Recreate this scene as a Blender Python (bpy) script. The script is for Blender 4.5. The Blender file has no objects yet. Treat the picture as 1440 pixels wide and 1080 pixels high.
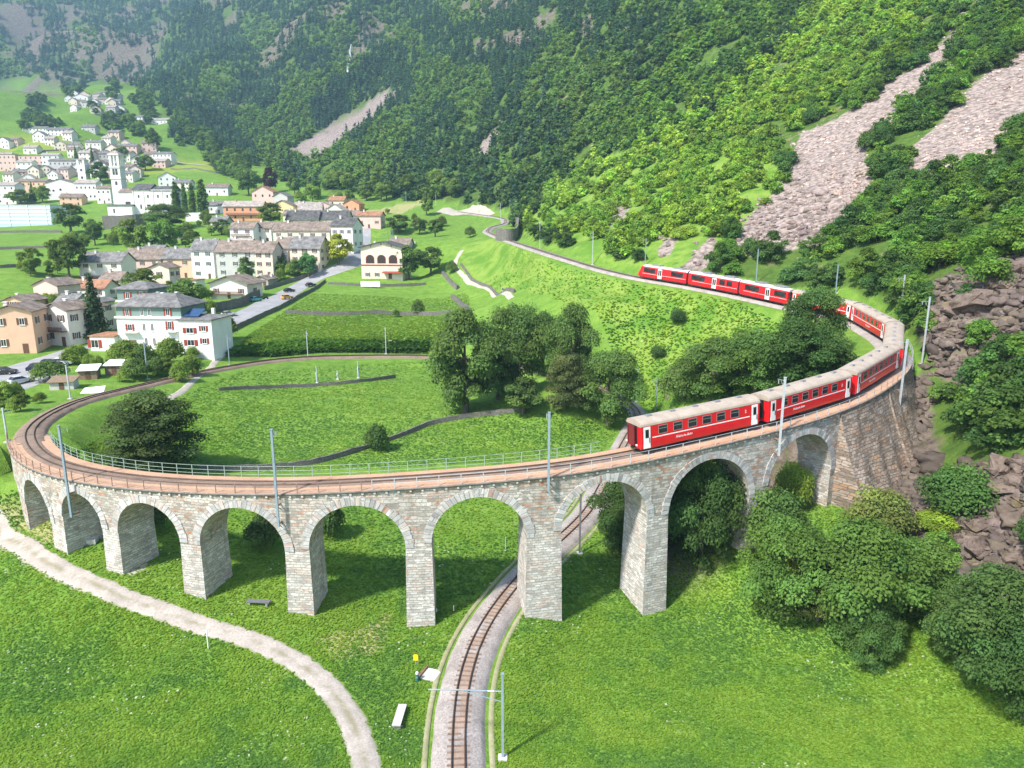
import bpy, bmesh, math, random
import numpy as np
from mathutils import Vector, Matrix
random.seed(11); rng = np.random.default_rng(11)
SC = bpy.context.scene; COL = SC.collection
R = math.radians
# ------------------------------------------------------------------ camera model (metres)
F = 1000.0; CH = 38.0; CS, SN = math.cos(R(12.5)), math.sin(R(12.5))
def ray(u, v):
    x = (u-720)/F; w = (v-540)/F
    return np.array([x, CS-w*SN, -SN-w*CS])
def at(u, v, t):
    p = ray(u, v)*t; p[2] += CH
    return p
def atz(u, v, z):
    d = ray(u, v); return at(u, v, (z-CH)/d[2])
def proj(x, y, z):
    z = z-CH; d = y*CS-z*SN
    d = np.where(np.abs(d) < .5, .5, d)
    return 720+F*x/d, 540-F*(y*SN+z*CS)/d, d
# ------------------------------------------------------------------ mesh builder
class MB:
    def __init__(s): s.v = []; s.f = []; s.uv = []; s.has_uv = False
    def add(s, verts, faces, uvs=None):
        o = len(s.v); s.v.extend([tuple(map(float, p)) for p in verts])
        for i, f in enumerate(faces):
            s.f.append(tuple(o+k for k in f))
            if uvs is not None: s.has_uv = True; s.uv.append(uvs[i])
            else: s.uv.append([(0, 0)]*len(f))
        return s
    def quad(s, a, b, c, d, uv=None): return s.add([a, b, c, d], [(0, 1, 2, 3)], None if uv is None else [uv])
    def box(s, x0, x1, y0, y1, z0, z1):
        v = [(x, y, z) for z in (z0, z1) for y in (y0, y1) for x in (x0, x1)]
        return s.add(v, [(0, 2, 3, 1), (4, 5, 7, 6), (0, 1, 5, 4), (2, 6, 7, 3), (0, 4, 6, 2), (1, 3, 7, 5)])
    def obox(s, p, q, w, h, up=(0, 0, 1)):          # beam from p to q, width w, height h
        p = Vector(p); q = Vector(q); d = (q-p).normalized(); u = Vector(up)
        r = d.cross(u)
        if r.length < 1e-4: r = d.cross(Vector((0, 1, 0)))
        r.normalize(); n = r.cross(d)
        v = [e+r*a*w/2+n*b*h/2 for e in (p, q) for a, b in ((-1, -1), (1, -1), (1, 1), (-1, 1))]
        return s.add(v, [(0, 1, 2, 3), (7, 6, 5, 4), (0, 4, 5, 1), (1, 5, 6, 2), (2, 6, 7, 3), (3, 7, 4, 0)])
    def tube(s, pts, rad, n=8, cap=True):
        pts = [Vector(p) for p in pts]; m = len(pts)
        rad = [rad]*m if np.isscalar(rad) else rad
        ref = Vector((.31, .87, .21)); vs = []
        for i, p in enumerate(pts):
            d = (pts[min(i+1, m-1)]-pts[max(i-1, 0)]).normalized()
            a = d.cross(ref).normalized(); b = d.cross(a)
            for k in range(n):
                t = 2*math.pi*k/n; vs.append(p+(a*math.cos(t)+b*math.sin(t))*rad[i])
        fs = [(i*n+k, i*n+(k+1) % n, (i+1)*n+(k+1) % n, (i+1)*n+k) for i in range(m-1) for k in range(n)]
        if cap: fs += [tuple(range(n))[::-1], tuple((m-1)*n+k for k in range(n))]
        return s.add(vs, fs)
    def prism(s, poly, y0, y1, axis='y'):           # poly in (x,z), extruded along y (or (y,z) along x)
        n = len(poly)
        if axis == 'y': v = [(a, y0, b) for a, b in poly]+[(a, y1, b) for a, b in poly]
        else: v = [(y0, a, b) for a, b in poly]+[(y1, a, b) for a, b in poly]
        return s.add(v, [tuple(range(n)), tuple(range(2*n-1, n-1, -1))]+[((k+1) % n, k, n+k, n+(k+1) % n) for k in range(n)])
    def mesh(s, name, mat, smooth=False):
        me = bpy.data.meshes.new(name); me.from_pydata(s.v, [], s.f)
        if s.has_uv:
            ul = me.uv_layers.new(name='UVMap')
            ul.data.foreach_set('uv', np.array([c for f in s.uv for p in f for c in p], dtype=np.float32))
        for m in (mat if isinstance(mat, (list, tuple)) else [mat]): me.materials.append(m)
        bm = bmesh.new(); bm.from_mesh(me); bmesh.ops.recalc_face_normals(bm, faces=bm.faces); bm.to_mesh(me); bm.free()
        if smooth: me.polygons.foreach_set('use_smooth', [True]*len(me.polygons))
        return me
    def build(s, name, mat, parent=None, smooth=False): return link(name, s.mesh(name, mat, smooth), parent)
def link(name, data, parent=None):
    o = bpy.data.objects.new(name, data); COL.objects.link(o)
    if parent: o.parent = parent
    return o
def tag(o, label=None, cat=None, group=None, kind=None):
    for k, v in (('label', label), ('category', cat), ('group', group), ('kind', kind)):
        if v: o[k] = v
    return o
def empty(name, label, cat, loc=(0, 0, 0), rz=0, group=None):
    o = link(name, None); o.location = loc; o.rotation_euler = (0, 0, rz); o.empty_display_size = .3
    return tag(o, label, cat, group)
KIDS = {}
def part(name, data, parent, loc=None):
    o = link(name, data, parent)
    if loc is not None: o.location = loc
    KIDS.setdefault(parent.name, []).append(o); return o
def copy_tree(o, parent=None):
    c = o.copy(); COL.objects.link(c)
    if parent: c.parent = parent; KIDS.setdefault(parent.name, []).append(c)
    for ch in list(KIDS.get(o.name, [])): copy_tree(ch, c)
    return c
def np_mesh(name, verts, faces, mat, attr=None, smooth=False):   # all quads or all tris, numpy arrays
    me = bpy.data.meshes.new(name); k = faces.shape[1]
    me.vertices.add(len(verts)); me.vertices.foreach_set('co', np.ascontiguousarray(verts, dtype=np.float32).ravel())
    me.loops.add(faces.size); me.loops.foreach_set('vertex_index', np.ascontiguousarray(faces, dtype=np.int32).ravel())
    me.polygons.add(len(faces)); me.polygons.foreach_set('loop_start', np.arange(0, faces.size, k, dtype=np.int32))
    me.polygons.foreach_set('loop_total', np.full(len(faces), k, dtype=np.int32))
    if smooth: me.polygons.foreach_set('use_smooth', np.ones(len(faces), dtype=bool))
    for nm, dom, arr in (attr or []):
        a = me.attributes.new(nm, 'FLOAT_COLOR', dom); a.data.foreach_set('color', np.ascontiguousarray(arr, dtype=np.float32).ravel())
    me.update(calc_edges=True); me.materials.append(mat); return me
# ------------------------------------------------------------------ materials
class NT:
    def __init__(s, name):
        s.m = bpy.data.materials.new(name); s.m.use_nodes = True; s.t = s.m.node_tree; s.t.nodes.clear()
        s.out = s.n('ShaderNodeOutputMaterial')
    def n(s, typ, **kw):
        nd = s.t.nodes.new(typ)
        for k, v in kw.items():
            if k.startswith('i_'):
                key = k[2:].replace('_', ' ')
                key = int(key) if key.isdigit() else key
                if hasattr(v, 'links') or isinstance(v, bpy.types.NodeSocket): s.t.links.new(v, nd.inputs[key])
                else: nd.inputs[key].default_value = v
            else: setattr(nd, k, v)
        return nd
    def l(s, a, b): s.t.links.new(a, b)
    def noise(s, vec, scale, detail=4, rough=.55):
        nd = s.n('ShaderNodeTexNoise', i_Scale=scale, i_Detail=detail, i_Roughness=rough)
        if vec is not None: s.l(vec, nd.inputs['Vector'])
        return nd.outputs['Fac']
    def ramp(s, fac, stops, interp='LINEAR'):
        r = s.n('ShaderNodeValToRGB'); s.l(fac, r.inputs[0]); cr = r.color_ramp; cr.interpolation = interp
        while len(cr.elements) < len(stops): cr.elements.new(.5)
        for e, (p, c) in zip(cr.elements, stops): e.position = p; e.color = (*c, 1) if len(c) == 3 else c
        return r.outputs['Color']
    def val(s, fac, a, b, lo=0., hi=1.):
        r = s.n('ShaderNodeMapRange', i_1=a, i_2=b, i_3=lo, i_4=hi); s.l(fac, r.inputs[0]); return r.outputs[0]
    def mix(s, fac, a, b, mode='MIX'):
        m = s.n('ShaderNodeMix', data_type='RGBA', blend_type=mode)
        for sock, x in ((m.inputs[0], fac), (m.inputs[6], a), (m.inputs[7], b)):
            if isinstance(x, bpy.types.NodeSocket): s.l(x, sock)
            elif sock == m.inputs[0]: sock.default_value = x
            else: sock.default_value = (*x, 1) if len(x) == 3 else x
        return m.outputs[2]
    def math(s, op, a, b=0.):
        m = s.n('ShaderNodeMath', operation=op)
        for i, x in enumerate((a, b)):
            if isinstance(x, bpy.types.NodeSocket): s.l(x, m.inputs[i])
            else: m.inputs[i].default_value = x
        return m.outputs[0]
    def bsdf(s, col, rough=.8, bump=None, strength=.5, dist=.1, spec=.3, metal=0.):
        b = s.n('ShaderNodeBsdfPrincipled'); b.inputs['Metallic'].default_value = metal
        b.inputs['Specular IOR Level'].default_value = spec
        for sock, x in ((b.inputs['Base Color'], col), (b.inputs['Roughness'], rough)):
            if isinstance(x, bpy.types.NodeSocket): s.l(x, sock)
            elif isinstance(x, (tuple, list)): sock.default_value = (*x, 1)
            else: sock.default_value = x
        if bump is not None:
            bp = s.n('ShaderNodeBump', i_Strength=strength, i_Distance=dist); s.l(bump, bp.inputs['Height']); s.l(bp.outputs[0], b.inputs['Normal'])
        s.l(b.outputs[0], s.out.inputs[0]); return s.m
    def obj(s): return s.n('ShaderNodeTexCoord').outputs['Object']
    def pos(s): return s.n('ShaderNodeNewGeometry').outputs['Position']
    def uv(s): return s.n('ShaderNodeTexCoord').outputs['UV']
MAT = {}
def plain(name, col, rough=.6, var=.12, scale=3., spec=.3, metal=0., bump=0.):
    if name in MAT: return MAT[name]
    t = NT(name); p = t.pos(); f = t.noise(p, scale, 5)
    c = t.mix(t.val(f, .3, .7), tuple(x*(1-var) for x in col), tuple(min(1, x*(1+var)) for x in col))
    MAT[name] = t.bsdf(c, rough, f if bump else None, bump, .05, spec, metal); return MAT[name]
def masonry(name, c1, c2, mortar, red, bw, rh, redness=.35, bump=.6, squash=.0, streak=.45):
    t = NT(name); uv = t.uv(); wob = t.n('ShaderNodeTexNoise', i_Scale=1.1, i_Detail=3)
    t.l(uv, wob.inputs['Vector'])
    sub = t.n('ShaderNodeVectorMath', operation='SUBTRACT', i_0=wob.outputs['Color'], i_1=(.5, .5, .5))
    sc = t.n('ShaderNodeVectorMath', operation='SCALE', i_0=sub.outputs[0]); sc.inputs['Scale'].default_value = .20+squash
    ad0 = t.n('ShaderNodeVectorMath', operation='ADD', i_0=uv, i_1=sc.outputs[0])
    mq = t.n('ShaderNodeMapping'); mq.inputs['Scale'].default_value = (.06, 1.1, 1); t.l(uv, mq.inputs[0]); cw_ = t.noise(mq.outputs[0], 1., 2, .5); mr_ = t.n('ShaderNodeMapping'); mr_.inputs['Scale'].default_value = (.8, 3.4, 1); t.l(uv, mr_.inputs[0]); cu_ = t.noise(mr_.outputs[0], 1., 1, .5)
    cx_ = t.n('ShaderNodeCombineXYZ', i_0=t.math('MULTIPLY', cu_, .9), i_1=t.math('MULTIPLY', cw_, .62)); ad = t.n('ShaderNodeVectorMath', operation='ADD', i_0=ad0.outputs[0], i_1=cx_.outputs[0])
    def brick(off):
        b = t.n('ShaderNodeTexBrick', offset=.5, i_Scale=1., i_Mortar_Size=.03, i_Mortar_Smooth=.4, i_Bias=0.)
        b.inputs['Brick Width'].default_value = bw; b.inputs['Row Height'].default_value = rh
        b.inputs['Color1'].default_value = (0, 0, 0, 1); b.inputs['Color2'].default_value = (1, 1, 1, 1); b.inputs['Mortar'].default_value = (.5, .5, .5, 1)
        t.l(ad.outputs[0], b.inputs['Vector']); return b
    b = brick(0); rnd = b.outputs['Color']; fac = b.outputs['Fac']
    n1 = t.noise(uv, 5, 6, .65); n2 = t.noise(uv, .35, 4, .6); n3 = t.noise(uv, .9, 3, .6)
    col = t.mix(rnd, c1, c2)
    col = t.mix(t.val(n1, .3, .75, 0, .55), col, tuple(x*.55 for x in c1))
    redf = t.math('MULTIPLY', t.val(rnd, .62, .8), t.val(n2, .42, .62, 0, redness*2))
    col = t.mix(redf, col, red)
    dark = t.math('MULTIPLY', t.val(n3, .5, .72), .45)
    col = t.mix(dark, col, (.17, .155, .14))
    mp = t.n('ShaderNodeMapping'); mp.inputs['Scale'].default_value = (1.3, .10, 1); t.l(uv, mp.inputs[0]); stk = t.noise(mp.outputs[0], 1., 4, .6)
    col = t.mix(t.val(stk, .55, .72, 0, streak), col, (.14, .125, .10)); col = t.mix(t.val(stk, .30, .42, streak*.5, 0), col, (.80, .77, .70))
    col = t.mix(t.val(fac, 0, 1, 0, .75), col, mortar)
    h = t.math('ADD', t.math('MULTIPLY', fac, -1.), t.math('ADD', t.math('MULTIPLY', n1, .7), t.math('MULTIPLY', rnd, .35)))
    MAT[name] = t.bsdf(col, .9, h, bump, .06, .15); return MAT[name]
masonry('viaduct_stone', (.42, .39, .35), (.90, .87, .81), (.20, .185, .165), (.40, .21, .125), .60, .27, .34)
masonry('viaduct_upper_stone', (.32, .285, .245), (.85, .81, .745), (.20, .185, .165), (.40, .20, .115), .62, .29, .55)
masonry('voussoir', (.36, .35, .34), (.80, .79, .77), (.40, .39, .37), (.34, .17, .10), .5, .3, .5)
masonry('buttress_stone', (.22, .17, .13), (.60, .51, .43), (.05, .04, .032), (.36, .23, .14), .72, .46, .7, 1.0, .22, .06)
masonry('dry_stone', (.20, .19, .17), (.36, .34, .31), (.05, .05, .045), (.20, .17, .10), .45, .22, .5, 1., .1)
def leafmat(name, use_attr):
    t = NT(name)
    if use_attr:
        a = t.n('ShaderNodeAttribute', attribute_name='tint'); base = a.outputs['Color']
    else:
        oi = t.n('ShaderNodeObjectInfo'); a = t.n('ShaderNodeAttribute', attribute_name='tint')
        base = t.mix(1., oi.outputs['Color'], a.outputs['Color'], 'MULTIPLY')
    d = t.n('ShaderNodeBsdfPrincipled', i_Roughness=.55); d.inputs['Specular IOR Level'].default_value = .06; t.l(base, d.inputs['Base Color'])
    tr = t.n('ShaderNodeBsdfTranslucent'); t.l(t.mix(1., base, (1.25, 1.2, .5), 'MULTIPLY'), tr.inputs['Color'])
    m = t.n('ShaderNodeMixShader'); m.inputs[0].default_value = .45; t.l(d.outputs[0], m.inputs[1]); t.l(tr.outputs[0], m.inputs[2])
    t.l(m.outputs[0], t.out.inputs[0]); MAT[name] = t.m
leafmat('leaf_of_tree', False); leafmat('leaf_of_mass', True)
# ------------------------------------------------------------------ railway centre line (x, y, rail top) every 4 m
KN = np.array([(-3.98,45.30,-1.20),(-4.23,49.31,-1.08),(-4.28,53.32,-0.96),(-4.00,57.32,-0.84),(-3.34,61.28,-0.72),(-2.28,65.15,-0.60),(-0.90,68.92,-0.48),(0.70,72.59,-0.36),(2.46,76.20,-0.24),(4.33,79.75,-0.12),(6.30,83.25,0.02),(8.28,86.74,0.19),(10.08,90.32,0.36),(11.57,94.05,0.55),(12.86,97.84,0.73),(14.11,101.66,0.91),(15.37,105.47,1.09),(16.64,109.27,1.27),(17.92,113.08,1.45),(19.19,116.88,1.63),(20.48,120.68,1.81),(21.81,124.47,1.99),(23.11,128.27,2.17),(24.16,132.14,2.35),(24.55,136.12,2.54),(24.14,140.11,2.72),(23.08,143.97,2.91),(21.60,147.70,3.11),(19.94,151.36,3.31),(18.17,154.96,3.51),(16.08,158.38,3.70),(13.56,161.50,3.88),(10.78,164.39,4.06),(7.92,167.21,4.23),(4.96,169.92,4.41),(1.77,172.35,4.57),(-1.63,174.48,4.73),(-5.14,176.43,4.89),(-8.76,178.14,5.04),(-12.56,179.44,5.19),(-16.48,180.29,5.33),(-20.46,180.73,5.48),(-24.47,180.56,5.64),(-28.41,179.81,5.82),(-32.28,178.78,6.00),(-36.14,177.66,6.18),(-39.96,176.44,6.36),(-43.72,175.05,6.54),(-47.36,173.35,6.72),(-50.77,171.24,6.91),(-53.91,168.74,7.09),(-56.65,165.82,7.27),(-58.94,162.53,7.45),(-60.88,159.02,7.63),(-62.58,155.39,7.81),(-64.08,151.67,7.99),(-65.40,147.88,8.18),(-66.57,144.04,8.36),(-67.62,140.16,8.54),(-68.56,136.26,8.72),(-69.44,132.35,8.90),(-70.34,128.44,9.08),(-71.27,124.53,9.26),(-72.05,120.60,9.44),(-72.39,116.60,9.62),(-72.20,112.60,9.80),(-71.57,108.64,9.98),(-70.63,104.74,10.16),(-69.40,100.92,10.35),(-67.85,97.22,10.53),(-65.96,93.68,10.71),(-63.78,90.31,10.89),(-61.38,87.10,11.07),(-58.80,84.03,11.25),(-56.03,81.13,11.43),(-53.03,78.46,11.61),(-49.80,76.08,11.79),(-46.36,74.02,11.97),(-42.76,72.24,12.15),(-39.05,70.73,12.33),(-35.23,69.50,12.51),(-31.34,68.52,12.69),(-27.40,67.73,12.88),(-23.43,67.17,13.06),(-19.43,66.91,13.24),(-15.41,66.92,13.42),(-11.41,67.09,13.60),(-7.40,67.39,13.78),(-3.41,67.79,13.96),(0.56,68.34,14.14),(4.50,69.12,14.32),(8.35,70.24,14.50),(12.11,71.64,14.70),(15.82,73.18,14.94),(19.51,74.74,15.21),(23.19,76.34,15.51),(26.84,78.00,15.80),(30.45,79.76,16.09),(33.96,81.71,16.38),(37.33,83.88,16.67),(40.58,86.24,16.96),(43.66,88.81,17.25),(46.58,91.56,17.54),(49.37,94.44,17.82),(52.02,97.46,18.11),(54.47,100.63,18.40),(56.69,103.97,18.69),(58.63,107.49,18.98),(60.25,111.15,19.27),(61.53,114.96,19.56),(62.44,118.86,19.85),(63.02,122.83,20.14),(63.35,126.83,20.43),(63.30,130.84,20.72),(62.55,134.77,21.02),(61.13,138.52,21.31),(59.42,142.16,21.60),(57.67,145.77,21.88),(55.92,149.38,22.17),(54.18,152.99,22.46),(52.40,156.59,22.75),(50.53,160.14,23.04),(48.50,163.60,23.33),(46.33,166.97,23.62),(44.08,170.30,23.91),(41.73,173.55,24.20),(39.23,176.69,24.48),(36.63,179.75,24.77),(34.06,182.83,25.06),(31.71,186.08,25.37),(29.65,189.52,25.69),(27.77,193.07,26.01),(25.93,196.63,26.34),(24.06,200.19,26.71),(22.15,203.71,27.15),(20.18,207.21,27.64),(18.19,210.69,28.17),(16.21,214.18,28.68),(14.43,217.78,29.14),(13.08,221.55,29.48),(12.15,225.45,29.68),(11.41,229.40,29.83),(10.69,233.35,29.98),(9.95,237.29,30.13),(9.20,241.23,30.29),(8.44,245.17,30.44),(7.69,249.11,30.60),(6.93,253.06,30.76),(6.18,257.00,30.91),(5.42,260.94,31.07),(4.64,264.87,31.24),(3.82,268.80,31.43),(2.98,272.72,31.62),(2.13,276.65,31.82),(1.28,280.57,32.02),(0.43,284.49,32.22),(-0.42,288.41,32.42),(-1.27,292.33,32.62),(-2.11,296.26,32.82),(-2.96,300.18,33.02),(-3.81,304.10,33.22),(-4.66,308.02,33.41),(-5.50,311.95,33.62),(-6.35,315.87,33.84),(-7.19,319.79,34.10),(-8.03,323.72,34.38),(-8.87,327.64,34.68),(-9.73,331.56,34.98),(-10.59,335.48,35.27),(-11.35,339.42,35.57),(-11.78,343.41,35.88),(-11.80,347.42,36.20),(-11.58,351.42,36.52),(-11.32,355.43,36.85),(-11.07,359.43,37.17),(-10.74,363.43,37.50),(-10.10,367.39,37.83),(-9.09,371.27,38.16),(-7.85,375.09,38.50),(-6.55,378.88,38.83),(-5.30,382.70,39.16),(-4.32,386.59,39.52),(-3.79,390.56,39.91),(-3.65,394.57,40.33),(-3.63,398.59,40.76),(-3.60,402.60,41.19),(-3.62,406.61,41.60),(-3.90,410.61,41.98),(-4.57,414.57,42.30),(-5.50,418.47,42.57),(-6.48,422.36,42.83),(-7.47,426.25,43.10),(-8.64,430.09,43.37),(-10.13,433.81,43.66),(-11.91,437.41,43.95),(-13.79,440.95,44.24),(-15.68,444.49,44.54),(-17.55,448.04,44.83),(-19.41,451.60,45.13),(-21.28,455.15,45.42),(-23.14,458.70,45.72),(-25.00,462.26,46.01),(-26.87,465.81,46.30),(-28.73,469.36,46.60),(-30.60,472.92,46.89),(-32.46,476.47,47.19),(-34.33,480.03,47.48),(-36.19,483.58,47.78)])
def resample(p, d):
    s_ = np.r_[0, np.cumsum(np.linalg.norm(np.diff(p[:, :2], axis=0), axis=1))]
    q = np.arange(0, s_[-1], d)
    return np.stack([np.interp(q, s_, p[:, k]) for k in range(3)], 1)
def catmull(p, n=8):
    e = np.concatenate([[2*p[0]-p[1]], p, [2*p[-1]-p[-2]]]); out = []
    for i in range(1, len(e)-2):
        for k in range(n):
            t = k/n
            out.append(.5*((2*e[i])+(-e[i-1]+e[i+1])*t+(2*e[i-1]-5*e[i]+4*e[i+1]-e[i+2])*t*t+(-e[i-1]+3*e[i]-3*e[i+1]+e[i+2])*t**3))
    out.append(e[-2]); return np.array(out)
TR = resample(catmull(np.concatenate([[KN[0]+(KN[0]-KN[1])*2.5], KN])), .5)     # index 20 = first knot
S0 = 10.0
def trk(S, off=0., dz=0.):                          # point on the line at chainage S, off = metres to its outer (right hand) side
    i = np.clip((np.asarray(S, float)+S0)/.5, 1, len(TR)-2); k = i.astype(int); f = (i-k)[..., None]
    p = TR[k]*(1-f)+TR[np.minimum(k+1, len(TR)-1)]*f
    d = TR[np.minimum(k+4, len(TR)-1)]-TR[np.maximum(k-4, 0)]; d = d[..., :2]/np.linalg.norm(d[..., :2], axis=-1, keepdims=True)
    q = p.copy(); q[..., 0] += d[..., 1]*off; q[..., 1] -= d[..., 0]*off; q[..., 2] += dz
    return q
def trk_dir(S):
    a = trk(S+.5)-trk(S-.5); return a/np.linalg.norm(a)
SMAX = .5*len(TR)-S0-1
VA, VB = 286., 425.                                   # chainage where the viaduct begins and ends
# ------------------------------------------------------------------ ground
ctrl = []
def Z(*pts): ctrl.extend(atz(u, v, z) for u, v, z in pts)
def T(*pts): ctrl.extend(at(u, v, t) for u, v, t in pts)
Z((0, 760, .8), (0, 900, 0), (0, 1080, -.5), (250, 1080, -1), (250, 900, -.3), (480, 1000, -1.2), (520, 1080, -1.3), (800, 1000, -2.2), (900, 1080, -2.5),
  (1100, 950, -2.6), (1250, 1080, -2), (760, 940, -1.9), (150, 832, 1.8), (-300, 800, 1), (-300, 1080, 0), (587, 892, -1.6), (415, 873, 0), (260, 843, 1.),
  (148, 801, 2.1), (72, 752, 3.1), (33, 704, 4.2), (765, 893, -2.2), (930, 868, -3.2), (1030, 835, -2.), (1000, 815, -1.5), (1180, 930, -2.2), (1350, 1000, -1.2),
  (500, 760, .4), (420, 622, 2.2), (300, 642, 2.6), (150, 602, 7), (600, 602, 2), (500, 532, 5), (700, 622, 1), (830, 612, .6), (450, 565, 3.4), (650, 560, 3.2), (360, 545, 5.5),
  (30, 540, 9), (60, 500, 9.5), (230, 492, 10), (20, 495, 10), (100, 487, 10), (320, 440, 12.5), (360, 425, 14), (440, 395, 16.5), (500, 370, 19), (540, 392, 17.5),
  (310, 420, 13.5), (200, 395, 15.5), (300, 390, 17), (80, 430, 13), (500, 478, 8.6), (330, 485, 9.2), (420, 474, 9.2), (590, 474, 9.0), (500, 441, 11.6), (620, 441, 11.6), (420, 440, 11.8), (500, 420, 13.2), (640, 410, 13.8),
  (600, 395, 15.), (670, 430, 12.5), (10, 600, 9.5), (-60, 640, 8), (95, 552, 9.0))
T((30, 380, 270), (30, 340, 380), (200, 340, 360), (440, 340, 370), (340, 341, 340), (430, 350, 330), (480, 350, 310), (500, 330, 360), (520, 320, 400), (570, 340, 335), (600, 310, 420),
  (620, 352, 305), (650, 370, 290), (700, 390, 258), (740, 402, 236), (850, 432, 172), (850, 480, 150), (820, 545, 141), (800, 577, 133), (950, 520, 130), (1000, 545, 118), (1100, 480, 133), (780, 470, 170), (700, 470, 178), (1120, 520, 112),
  (200, 303, 480), (260, 300, 470), (340, 310, 430), (420, 300, 450), (60, 285, 560), (0, 317, 470), (100, 280, 580), (300, 275, 560), (280, 245, 650), (160, 240, 680), (50, 240, 700),
  (220, 225, 740), (100, 205, 820), (40, 190, 900), (200, 170, 1000), (120, 150, 1120), (40, 150, 1100), (220, 150, 1150), (60, 120, 1450), (150, 115, 1500), (0, 105, 1600),
  (0, 50, 2000), (0, 0, 2500), (200, 50, 2000), (200, 0, 2500), (300, 60, 1700), (330, 0, 2100), (250, 130, 1350), (300, 100, 1500), (380, 60, 1500), (420, 0, 1650), (260, 200, 960),
  (330, 225, 820), (420, 262, 650), (500, 280, 540), (600, 285, 490), (660, 290, 460), (720, 300, 430), (735, 325, 345), (800, 350, 235), (870, 370, 200), (420, 215, 790), (500, 150, 1000),
  (500, 100, 1120), (500, 50, 1250), (500, 0, 1400), (600, 200, 650), (600, 100, 880), (600, 0, 1150), (700, 250, 500), (700, 150, 660), (700, 0, 950), (800, 300, 290), (800, 200, 430),
  (800, 100, 600), (800, 0, 790), (900, 300, 230), (900, 200, 340), (900, 100, 470), (900, 0, 630), (1000, 350, 185), (1000, 250, 250), (1000, 100, 390), (1000, 0, 500), (1100, 385, 167),
  (1100, 250, 220), (1100, 100, 335), (1100, 0, 420), (1200, 400, 145), (1200, 300, 178), (1200, 200, 222), (1200, 100, 280), (1200, 0, 355), (1320, 400, 122), (1320, 300, 150),
  (1320, 200, 188), (1320, 100, 240), (1320, 0, 310), (1440, 500, 92), (1440, 400, 108), (1440, 300, 130), (1440, 200, 163), (1440, 100, 210), (1440, 0, 275), (1310, 530, 103),
  (1440, 600, 80), (1440, 700, 72), (1310, 650, 86), (1330, 730, 78), (1300, 800, 75), (1440, 800, 66), (1440, 900, 60), (1440, 1000, 55.5), (1130, 740, 81), (1270, 710, 80), (1060, 760, 81), (1200, 740, 79),
  (1700, 0, 230), (1700, 300, 100), (1700, 600, 64), (1700, 900, 49), (1700, 1080, 46), (0, -80, 3100), (400, -80, 2150), (720, -80, 1200), (1000, -80, 640), (1440, -80, 350),
  (-300, 0, 2600), (-300, 150, 1100), (-300, 250, 700), (-300, 350, 340), (-300, 500, 170), (-300, 650, 105), (1700, -80, 300), (-300, -80, 3200))
ctrl += [np.array(p, float) for p in ((60, 0, -2), (-60, 0, -1), (0, 10, -1.8), (150, 0, 25), (-200, 0, 2), (0, -60, -3))]
for S in list(np.arange(-8, 284, 9))+list(np.arange(428, SMAX, 14)):
    ctrl.append(trk(S, 0, -.45))
ctrl = np.array(ctrl)
def rbf_fit(P, zv, k=1.0):
    n = len(P); D = np.sqrt(((P[:, None]-P[None])**2).sum(-1)+4.); A = np.zeros((n+3, n+3)); A[:n, :n] = D-np.eye(n)*k
    A[:n, n] = A[n, :n] = 1; A[:n, n+1:] = P; A[n+1:, :n] = P.T
    return np.linalg.solve(A, np.r_[zv, 0, 0, 0])
W = rbf_fit(ctrl[:, :2], ctrl[:, 2])
def rbf(x, y):
    q = np.stack([x.ravel(), y.ravel()], 1); out = np.empty(len(q)); n = len(ctrl)
    for a in range(0, len(q), 20000):
        s_ = q[a:a+20000]; D = np.sqrt(((s_[:, None]-ctrl[None, :, :2])**2).sum(-1)+4.)
        out[a:a+20000] = D@W[:n]+W[n]+s_@W[n+1:]
    return out.reshape(x.shape)
def vnoise(x, y, seed=0):
    xi = np.floor(x).astype(np.int64); yi = np.floor(y).astype(np.int64); fx = x-xi; fy = y-yi
    fx = fx*fx*(3-2*fx); fy = fy*fy*(3-2*fy)
    def h(a, b):
        n = (a*374761393+b*668265263+seed*1442695041) & 0xffffffff
        n = ((n ^ (n >> 13))*1274126177) & 0xffffffff
        return ((n ^ (n >> 16)) & 0xffff)/65535.
    return (h(xi, yi)*(1-fx)+h(xi+1, yi)*fx)*(1-fy)+(h(xi, yi+1)*(1-fx)+h(xi+1, yi+1)*fx)*fy-.5
def fbm(x, y, sc, oct=4, seed=0):
    r = 0.; a = 1.
    for o in range(oct): r = r+a*vnoise(x/sc*2**o+17.3*o, y/sc*2**o-9.1*o, seed+o); a *= .5
    return r
def axis(lo, d0, d1, hi, st, g):
    a = list(np.arange(d0, d1+.01, st)); s_ = st; b = []
    while (a[-1]+s_) < hi: s_ *= g; a.append(a[-1]+s_)
    s_ = st; c = [d0]
    while c[-1]-s_ > lo: s_ *= g; c.append(c[-1]-s_)
    return np.array(c[:0:-1]+a)
GX = axis(-2600, -92, 105, 1500, 1., 1.045); GY = axis(-80, 30, 240, 4200, 1., 1.028)
XX, YY = np.meshgrid(GX, GY)
UU, VV, DD = proj(XX, YY, 38.)
ZZ = rbf(XX, YY)
rg = np.hypot(XX, YY)
steep = np.clip((ZZ-45)/60, 0, 1)
ZZ = ZZ+steep*fbm(XX, YY, 140., 5, 3)*np.clip(rg*.045, 0, 75)+fbm(XX, YY, 14., 3, 9)*.35
def inpoly(u, v, poly):
    u = np.asarray(u); v = np.asarray(v); r = np.zeros(u.shape, bool); n = len(poly)
    for i in range(n):
        (x1, y1), (x2, y2) = poly[i], poly[(i+1) % n]
        c = ((y1 > v) != (y2 > v)); r ^= c & (u < (x2-x1)*(v-y1)/((y2-y1) or 1e-9)+x1)
    return r
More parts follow.
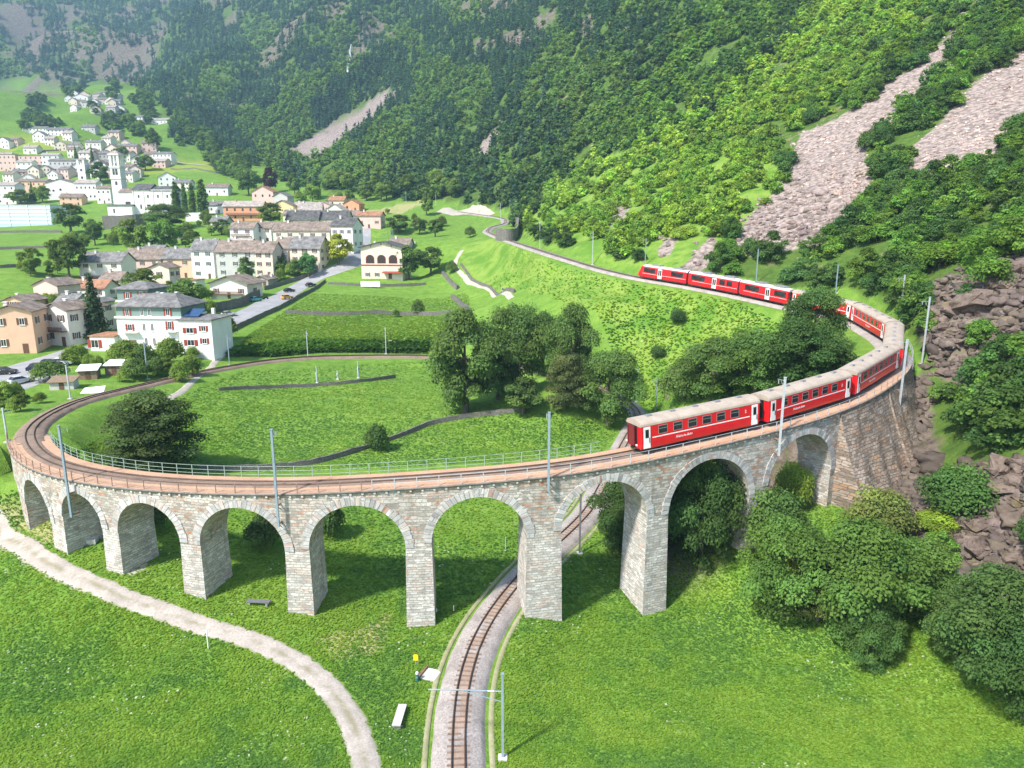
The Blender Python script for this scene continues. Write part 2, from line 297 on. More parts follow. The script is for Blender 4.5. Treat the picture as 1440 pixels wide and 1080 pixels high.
ROCKS = [[(1262, 545), (1300, 515), (1322, 640), (1318, 720), (1262, 745), (1244, 705)], [(1290, 470), (1310, 400), (1370, 380), (1440, 350), (1800, 300), (1800, 590), (1440, 545), (1390, 540), (1330, 535)], [(1300, 770), (1325, 690), (1380, 650), (1470, 655), (1470, 870), (1400, 860), (1335, 825)]]
hi_ = np.clip((ZZ-230)/160, 0, 1); ZZ = ZZ+hi_*(.18-np.abs(fbm(XX, YY, 430., 4, 97)))*np.clip((rg-800)*.22, 0, 240)
def crag(x, y, z): return (fbm(x, y, 190., 4, 95)+.5*fbm(x, y, 60., 2, 96) > .26) & (z > 210)
# bed the line into the ground
gs = np.concatenate([np.arange(-9, 288, 1.), np.arange(VB-1, SMAX, 1.)]); gp = trk(gs)
best = np.full(XX.shape, 1e9); bz = np.zeros(XX.shape)
for p in gp:
    i0, i1 = np.searchsorted(GX, [p[0]-12, p[0]+12]); j0, j1 = np.searchsorted(GY, [p[1]-12, p[1]+12])
    d = (XX[j0:j1, i0:i1]-p[0])**2+(YY[j0:j1, i0:i1]-p[1])**2; m = d < best[j0:j1, i0:i1]
    best[j0:j1, i0:i1][m] = d[m]; bz[j0:j1, i0:i1][m] = p[2]
dist = np.sqrt(best); wgt = np.clip((8.-dist)/(8.-2.6), 0, 1); wgt = wgt*wgt*(3-2*wgt)
far = YY > 250
ZZ = np.where(dist < 11, ZZ*(1-wgt)+(bz-.62)*wgt, ZZ)
def _rockn(p, s): return np.abs(fbm(XX, YY, p, 3, s))
U0, V0, D0 = proj(XX, YY, ZZ)
for _poly in ROCKS[1:]:
    _m = inpoly(U0, V0, _poly) & (D0 > 5); ZZ = ZZ+np.where(_m, (.55-_rockn(4.5, 91)*3.2)*1.5+fbm(XX, YY, 1.6, 2, 93)*1.1, 0)
# keep the ground below the viaduct deck
vs = trk(np.arange(VA+4, 384, 1.)); best2 = np.full(XX.shape, 1e9); bz2 = np.zeros(XX.shape)
for p in vs:
    i0, i1 = np.searchsorted(GX, [p[0]-7, p[0]+7]); j0, j1 = np.searchsorted(GY, [p[1]-7, p[1]+7])
    d = (XX[j0:j1, i0:i1]-p[0])**2+(YY[j0:j1, i0:i1]-p[1])**2; m = d < best2[j0:j1, i0:i1]
    best2[j0:j1, i0:i1][m] = d[m]; bz2[j0:j1, i0:i1][m] = p[2]
ZZ = np.where(best2 < 36, np.minimum(ZZ, bz2-4.5), ZZ)
# the hillside breaks away under the outer edge of the line where the rubble buttress stands
bs = np.arange(370, 432, .5); bp = trk(bs); bd = trk(bs, 1.)-bp
FOOT = lambda S: np.interp(S, [370, 384, 396, 404, 412, 420, 428, 432], [-1.5, 1.5, 4.2, 5.5, 7.5, 11., 16., 18.])
j0, j1 = np.searchsorted(GY, [60, 135]); i0, i1 = np.searchsorted(GX, [15, 85]); gx, gy = XX[j0:j1, i0:i1], YY[j0:j1, i0:i1]
dd = (gx[..., None]-bp[:, 0])**2+(gy[..., None]-bp[:, 1])**2; kk = dd.argmin(-1); o_ = (gx-bp[kk, 0])*bd[kk, 0]+(gy-bp[kk, 1])*bd[kk, 1]; inr = (kk > 0) & (kk < len(bs)-1)
fz = FOOT(bs[kk]); zt_ = bp[kk, 2]-.62; sh_ = np.interp(bs[kk], [396, 400], [9., 0.]); w_ = np.clip((o_+1.6+sh_)/2.6, 0, 1); lim = zt_*(1-w_)+fz*w_
sub = ZZ[j0:j1, i0:i1]; near_out = inr & (o_ > -1.6-sh_) & (o_ < 16); lim2 = np.where(o_ > 5, lim+(o_-5)*.45*0+np.maximum(0, sub-lim)*np.clip((o_-5)/11, 0, 1), lim)
ZZ[j0:j1, i0:i1] = np.where(near_out, np.minimum(sub, lim2), np.where(inr & (o_ <= -1.6) & (o_ > -6) & (kk > 62), np.maximum(sub, zt_-.25*np.maximum(0, -o_-2)), sub))
def hz(x, y):
    x = np.asarray(x, float); y = np.asarray(y, float)
    i = np.clip(np.searchsorted(GX, x)-1, 0, len(GX)-2); j = np.clip(np.searchsorted(GY, y)-1, 0, len(GY)-2)
    fx = np.clip((x-GX[i])/(GX[i+1]-GX[i]), 0, 1); fy = np.clip((y-GY[j])/(GY[j+1]-GY[j]), 0, 1)
    return (ZZ[j, i]*(1-fx)+ZZ[j, i+1]*fx)*(1-fy)+(ZZ[j+1, i]*(1-fx)+ZZ[j+1, i+1]*fx)*fy
TS = 34*1.012**np.arange(380)
def hit(u, v, tmin=0):                                # where the sight line of a photo pixel meets the ground (vectorised)
    u = np.atleast_1d(np.asarray(u, float)); v = np.atleast_1d(np.asarray(v, float))
    dx = (u-720)/F; w = (v-540)/F; dy = CS-w*SN; dz = -SN-w*CS
    P = TS[None]; below = (CH+dz[:, None]*P) < hz(dx[:, None]*P, dy[:, None]*P)
    below &= P > tmin
    k = np.where(below.any(1), below.argmax(1), len(TS)-1); k = np.maximum(k, 1)
    a = TS[k-1].copy(); b = TS[k].copy()
    for _ in range(12):
        m = (a+b)/2; bl = (CH+dz*m) < hz(dx*m, dy*m); b = np.where(bl, m, b); a = np.where(bl, a, m)
    return np.stack([dx*b, dy*b, hz(dx*b, dy*b)], 1), b, below.any(1)
def G(u, v):
    p, t, ok = hit(u, v); return p[0], float(t[0])
FOREST = [(-400, 108), (60, 114), (120, 106), (160, 112), (200, 128), (238, 160), (246, 200), (300, 212), (335, 222), (420, 262), (480, 272), (560, 278), (640, 284), (712, 297), (728, 330), (800, 350), (900, 372),
          (1040, 390), (1110, 405), (1180, 400), (1250, 430), (1300, 510), (1308, 560), (1290, 640), (1320, 720), (1300, 790), (1440, 900), (1800, 1080), (1800, -90), (-400, -90)]
SCREE = [[(1380, -20), (1375, 10), (1330, 50), (1290, 92), (1230, 128), (1180, 166), (1128, 188), (1112, 238), (1082, 278), (1052, 310), (1030, 348), (1060, 362), (1120, 350), (1165, 340), (1205, 305), (1225, 255), (1215, 215), (1262, 168), (1302, 110), (1345, 62), (1392, 15), (1400, -20)],
         [(1475, 45), (1392, 100), (1346, 142), (1316, 180), (1272, 216), (1276, 250), (1344, 250), (1406, 212), (1475, 132)],
         [(400, 218), (440, 190), (480, 164), (540, 130), (562, 128), (520, 168), (470, 205), (450, 218)],
         [(708, 165), (680, 196), (668, 226), (684, 216), (704, 184)], [(960, 378), (985, 350), (1000, 335), (1012, 340), (1000, 372), (985, 384)],
         [(850, 320), (870, 290), (885, 292), (868, 318)], [(925, 350), (945, 330), (955, 333), (940, 362)]]
CLIFF = [[(690, 60), (715, 40), (745, 45), (760, 20), (790, 10), (770, 45), (730, 70), (700, 75)], [(810, 30), (830, 20), (835, 50), (818, 55)], [(0, 20), (60, 10), (75, 60), (60, 80), (15, 70)], [(130, 70), (220, 60), (230, 84), (140, 92)], [(290, -10), (330, -10), (318, 14), (300, 16)], [(310, 20), (335, 15), (330, 40)], [(210, 30), (240, 25), (245, 50), (220, 50)], [(670, 55), (685, 50), (690, 75), (668, 80)], [(80, 0), (110, 0), (120, 35), (95, 45)], [(160, 10), (185, 8), (195, 30), (170, 32)]]
UU, VV, DD = proj(XX, YY, ZZ)
wob_u = fbm(XX, YY, 30., 3, 21)*18; wob_v = fbm(XX, YY, 30., 3, 22)*14
front = DD > 5
def mask(polys, wob=1.): return (np.any([inpoly(UU+wob_u*wob, VV+wob_v*wob, p) for p in polys], axis=0) & front).astype(float)
m_for = mask([FOREST], .4); m_scr = mask(SCREE[:2]+SCREE[4:], .35)+mask(SCREE[2:4], .15); m_rock = np.maximum(mask(list(ROCKS), .6), mask(CLIFF, .5))
dry = mask([[(540, 915), (470, 925), (440, 895), (520, 880), (555, 850)], [(0, 700), (60, 715), (130, 770), (60, 760), (0, 735)], [(620, 270), (590, 280), (500, 300), (560, 305)]], .6)
yel = mask([[(180, 245), (330, 240), (300, 225), (220, 215)], [(0, 185), (120, 200), (110, 215), (0, 215)]], .5)
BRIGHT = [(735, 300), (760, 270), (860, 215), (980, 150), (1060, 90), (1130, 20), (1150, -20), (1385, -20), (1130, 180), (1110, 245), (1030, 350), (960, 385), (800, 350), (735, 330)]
low_bright = mask([[(735, 300), (760, 270), (860, 215), (1000, 190), (1100, 200), (1110, 245), (1030, 350), (960, 385), (800, 350), (735, 330)]], .6)  # sunlit lower slope, its brightness put into the ground colour
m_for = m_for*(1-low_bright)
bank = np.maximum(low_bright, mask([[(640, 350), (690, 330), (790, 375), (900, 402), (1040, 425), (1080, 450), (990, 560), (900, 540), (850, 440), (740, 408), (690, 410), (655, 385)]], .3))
jj, ii = np.meshgrid(np.arange(len(GY)-1), np.arange(len(GX)-1), indexing='ij'); n_ = len(GX)
fc = np.stack([jj*n_+ii, jj*n_+ii+1, (jj+1)*n_+ii+1, (jj+1)*n_+ii], -1).reshape(-1, 4)
ones = np.ones(XX.size); m_rock = np.maximum(m_rock, crag(XX, YY, ZZ)*.9)
for S_, o_r in ((380, -6), (386, -7), (392, -7), (398, -6), (388, -13)):
    q_ = trk(S_, o_r); m_rock = np.maximum(m_rock, np.clip(1.6-np.hypot(XX-q_[0], YY-q_[1])/5.5, 0, 1))
m1 = np.stack([m_for.ravel(), np.clip(m_scr, 0, 1).ravel(), m_rock.ravel(), ones], 1)
m2 = np.stack([dry.ravel(), yel.ravel(), bank.ravel(), ones], 1)
t = NT('ground'); P_ = t.pos()
a1 = t.n('ShaderNodeAttribute', attribute_name='cover'); a2 = t.n('ShaderNodeAttribute', attribute_name='turf')
s1 = t.n('ShaderNodeSeparateColor', i_0=a1.outputs['Color']); s2 = t.n('ShaderNodeSeparateColor', i_0=a2.outputs['Color'])
nA = t.noise(P_, .05, 5, .6); nB = t.noise(P_, .45, 5, .65); nC = t.noise(P_, 3.2, 4, .7); nD = t.noise(P_, .14, 4, .6)
g = t.mix(t.val(nA, .35, .65), (.125, .235, .032), (.175, .300, .045))
mpb = t.n('ShaderNodeMapping'); mpb.inputs['Scale'].default_value = (.03, .42, .3); mpb.inputs['Rotation'].default_value = (0, 0, .25); t.l(P_, mpb.inputs[0]); g = t.mix(t.val(t.noise(mpb.outputs[0], 1., 3, .5), .45, .62, 0, .55), g, (.215, .325, .055))
g = t.mix(t.val(nB, .42, .68, 0, .8), g, (.085, .195, .022))
g = t.mix(t.val(nC, .52, .75, 0, .75), g, (.24, .38, .06))
g = t.mix(t.val(nD, .56, .7, 0, .55), g, (.065, .165, .034))
wh = t.math('MULTIPLY', t.val(t.noise(P_, 7., 2, .5), .66, .72), t.val(nD, .42, .6)); g = t.mix(t.math('MULTIPLY', wh, .55), g, (.5, .55, .35))
bnk = t.mix(t.val(nB, .35, .65), (.17, .30, .035), (.26, .34, .075)); bnk = t.mix(t.val(nD, .45, .6), bnk, (.11, .23, .028))
g = t.mix(t.math('MULTIPLY', s2.outputs[2], .85), g, bnk)
g = t.mix(t.math('MULTIPLY', s2.outputs[0], t.val(nB, .3, .6, .3, .95)), g, (.42, .37, .18))
g = t.mix(t.math('MULTIPLY', s2.outputs[1], .8), g, (.27, .33, .05))
fl = t.mix(t.val(nB, .35, .65), (.055, .11, .02), (.11, .18, .032)); fl = t.mix(t.val(nD, .58, .72), fl, (.22, .19, .11))
g = t.mix(s1.outputs[0], g, fl)
nS = t.noise(P_, .9, 6, .75); vo = t.n('ShaderNodeTexVoronoi', i_Scale=.75); t.l(P_, vo.inputs['Vector'])
sc = t.mix(t.val(nS, .3, .7), (.27, .215, .185), (.50, .405, .36)); sc = t.mix(t.val(vo.outputs['Distance'], .3, .8, 0, .7), sc, (.10, .085, .078))  # dark cells paint the shadow gaps between stones
g = t.mix(s1.outputs[1], g, sc)
rk = t.mix(t.val(t.noise(P_, .25, 8, .75), .38, .62), (.085, .066, .052), (.27, .22, .18)); rk = t.mix(t.val(nB, .5, .7, 0, .7), rk, (.10, .12, .035))
g = t.mix(s1.outputs[2], g, rk)
t.bsdf(g, .95, t.math('ADD', nC, t.math('MULTIPLY', nB, 2.)), .8, .25, .1); MAT['ground'] = t.m
me = np_mesh('ground', np.stack([XX.ravel(), YY.ravel(), ZZ.ravel()], 1), fc, MAT['ground'], [('cover', 'POINT', m1), ('turf', 'POINT', m2)], True)
tag(link('ground', me), kind='structure')
# ------------------------------------------------------------------ draped strips
def drape(name, pts, width, lift, mat, kind='structure', px=True, step=.8, n=7, crown=0.):
    P = np.array([G(*p)[0] for p in pts]) if px else np.array(pts, float)
    P = resample(catmull(P, 10), step); d = np.gradient(P[:, :2], axis=0); d /= np.linalg.norm(d, axis=1, keepdims=True)
    w = np.full(len(P), width) if np.isscalar(width) else np.interp(np.linspace(0, 1, len(P)), np.linspace(0, 1, len(width)), width)
    o = np.linspace(-.5, .5, n); wj = w[:, None]*o[None]
    e = np.abs(o) > .49; wj = wj+np.where(e[None], fbm(P[:, 0], P[:, 1], 2.2, 2, 5)[:, None]*.35, 0)
    x = P[:, :1]+d[:, 1:2]*wj; y = P[:, 1:2]-d[:, :1]*wj; z = hz(x, y)+lift+crown*(1-4*o[None]**2)
    z[:, 0] -= .1; z[:, -1] -= .1
    v = np.stack([x, y, z], -1).reshape(-1, 3); m = len(P)
    fs = np.array([[i*n+k, i*n+k+1, (i+1)*n+k+1, (i+1)*n+k] for i in range(m-1) for k in range(n-1)])
    q = np.tile(np.stack([np.abs(o)*2]*3+[o*0+1], -1), (m, 1))
    ob = link(name, np_mesh(name, v, fs, mat, [('across', 'POINT', q)], True)); ob['kind'] = kind; return ob, P
# ------------------------------------------------------------------ gravel and stone mats
def gravel(name, c1, c2, scale=9., edge=None, rut=None):
    t = NT(name); p = t.pos(); n1 = t.noise(p, scale, 5, .7); n2 = t.noise(p, .5, 4, .6)
    c = t.mix(t.val(n1, .3, .7), c1, c2); c = t.mix(t.val(n2, .4, .7, 0, .5), c, tuple(x*.7 for x in c1))
    a = t.n('ShaderNodeAttribute', attribute_name='across'); sx = t.n('ShaderNodeSeparateColor', i_0=a.outputs['Color']).outputs[0]
    if rut: c = t.mix(t.math('MULTIPLY', t.math('SUBTRACT', 1., t.val(sx, .05, .35)), t.val(n2, .4, .6, 0., .8)), c, rut)
    if edge: c = t.mix(t.math('MULTIPLY', t.val(t.math('ADD', sx, t.math('MULTIPLY', n2, .5)), 1.0, 1.28), .95), c, edge)
    MAT[name] = t.bsdf(c, .95, n1, .7, .05, .1); return MAT[name]
gravel('ballast', (.22, .19, .17), (.53, .475, .44), 6.); gravel('old_ballast', (.17, .12, .09), (.36, .27, .21)); gravel('walkway', (.44, .26, .16), (.61, .40, .275), 5.); gravel('brown_ballast', (.26, .185, .14), (.46, .35, .28))
gravel('path_gravel', (.33, .29, .25), (.56, .50, .44), 5., (.16, .22, .06), (.24, .22, .13)); gravel('yard', (.40, .36, .29), (.52, .48, .40), 3.); gravel('verge_earth', (.22, .24, .10), (.42, .38, .26), 2.)
t = NT('asphalt'); p = t.pos(); n = t.noise(p, .35, 5); MAT['asphalt'] = t.bsdf(t.mix(t.val(n, .3, .7), (.27, .265, .27), (.36, .355, .355)), .9, t.noise(p, 12, 3), .3, .02, .2)
plain('rail_steel', (.10, .062, .045), .55, .3, 2., .4, .4); plain('sleeper_steel', (.22, .15, .11), .85, .3, 1.5); plain('timber', (.24, .17, .11), .85, .3, 4.)
plain('mast_steel', (.24, .31, .36), .5, .12, 2., .4); plain('mast_grey', (.42, .46, .48), .5, .12, 2., .4); plain('mast_dark', (.15, .15, .16), .6); plain('concrete', (.52, .50, .47), .9, .15, 1.2)
plain('white_paint', (.80, .80, .79), .4, .04); plain('rust', (.23, .12, .075), .8, .3); plain('rail_green', (.28, .37, .32), .5, .15); plain('rail_rust', (.25, .17, .14), .7, .25)
plain('yellow_paint', (.85, .62, .02), .4, .06); plain('green_paint', (.03, .16, .14), .45); plain('dark_metal', (.03, .03, .032), .6); plain('grey_metal', (.30, .30, .31), .5, .1, 2, .4, .3)
# ------------------------------------------------------------------ ballast beds (setting)
def bed(name, s0, s1, half, top, drop, mat, step=.7, shoulder=1.0, inner=None):
    ss = np.arange(s0, s1, step); hi = inner or half
    prof = [(-hi-shoulder, top-drop), (-hi-shoulder*.35, top-drop*.35), (-hi, top), (0, top+.02), (half, top), (half+shoulder*.35, top-drop*.35), (half+shoulder, top-drop)]
    v = np.stack([trk(ss, o, z) for o, z in prof], 1); k = len(prof)
    jit = fbm(v[..., 0], v[..., 1], 1.3, 2, 4)*.12; v[..., 2] += jit*(np.abs(np.array([p[0] for p in prof])) > .8)[None]
    v = v.reshape(-1, 3); m = len(ss)
    fs = np.array([[i*k+j, i*k+j+1, (i+1)*k+j+1, (i+1)*k+j] for i in range(m-1) for j in range(k-1)])
    o = link(name, np_mesh(name, v, fs, mat, None, True)); o['kind'] = 'structure'
bed('ballast_bed', -9, 110, 1.65, -.17, .8, MAT['ballast'], .7, .8)
bed('ballast_bed', 109.9, 289, 1.5, -.17, .7, MAT['old_ballast'], .7, .7)
bed('ballast_bed', 424, SMAX, 1.8, -.17, .8, MAT['ballast'], .7, .9)
o_ = np.arange(-9, 100, .7); v_ = np.stack([trk(o_, q, z) for q, z in ((-.62, -.16), (-.3, -.150), (.3, -.150), (.62, -.16))], 1).reshape(-1, 3)
o_ = link('ballast_between_rails', np_mesh('ballast_between_rails', v_, np.array([[i*4+j, i*4+j+1, i*4+j+5, i*4+j+4] for i in range(len(o_)-1) for j in range(3)]), MAT['brown_ballast'], None, True)); o_['kind'] = 'structure'
for sg in (-1, 1):
    q_ = np.arange(-9, 62, .7); v_ = np.stack([np.c_[(p_ := trk(q_, sg*a))[:, :2], hz(p_[:, 0], p_[:, 1])+z] for a, z in ((2.35, .05), (2.4, .12), (2.75, .12), (2.85, .0))], 1).reshape(-1, 3)
    o_ = link('gravel_verge', np_mesh('gravel_verge', v_, np.array([[i*4+j, i*4+j+1, i*4+j+5, i*4+j+4] for i in range(len(q_)-1) for j in range(3)]), MAT['verge_earth'], None, True)); o_['kind'] = 'structure'
# ------------------------------------------------------------------ the railway track
track = empty('railway_track', 'single narrow gauge railway track curling under and over the stone viaduct', 'railway track')
def sweep(off0, off1, z0, z1, s0, s1, step, mat, name, par):
    ss = np.arange(s0, s1, step); k = 4
    v = np.stack([trk(ss, off0, z0), trk(ss, off1, z0), trk(ss, off1, z1), trk(ss, off0, z1)], 1).reshape(-1, 3)
    fs = np.array([[i*k+j, i*k+(j+1) % k, (i+1)*k+(j+1) % k, (i+1)*k+j] for i in range(len(ss)-1) for j in range(k)])
    return link(name, np_mesh(name, v, fs, mat), par)
for s in (-1, 1): sweep(s*.5-.055, s*.5+.055, -.16, .0, -9, SMAX, .75, MAT['rail_steel'], 'rail', track)
slp = MB().box(-.11, .11, -.88, .88, -.30, -.145).mesh('sleeper', MAT['sleeper_steel'])
near = np.arange(-6, 59, .65)[:100]
for S in near:
    o = link('sleeper', slp, track); o.location = trk(S); d = trk_dir(S); o.rotation_euler = (0, -math.asin(d[2]), math.atan2(d[1], d[0]))
vv = []; ff = []
for S in np.arange(near[-1]+.65, SMAX, .65):
    a = [trk(S+e, o, z) for z in (-.30, -.145) for e, o in ((-.12, -.9), (.12, -.9), (.12, .9), (-.12, .9))]; b = len(vv); vv += a
    ff += [(b+4, b+5, b+6, b+7), (b, b+1, b+5, b+4), (b+1, b+2, b+6, b+5), (b+2, b+3, b+7, b+6), (b+3, b, b+4, b+7)]
o = link('sleepers', np_mesh('sleepers', np.array(vv), np.array(ff), MAT['sleeper_steel']), track); o['kind'] = 'stuff'
# ------------------------------------------------------------------ viaduct
via = empty('stone_viaduct', 'curved pale stone railway viaduct of nine round arches carrying the red train', 'viaduct')
OUT, INN = 2.35, 2.05                                  # half widths of the masonry, outer and inner side
def s_of(u, v):                                        # chainage of the outer edge nearest a photo pixel
    ss = np.arange(VA-6, VB+4, .1); q = trk(ss, OUT, -.5); a, b, c = proj(q[:, 0], q[:, 1], q[:, 2]); return float(ss[np.argmin((a-u)**2+((b-v)*.35)**2)])
PIERS = [(72, 650, 2.6), (147, 675, 2.2), (261, 688, 2.2), (413, 692, 2.3), (587, 688, 2.5), (766, 672, 3.4), (928, 650, 2.6), (1073, 612, 2.6)]
PS = [s_of(u, v) for u, v, w in PIERS]; PW = [p[2] for p in PIERS]
print('PIER S', np.round(PS, 1))
ARCH = []; a0 = PS[0]-PW[0]/2-8.0
edges = [(a0, PS[0]-PW[0]/2)]+[(PS[i]+PW[i]/2, PS[i+1]-PW[i+1]/2) for i in range(7)]+[(PS[7]+PW[7]/2, PS[7]+PW[7]/2+10.6)]
for i, (a, b) in enumerate(edges):
    c = (a+b)/2; r = (b-a)/2; zt = float(trk(c)[2])-1.75-(.0 if i else .2)
    ARCH.append((c, r, zt-r*(1.0)))                    # centre, radius, springing height
def deckz(S): return float(trk(S)[2])-.42
def soff(S):
    for c, r, zs in ARCH:
        if abs(S-c) <= r: return zs+math.sqrt(max(r*r-(S-c)**2, 0))
    return None
VS, VE = VA+1, VB-1
wall = MB()
ss = sorted(set([VS, VE]+[c+r*math.cos(a) for c, r, zs in ARCH for a in np.linspace(0, math.pi, 29)]+[x for x in np.arange(VS, VE, 1.) if soff(x) is None]))
def low(S, side):                                      # bottom of a wall column between arches
    p = trk(S, side); return float(hz(p[0], p[1]))-1.5
def spring_of(S):
    lo = [zs for c, r, zs in ARCH if abs(S-c) < r+4.5]; return min(lo) if lo else low(S, 0)
for a, b in zip(ss[:-1], ss[1:]):
    m = (a+b)/2; inside = soff(m) is not None
    for off in (OUT, -INN):
        if inside:
            ca, ra, zs_ = next(x for x in ARCH if abs(m-x[0]) <= x[1]); za, zb = (zs_+math.sqrt(max(ra*ra-(q-ca)**2, 0)) for q in (a, b))
        if not inside:
            end = m < PS[0]-PW[0]/2-8.0 or m > ARCH[-1][0]+ARCH[-1][1]
            za, zb = (low(a, off), low(b, off)) if end else (spring_of(m),)*2
        A, B = trk(a, off), trk(b, off)
        lo_a, lo_b, hi_a, hi_b = (A[0], A[1], za), (B[0], B[1], zb), (A[0], A[1], deckz(a)), (B[0], B[1], deckz(b))
        # subdivide in height so that the stone courses follow the level
        wall.quad(lo_a, lo_b, hi_b, hi_a, [(a, za), (b, zb), (b, deckz(b)), (a, deckz(a))])
    if inside:
        A, B, A2, B2 = trk(a, OUT), trk(b, OUT), trk(a, -INN), trk(b, -INN)
        c, r, zs = next(x for x in ARCH if abs(m-x[0]) <= x[1]); ta = math.acos(max(-1, min(1, (a-c)/r)))*r; tb = math.acos(max(-1, min(1, (b-c)/r)))*r
        wall.quad((A[0], A[1], za), (B[0], B[1], zb), (B2[0], B2[1], zb), (A2[0], A2[1], za), [(0, ta), (0, tb), (4.4, tb), (4.4, ta)])
for S_, zs_ in ((ARCH[0][0]-ARCH[0][1], ARCH[0][2]), (ARCH[-1][0]+ARCH[-1][1], ARCH[-1][2])):   # jambs of the two end arches
    A, B = trk(S_, OUT), trk(S_, -INN); zl_ = min(low(S_, OUT), low(S_, -INN), zs_-1)
    wall.quad((A[0], A[1], zl_), (B[0], B[1], zl_), (B[0], B[1], zs_), (A[0], A[1], zs_), [(0, zl_), (4.4, zl_), (4.4, zs_), (0, zs_)])
wall.build('spandrel_wall', MAT['viaduct_upper_stone'], via)
for i, S in enumerate(PS):                             # piers, battered, each its own mesh
    w = PW[i]; zl, zr = ARCH[i][2], ARCH[i+1][2]; zt = min(zl, zr); m = MB()
    p = trk(S, OUT); zb = min(float(hz(*trk(S+ds, o)[:2])) for o in (OUT+1, -INN-1, 0) for ds in (-2, 2))-.8
    hh = zt-zb; bat = .022*hh
    a, b = S-w/2, S+w/2
    def ring(z, e):
        return [np.r_[trk(a-e*.8, OUT+e)[:2], z], np.r_[trk(b+e*.8, OUT+e)[:2], z], np.r_[trk(b+e*.8, -INN-e)[:2], z], np.r_[trk(a-e*.8, -INN-e)[:2], z]]
    L_ = [0, w, w+4.4, 2*w+4.4, 2*w+8.8]
    lo, hi = ring(zb, bat), ring(zt, .02)
    for k in range(4):
        k2 = (k+1) % 4; m.quad(lo[k], lo[k2], hi[k2], hi[k], [(L_[k]+i*7.3, zb), (L_[k+1]+i*7.3, zb), (L_[k+1]+i*7.3, zt), (L_[k]+i*7.3, zt)])
    for (za, sa) in ((zl, -1), (zr, 1)):               # the higher springing side gets the missing flank
        if za > zt+.01:
            S_ = S+sa*w/2; A, B = trk(S_, OUT), trk(S_, -INN)
            m.quad((A[0], A[1], zt), (B[0], B[1], zt), (B[0], B[1], za), (A[0], A[1], za), [(0, zt), (4.4, zt), (4.4, za), (0, za)])
    m.build('pier', MAT['viaduct_stone'], via)
for c, r, zs in ARCH:                                  # rings of voussoirs, 6 cm proud of the faces
    n = max(24, int(math.pi*r/.42)); th = .78
    for off, pr in ((OUT, .09), (-INN, -.09)):
        m = MB()
        for k in range(n):
            t0, t1 = math.pi*(k+.04)/n, math.pi*(k+.96)/n; e = random.uniform(-.07, .1); pj = pr*random.uniform(.7, 1.25)
            q = []
            for rr, tt in ((r-.01, t0), (r-.01, t1), (r+th+e, t1), (r+th+e, t0)): q.append((c+rr*math.cos(tt), zs+rr*math.sin(tt)))
            vsx = [tuple(np.r_[trk(s_, off-pr*.6)[:2], z]) for s_, z in q]+[tuple(np.r_[trk(s_, off+pj)[:2], z]) for s_, z in q]
            u0 = random.uniform(0, 90); f_ = [(4, 5, 6, 7), (0, 1, 5, 4), (1, 2, 6, 5), (2, 3, 7, 6), (3, 0, 4, 7)]
            m.add(vsx, f_, [[(u0+.2, u0+.06), (u0+.5, u0+.06), (u0+.5, u0+.2), (u0+.2, u0+.2)]]*5)
        m.build('arch_ring', MAT['voussoir'], via)
def strip(name, pr, s0, s1, mat, par, step=.5, closed=True):
    q = np.arange(s0, s1, step); k = len(pr); v = np.stack([trk(q, o, z) for o, z in pr], 1).reshape(-1, 3); ke = k if closed else k-1
    fs = np.array([[i*k+j, i*k+(j+1) % k, (i+1)*k+(j+1) % k, (i+1)*k+j] for i in range(len(q)-1) for j in range(ke)])
    o = link(name, np_mesh(name, v, fs, mat), par); return o
strip('cornice', [(OUT-.3, -.46), (OUT+.22, -.46), (OUT+.22, -.24), (OUT-.3, -.24)], VS-3, VE, MAT['concrete_dark'] if 'concrete_dark' in MAT else plain('cornice_stone', (.20, .18, .165), .9, .3, 1.5), via)
strip('cornice', [(-INN+.3, -.46), (-INN-.2, -.46), (-INN-.2, -.24), (-INN+.3, -.24)], VS-3, VE, MAT['cornice_stone'], via)
strip('walkway', [(-INN-.14, -.235), (-1.0, -.20), (0, -.17), (1.0, -.20), (OUT+.16, -.235)], VS-2, VE+1, MAT['walkway'], via, .5, False)
strip('ballast', [(-1.05, -.19), (-.8, -.125), (0, -.115), (.8, -.125), (1.05, -.19)], VS-8, VE+1, MAT['old_ballast'], via, .5, False)
for S in np.linspace(VS+1, PS[7]+12, 98):
    corb = MB()
    a, b = trk(S-.1, OUT-.05), trk(S+.1, OUT-.05); c, d = trk(S-.1, OUT+.17), trk(S+.1, OUT+.17)
    z = float(a[2])-.46; P4 = [a, b, d, c]; corb.add([(p[0], p[1], z-h) for h in (.22, 0.002) for p in P4], [(0, 1, 2, 3), (0, 1, 5, 4), (1, 2, 6, 5), (2, 3, 7, 6), (3, 0, 4, 7)])
    corb.build('corbel', MAT['concrete'], via)
# railings
def railing(off, s0, s1, sp, mat, h=1.05, rails=(1., .55), r=.028):
    m = MB(); q = np.arange(s0, s1, .8)
    for f in rails: m.tube([tuple(trk(s_, off, -.23+h*f)) for s_ in q], r, 4, False)
    g = m.build('railing', mat, via); pm = MB().box(-.035, .035, -.035, .035, 0, h).mesh('post', mat)
    for s_ in np.arange(s0, s1, sp):
        o = link('post', pm, g); o.location = trk(s_, off, -.23)
railing(OUT+.1, VA-2, 343, 2., MAT['rail_rust'], 1.0, (1., .62, .3), .022); railing(OUT+.1, 343, VB+14, 2.1, MAT['mast_grey'], 1.0, (1., .55), .025); railing(-INN-.1, VA+2, 368, 2., MAT['rail_green'], 1.15, (1., .6, .25), .022)
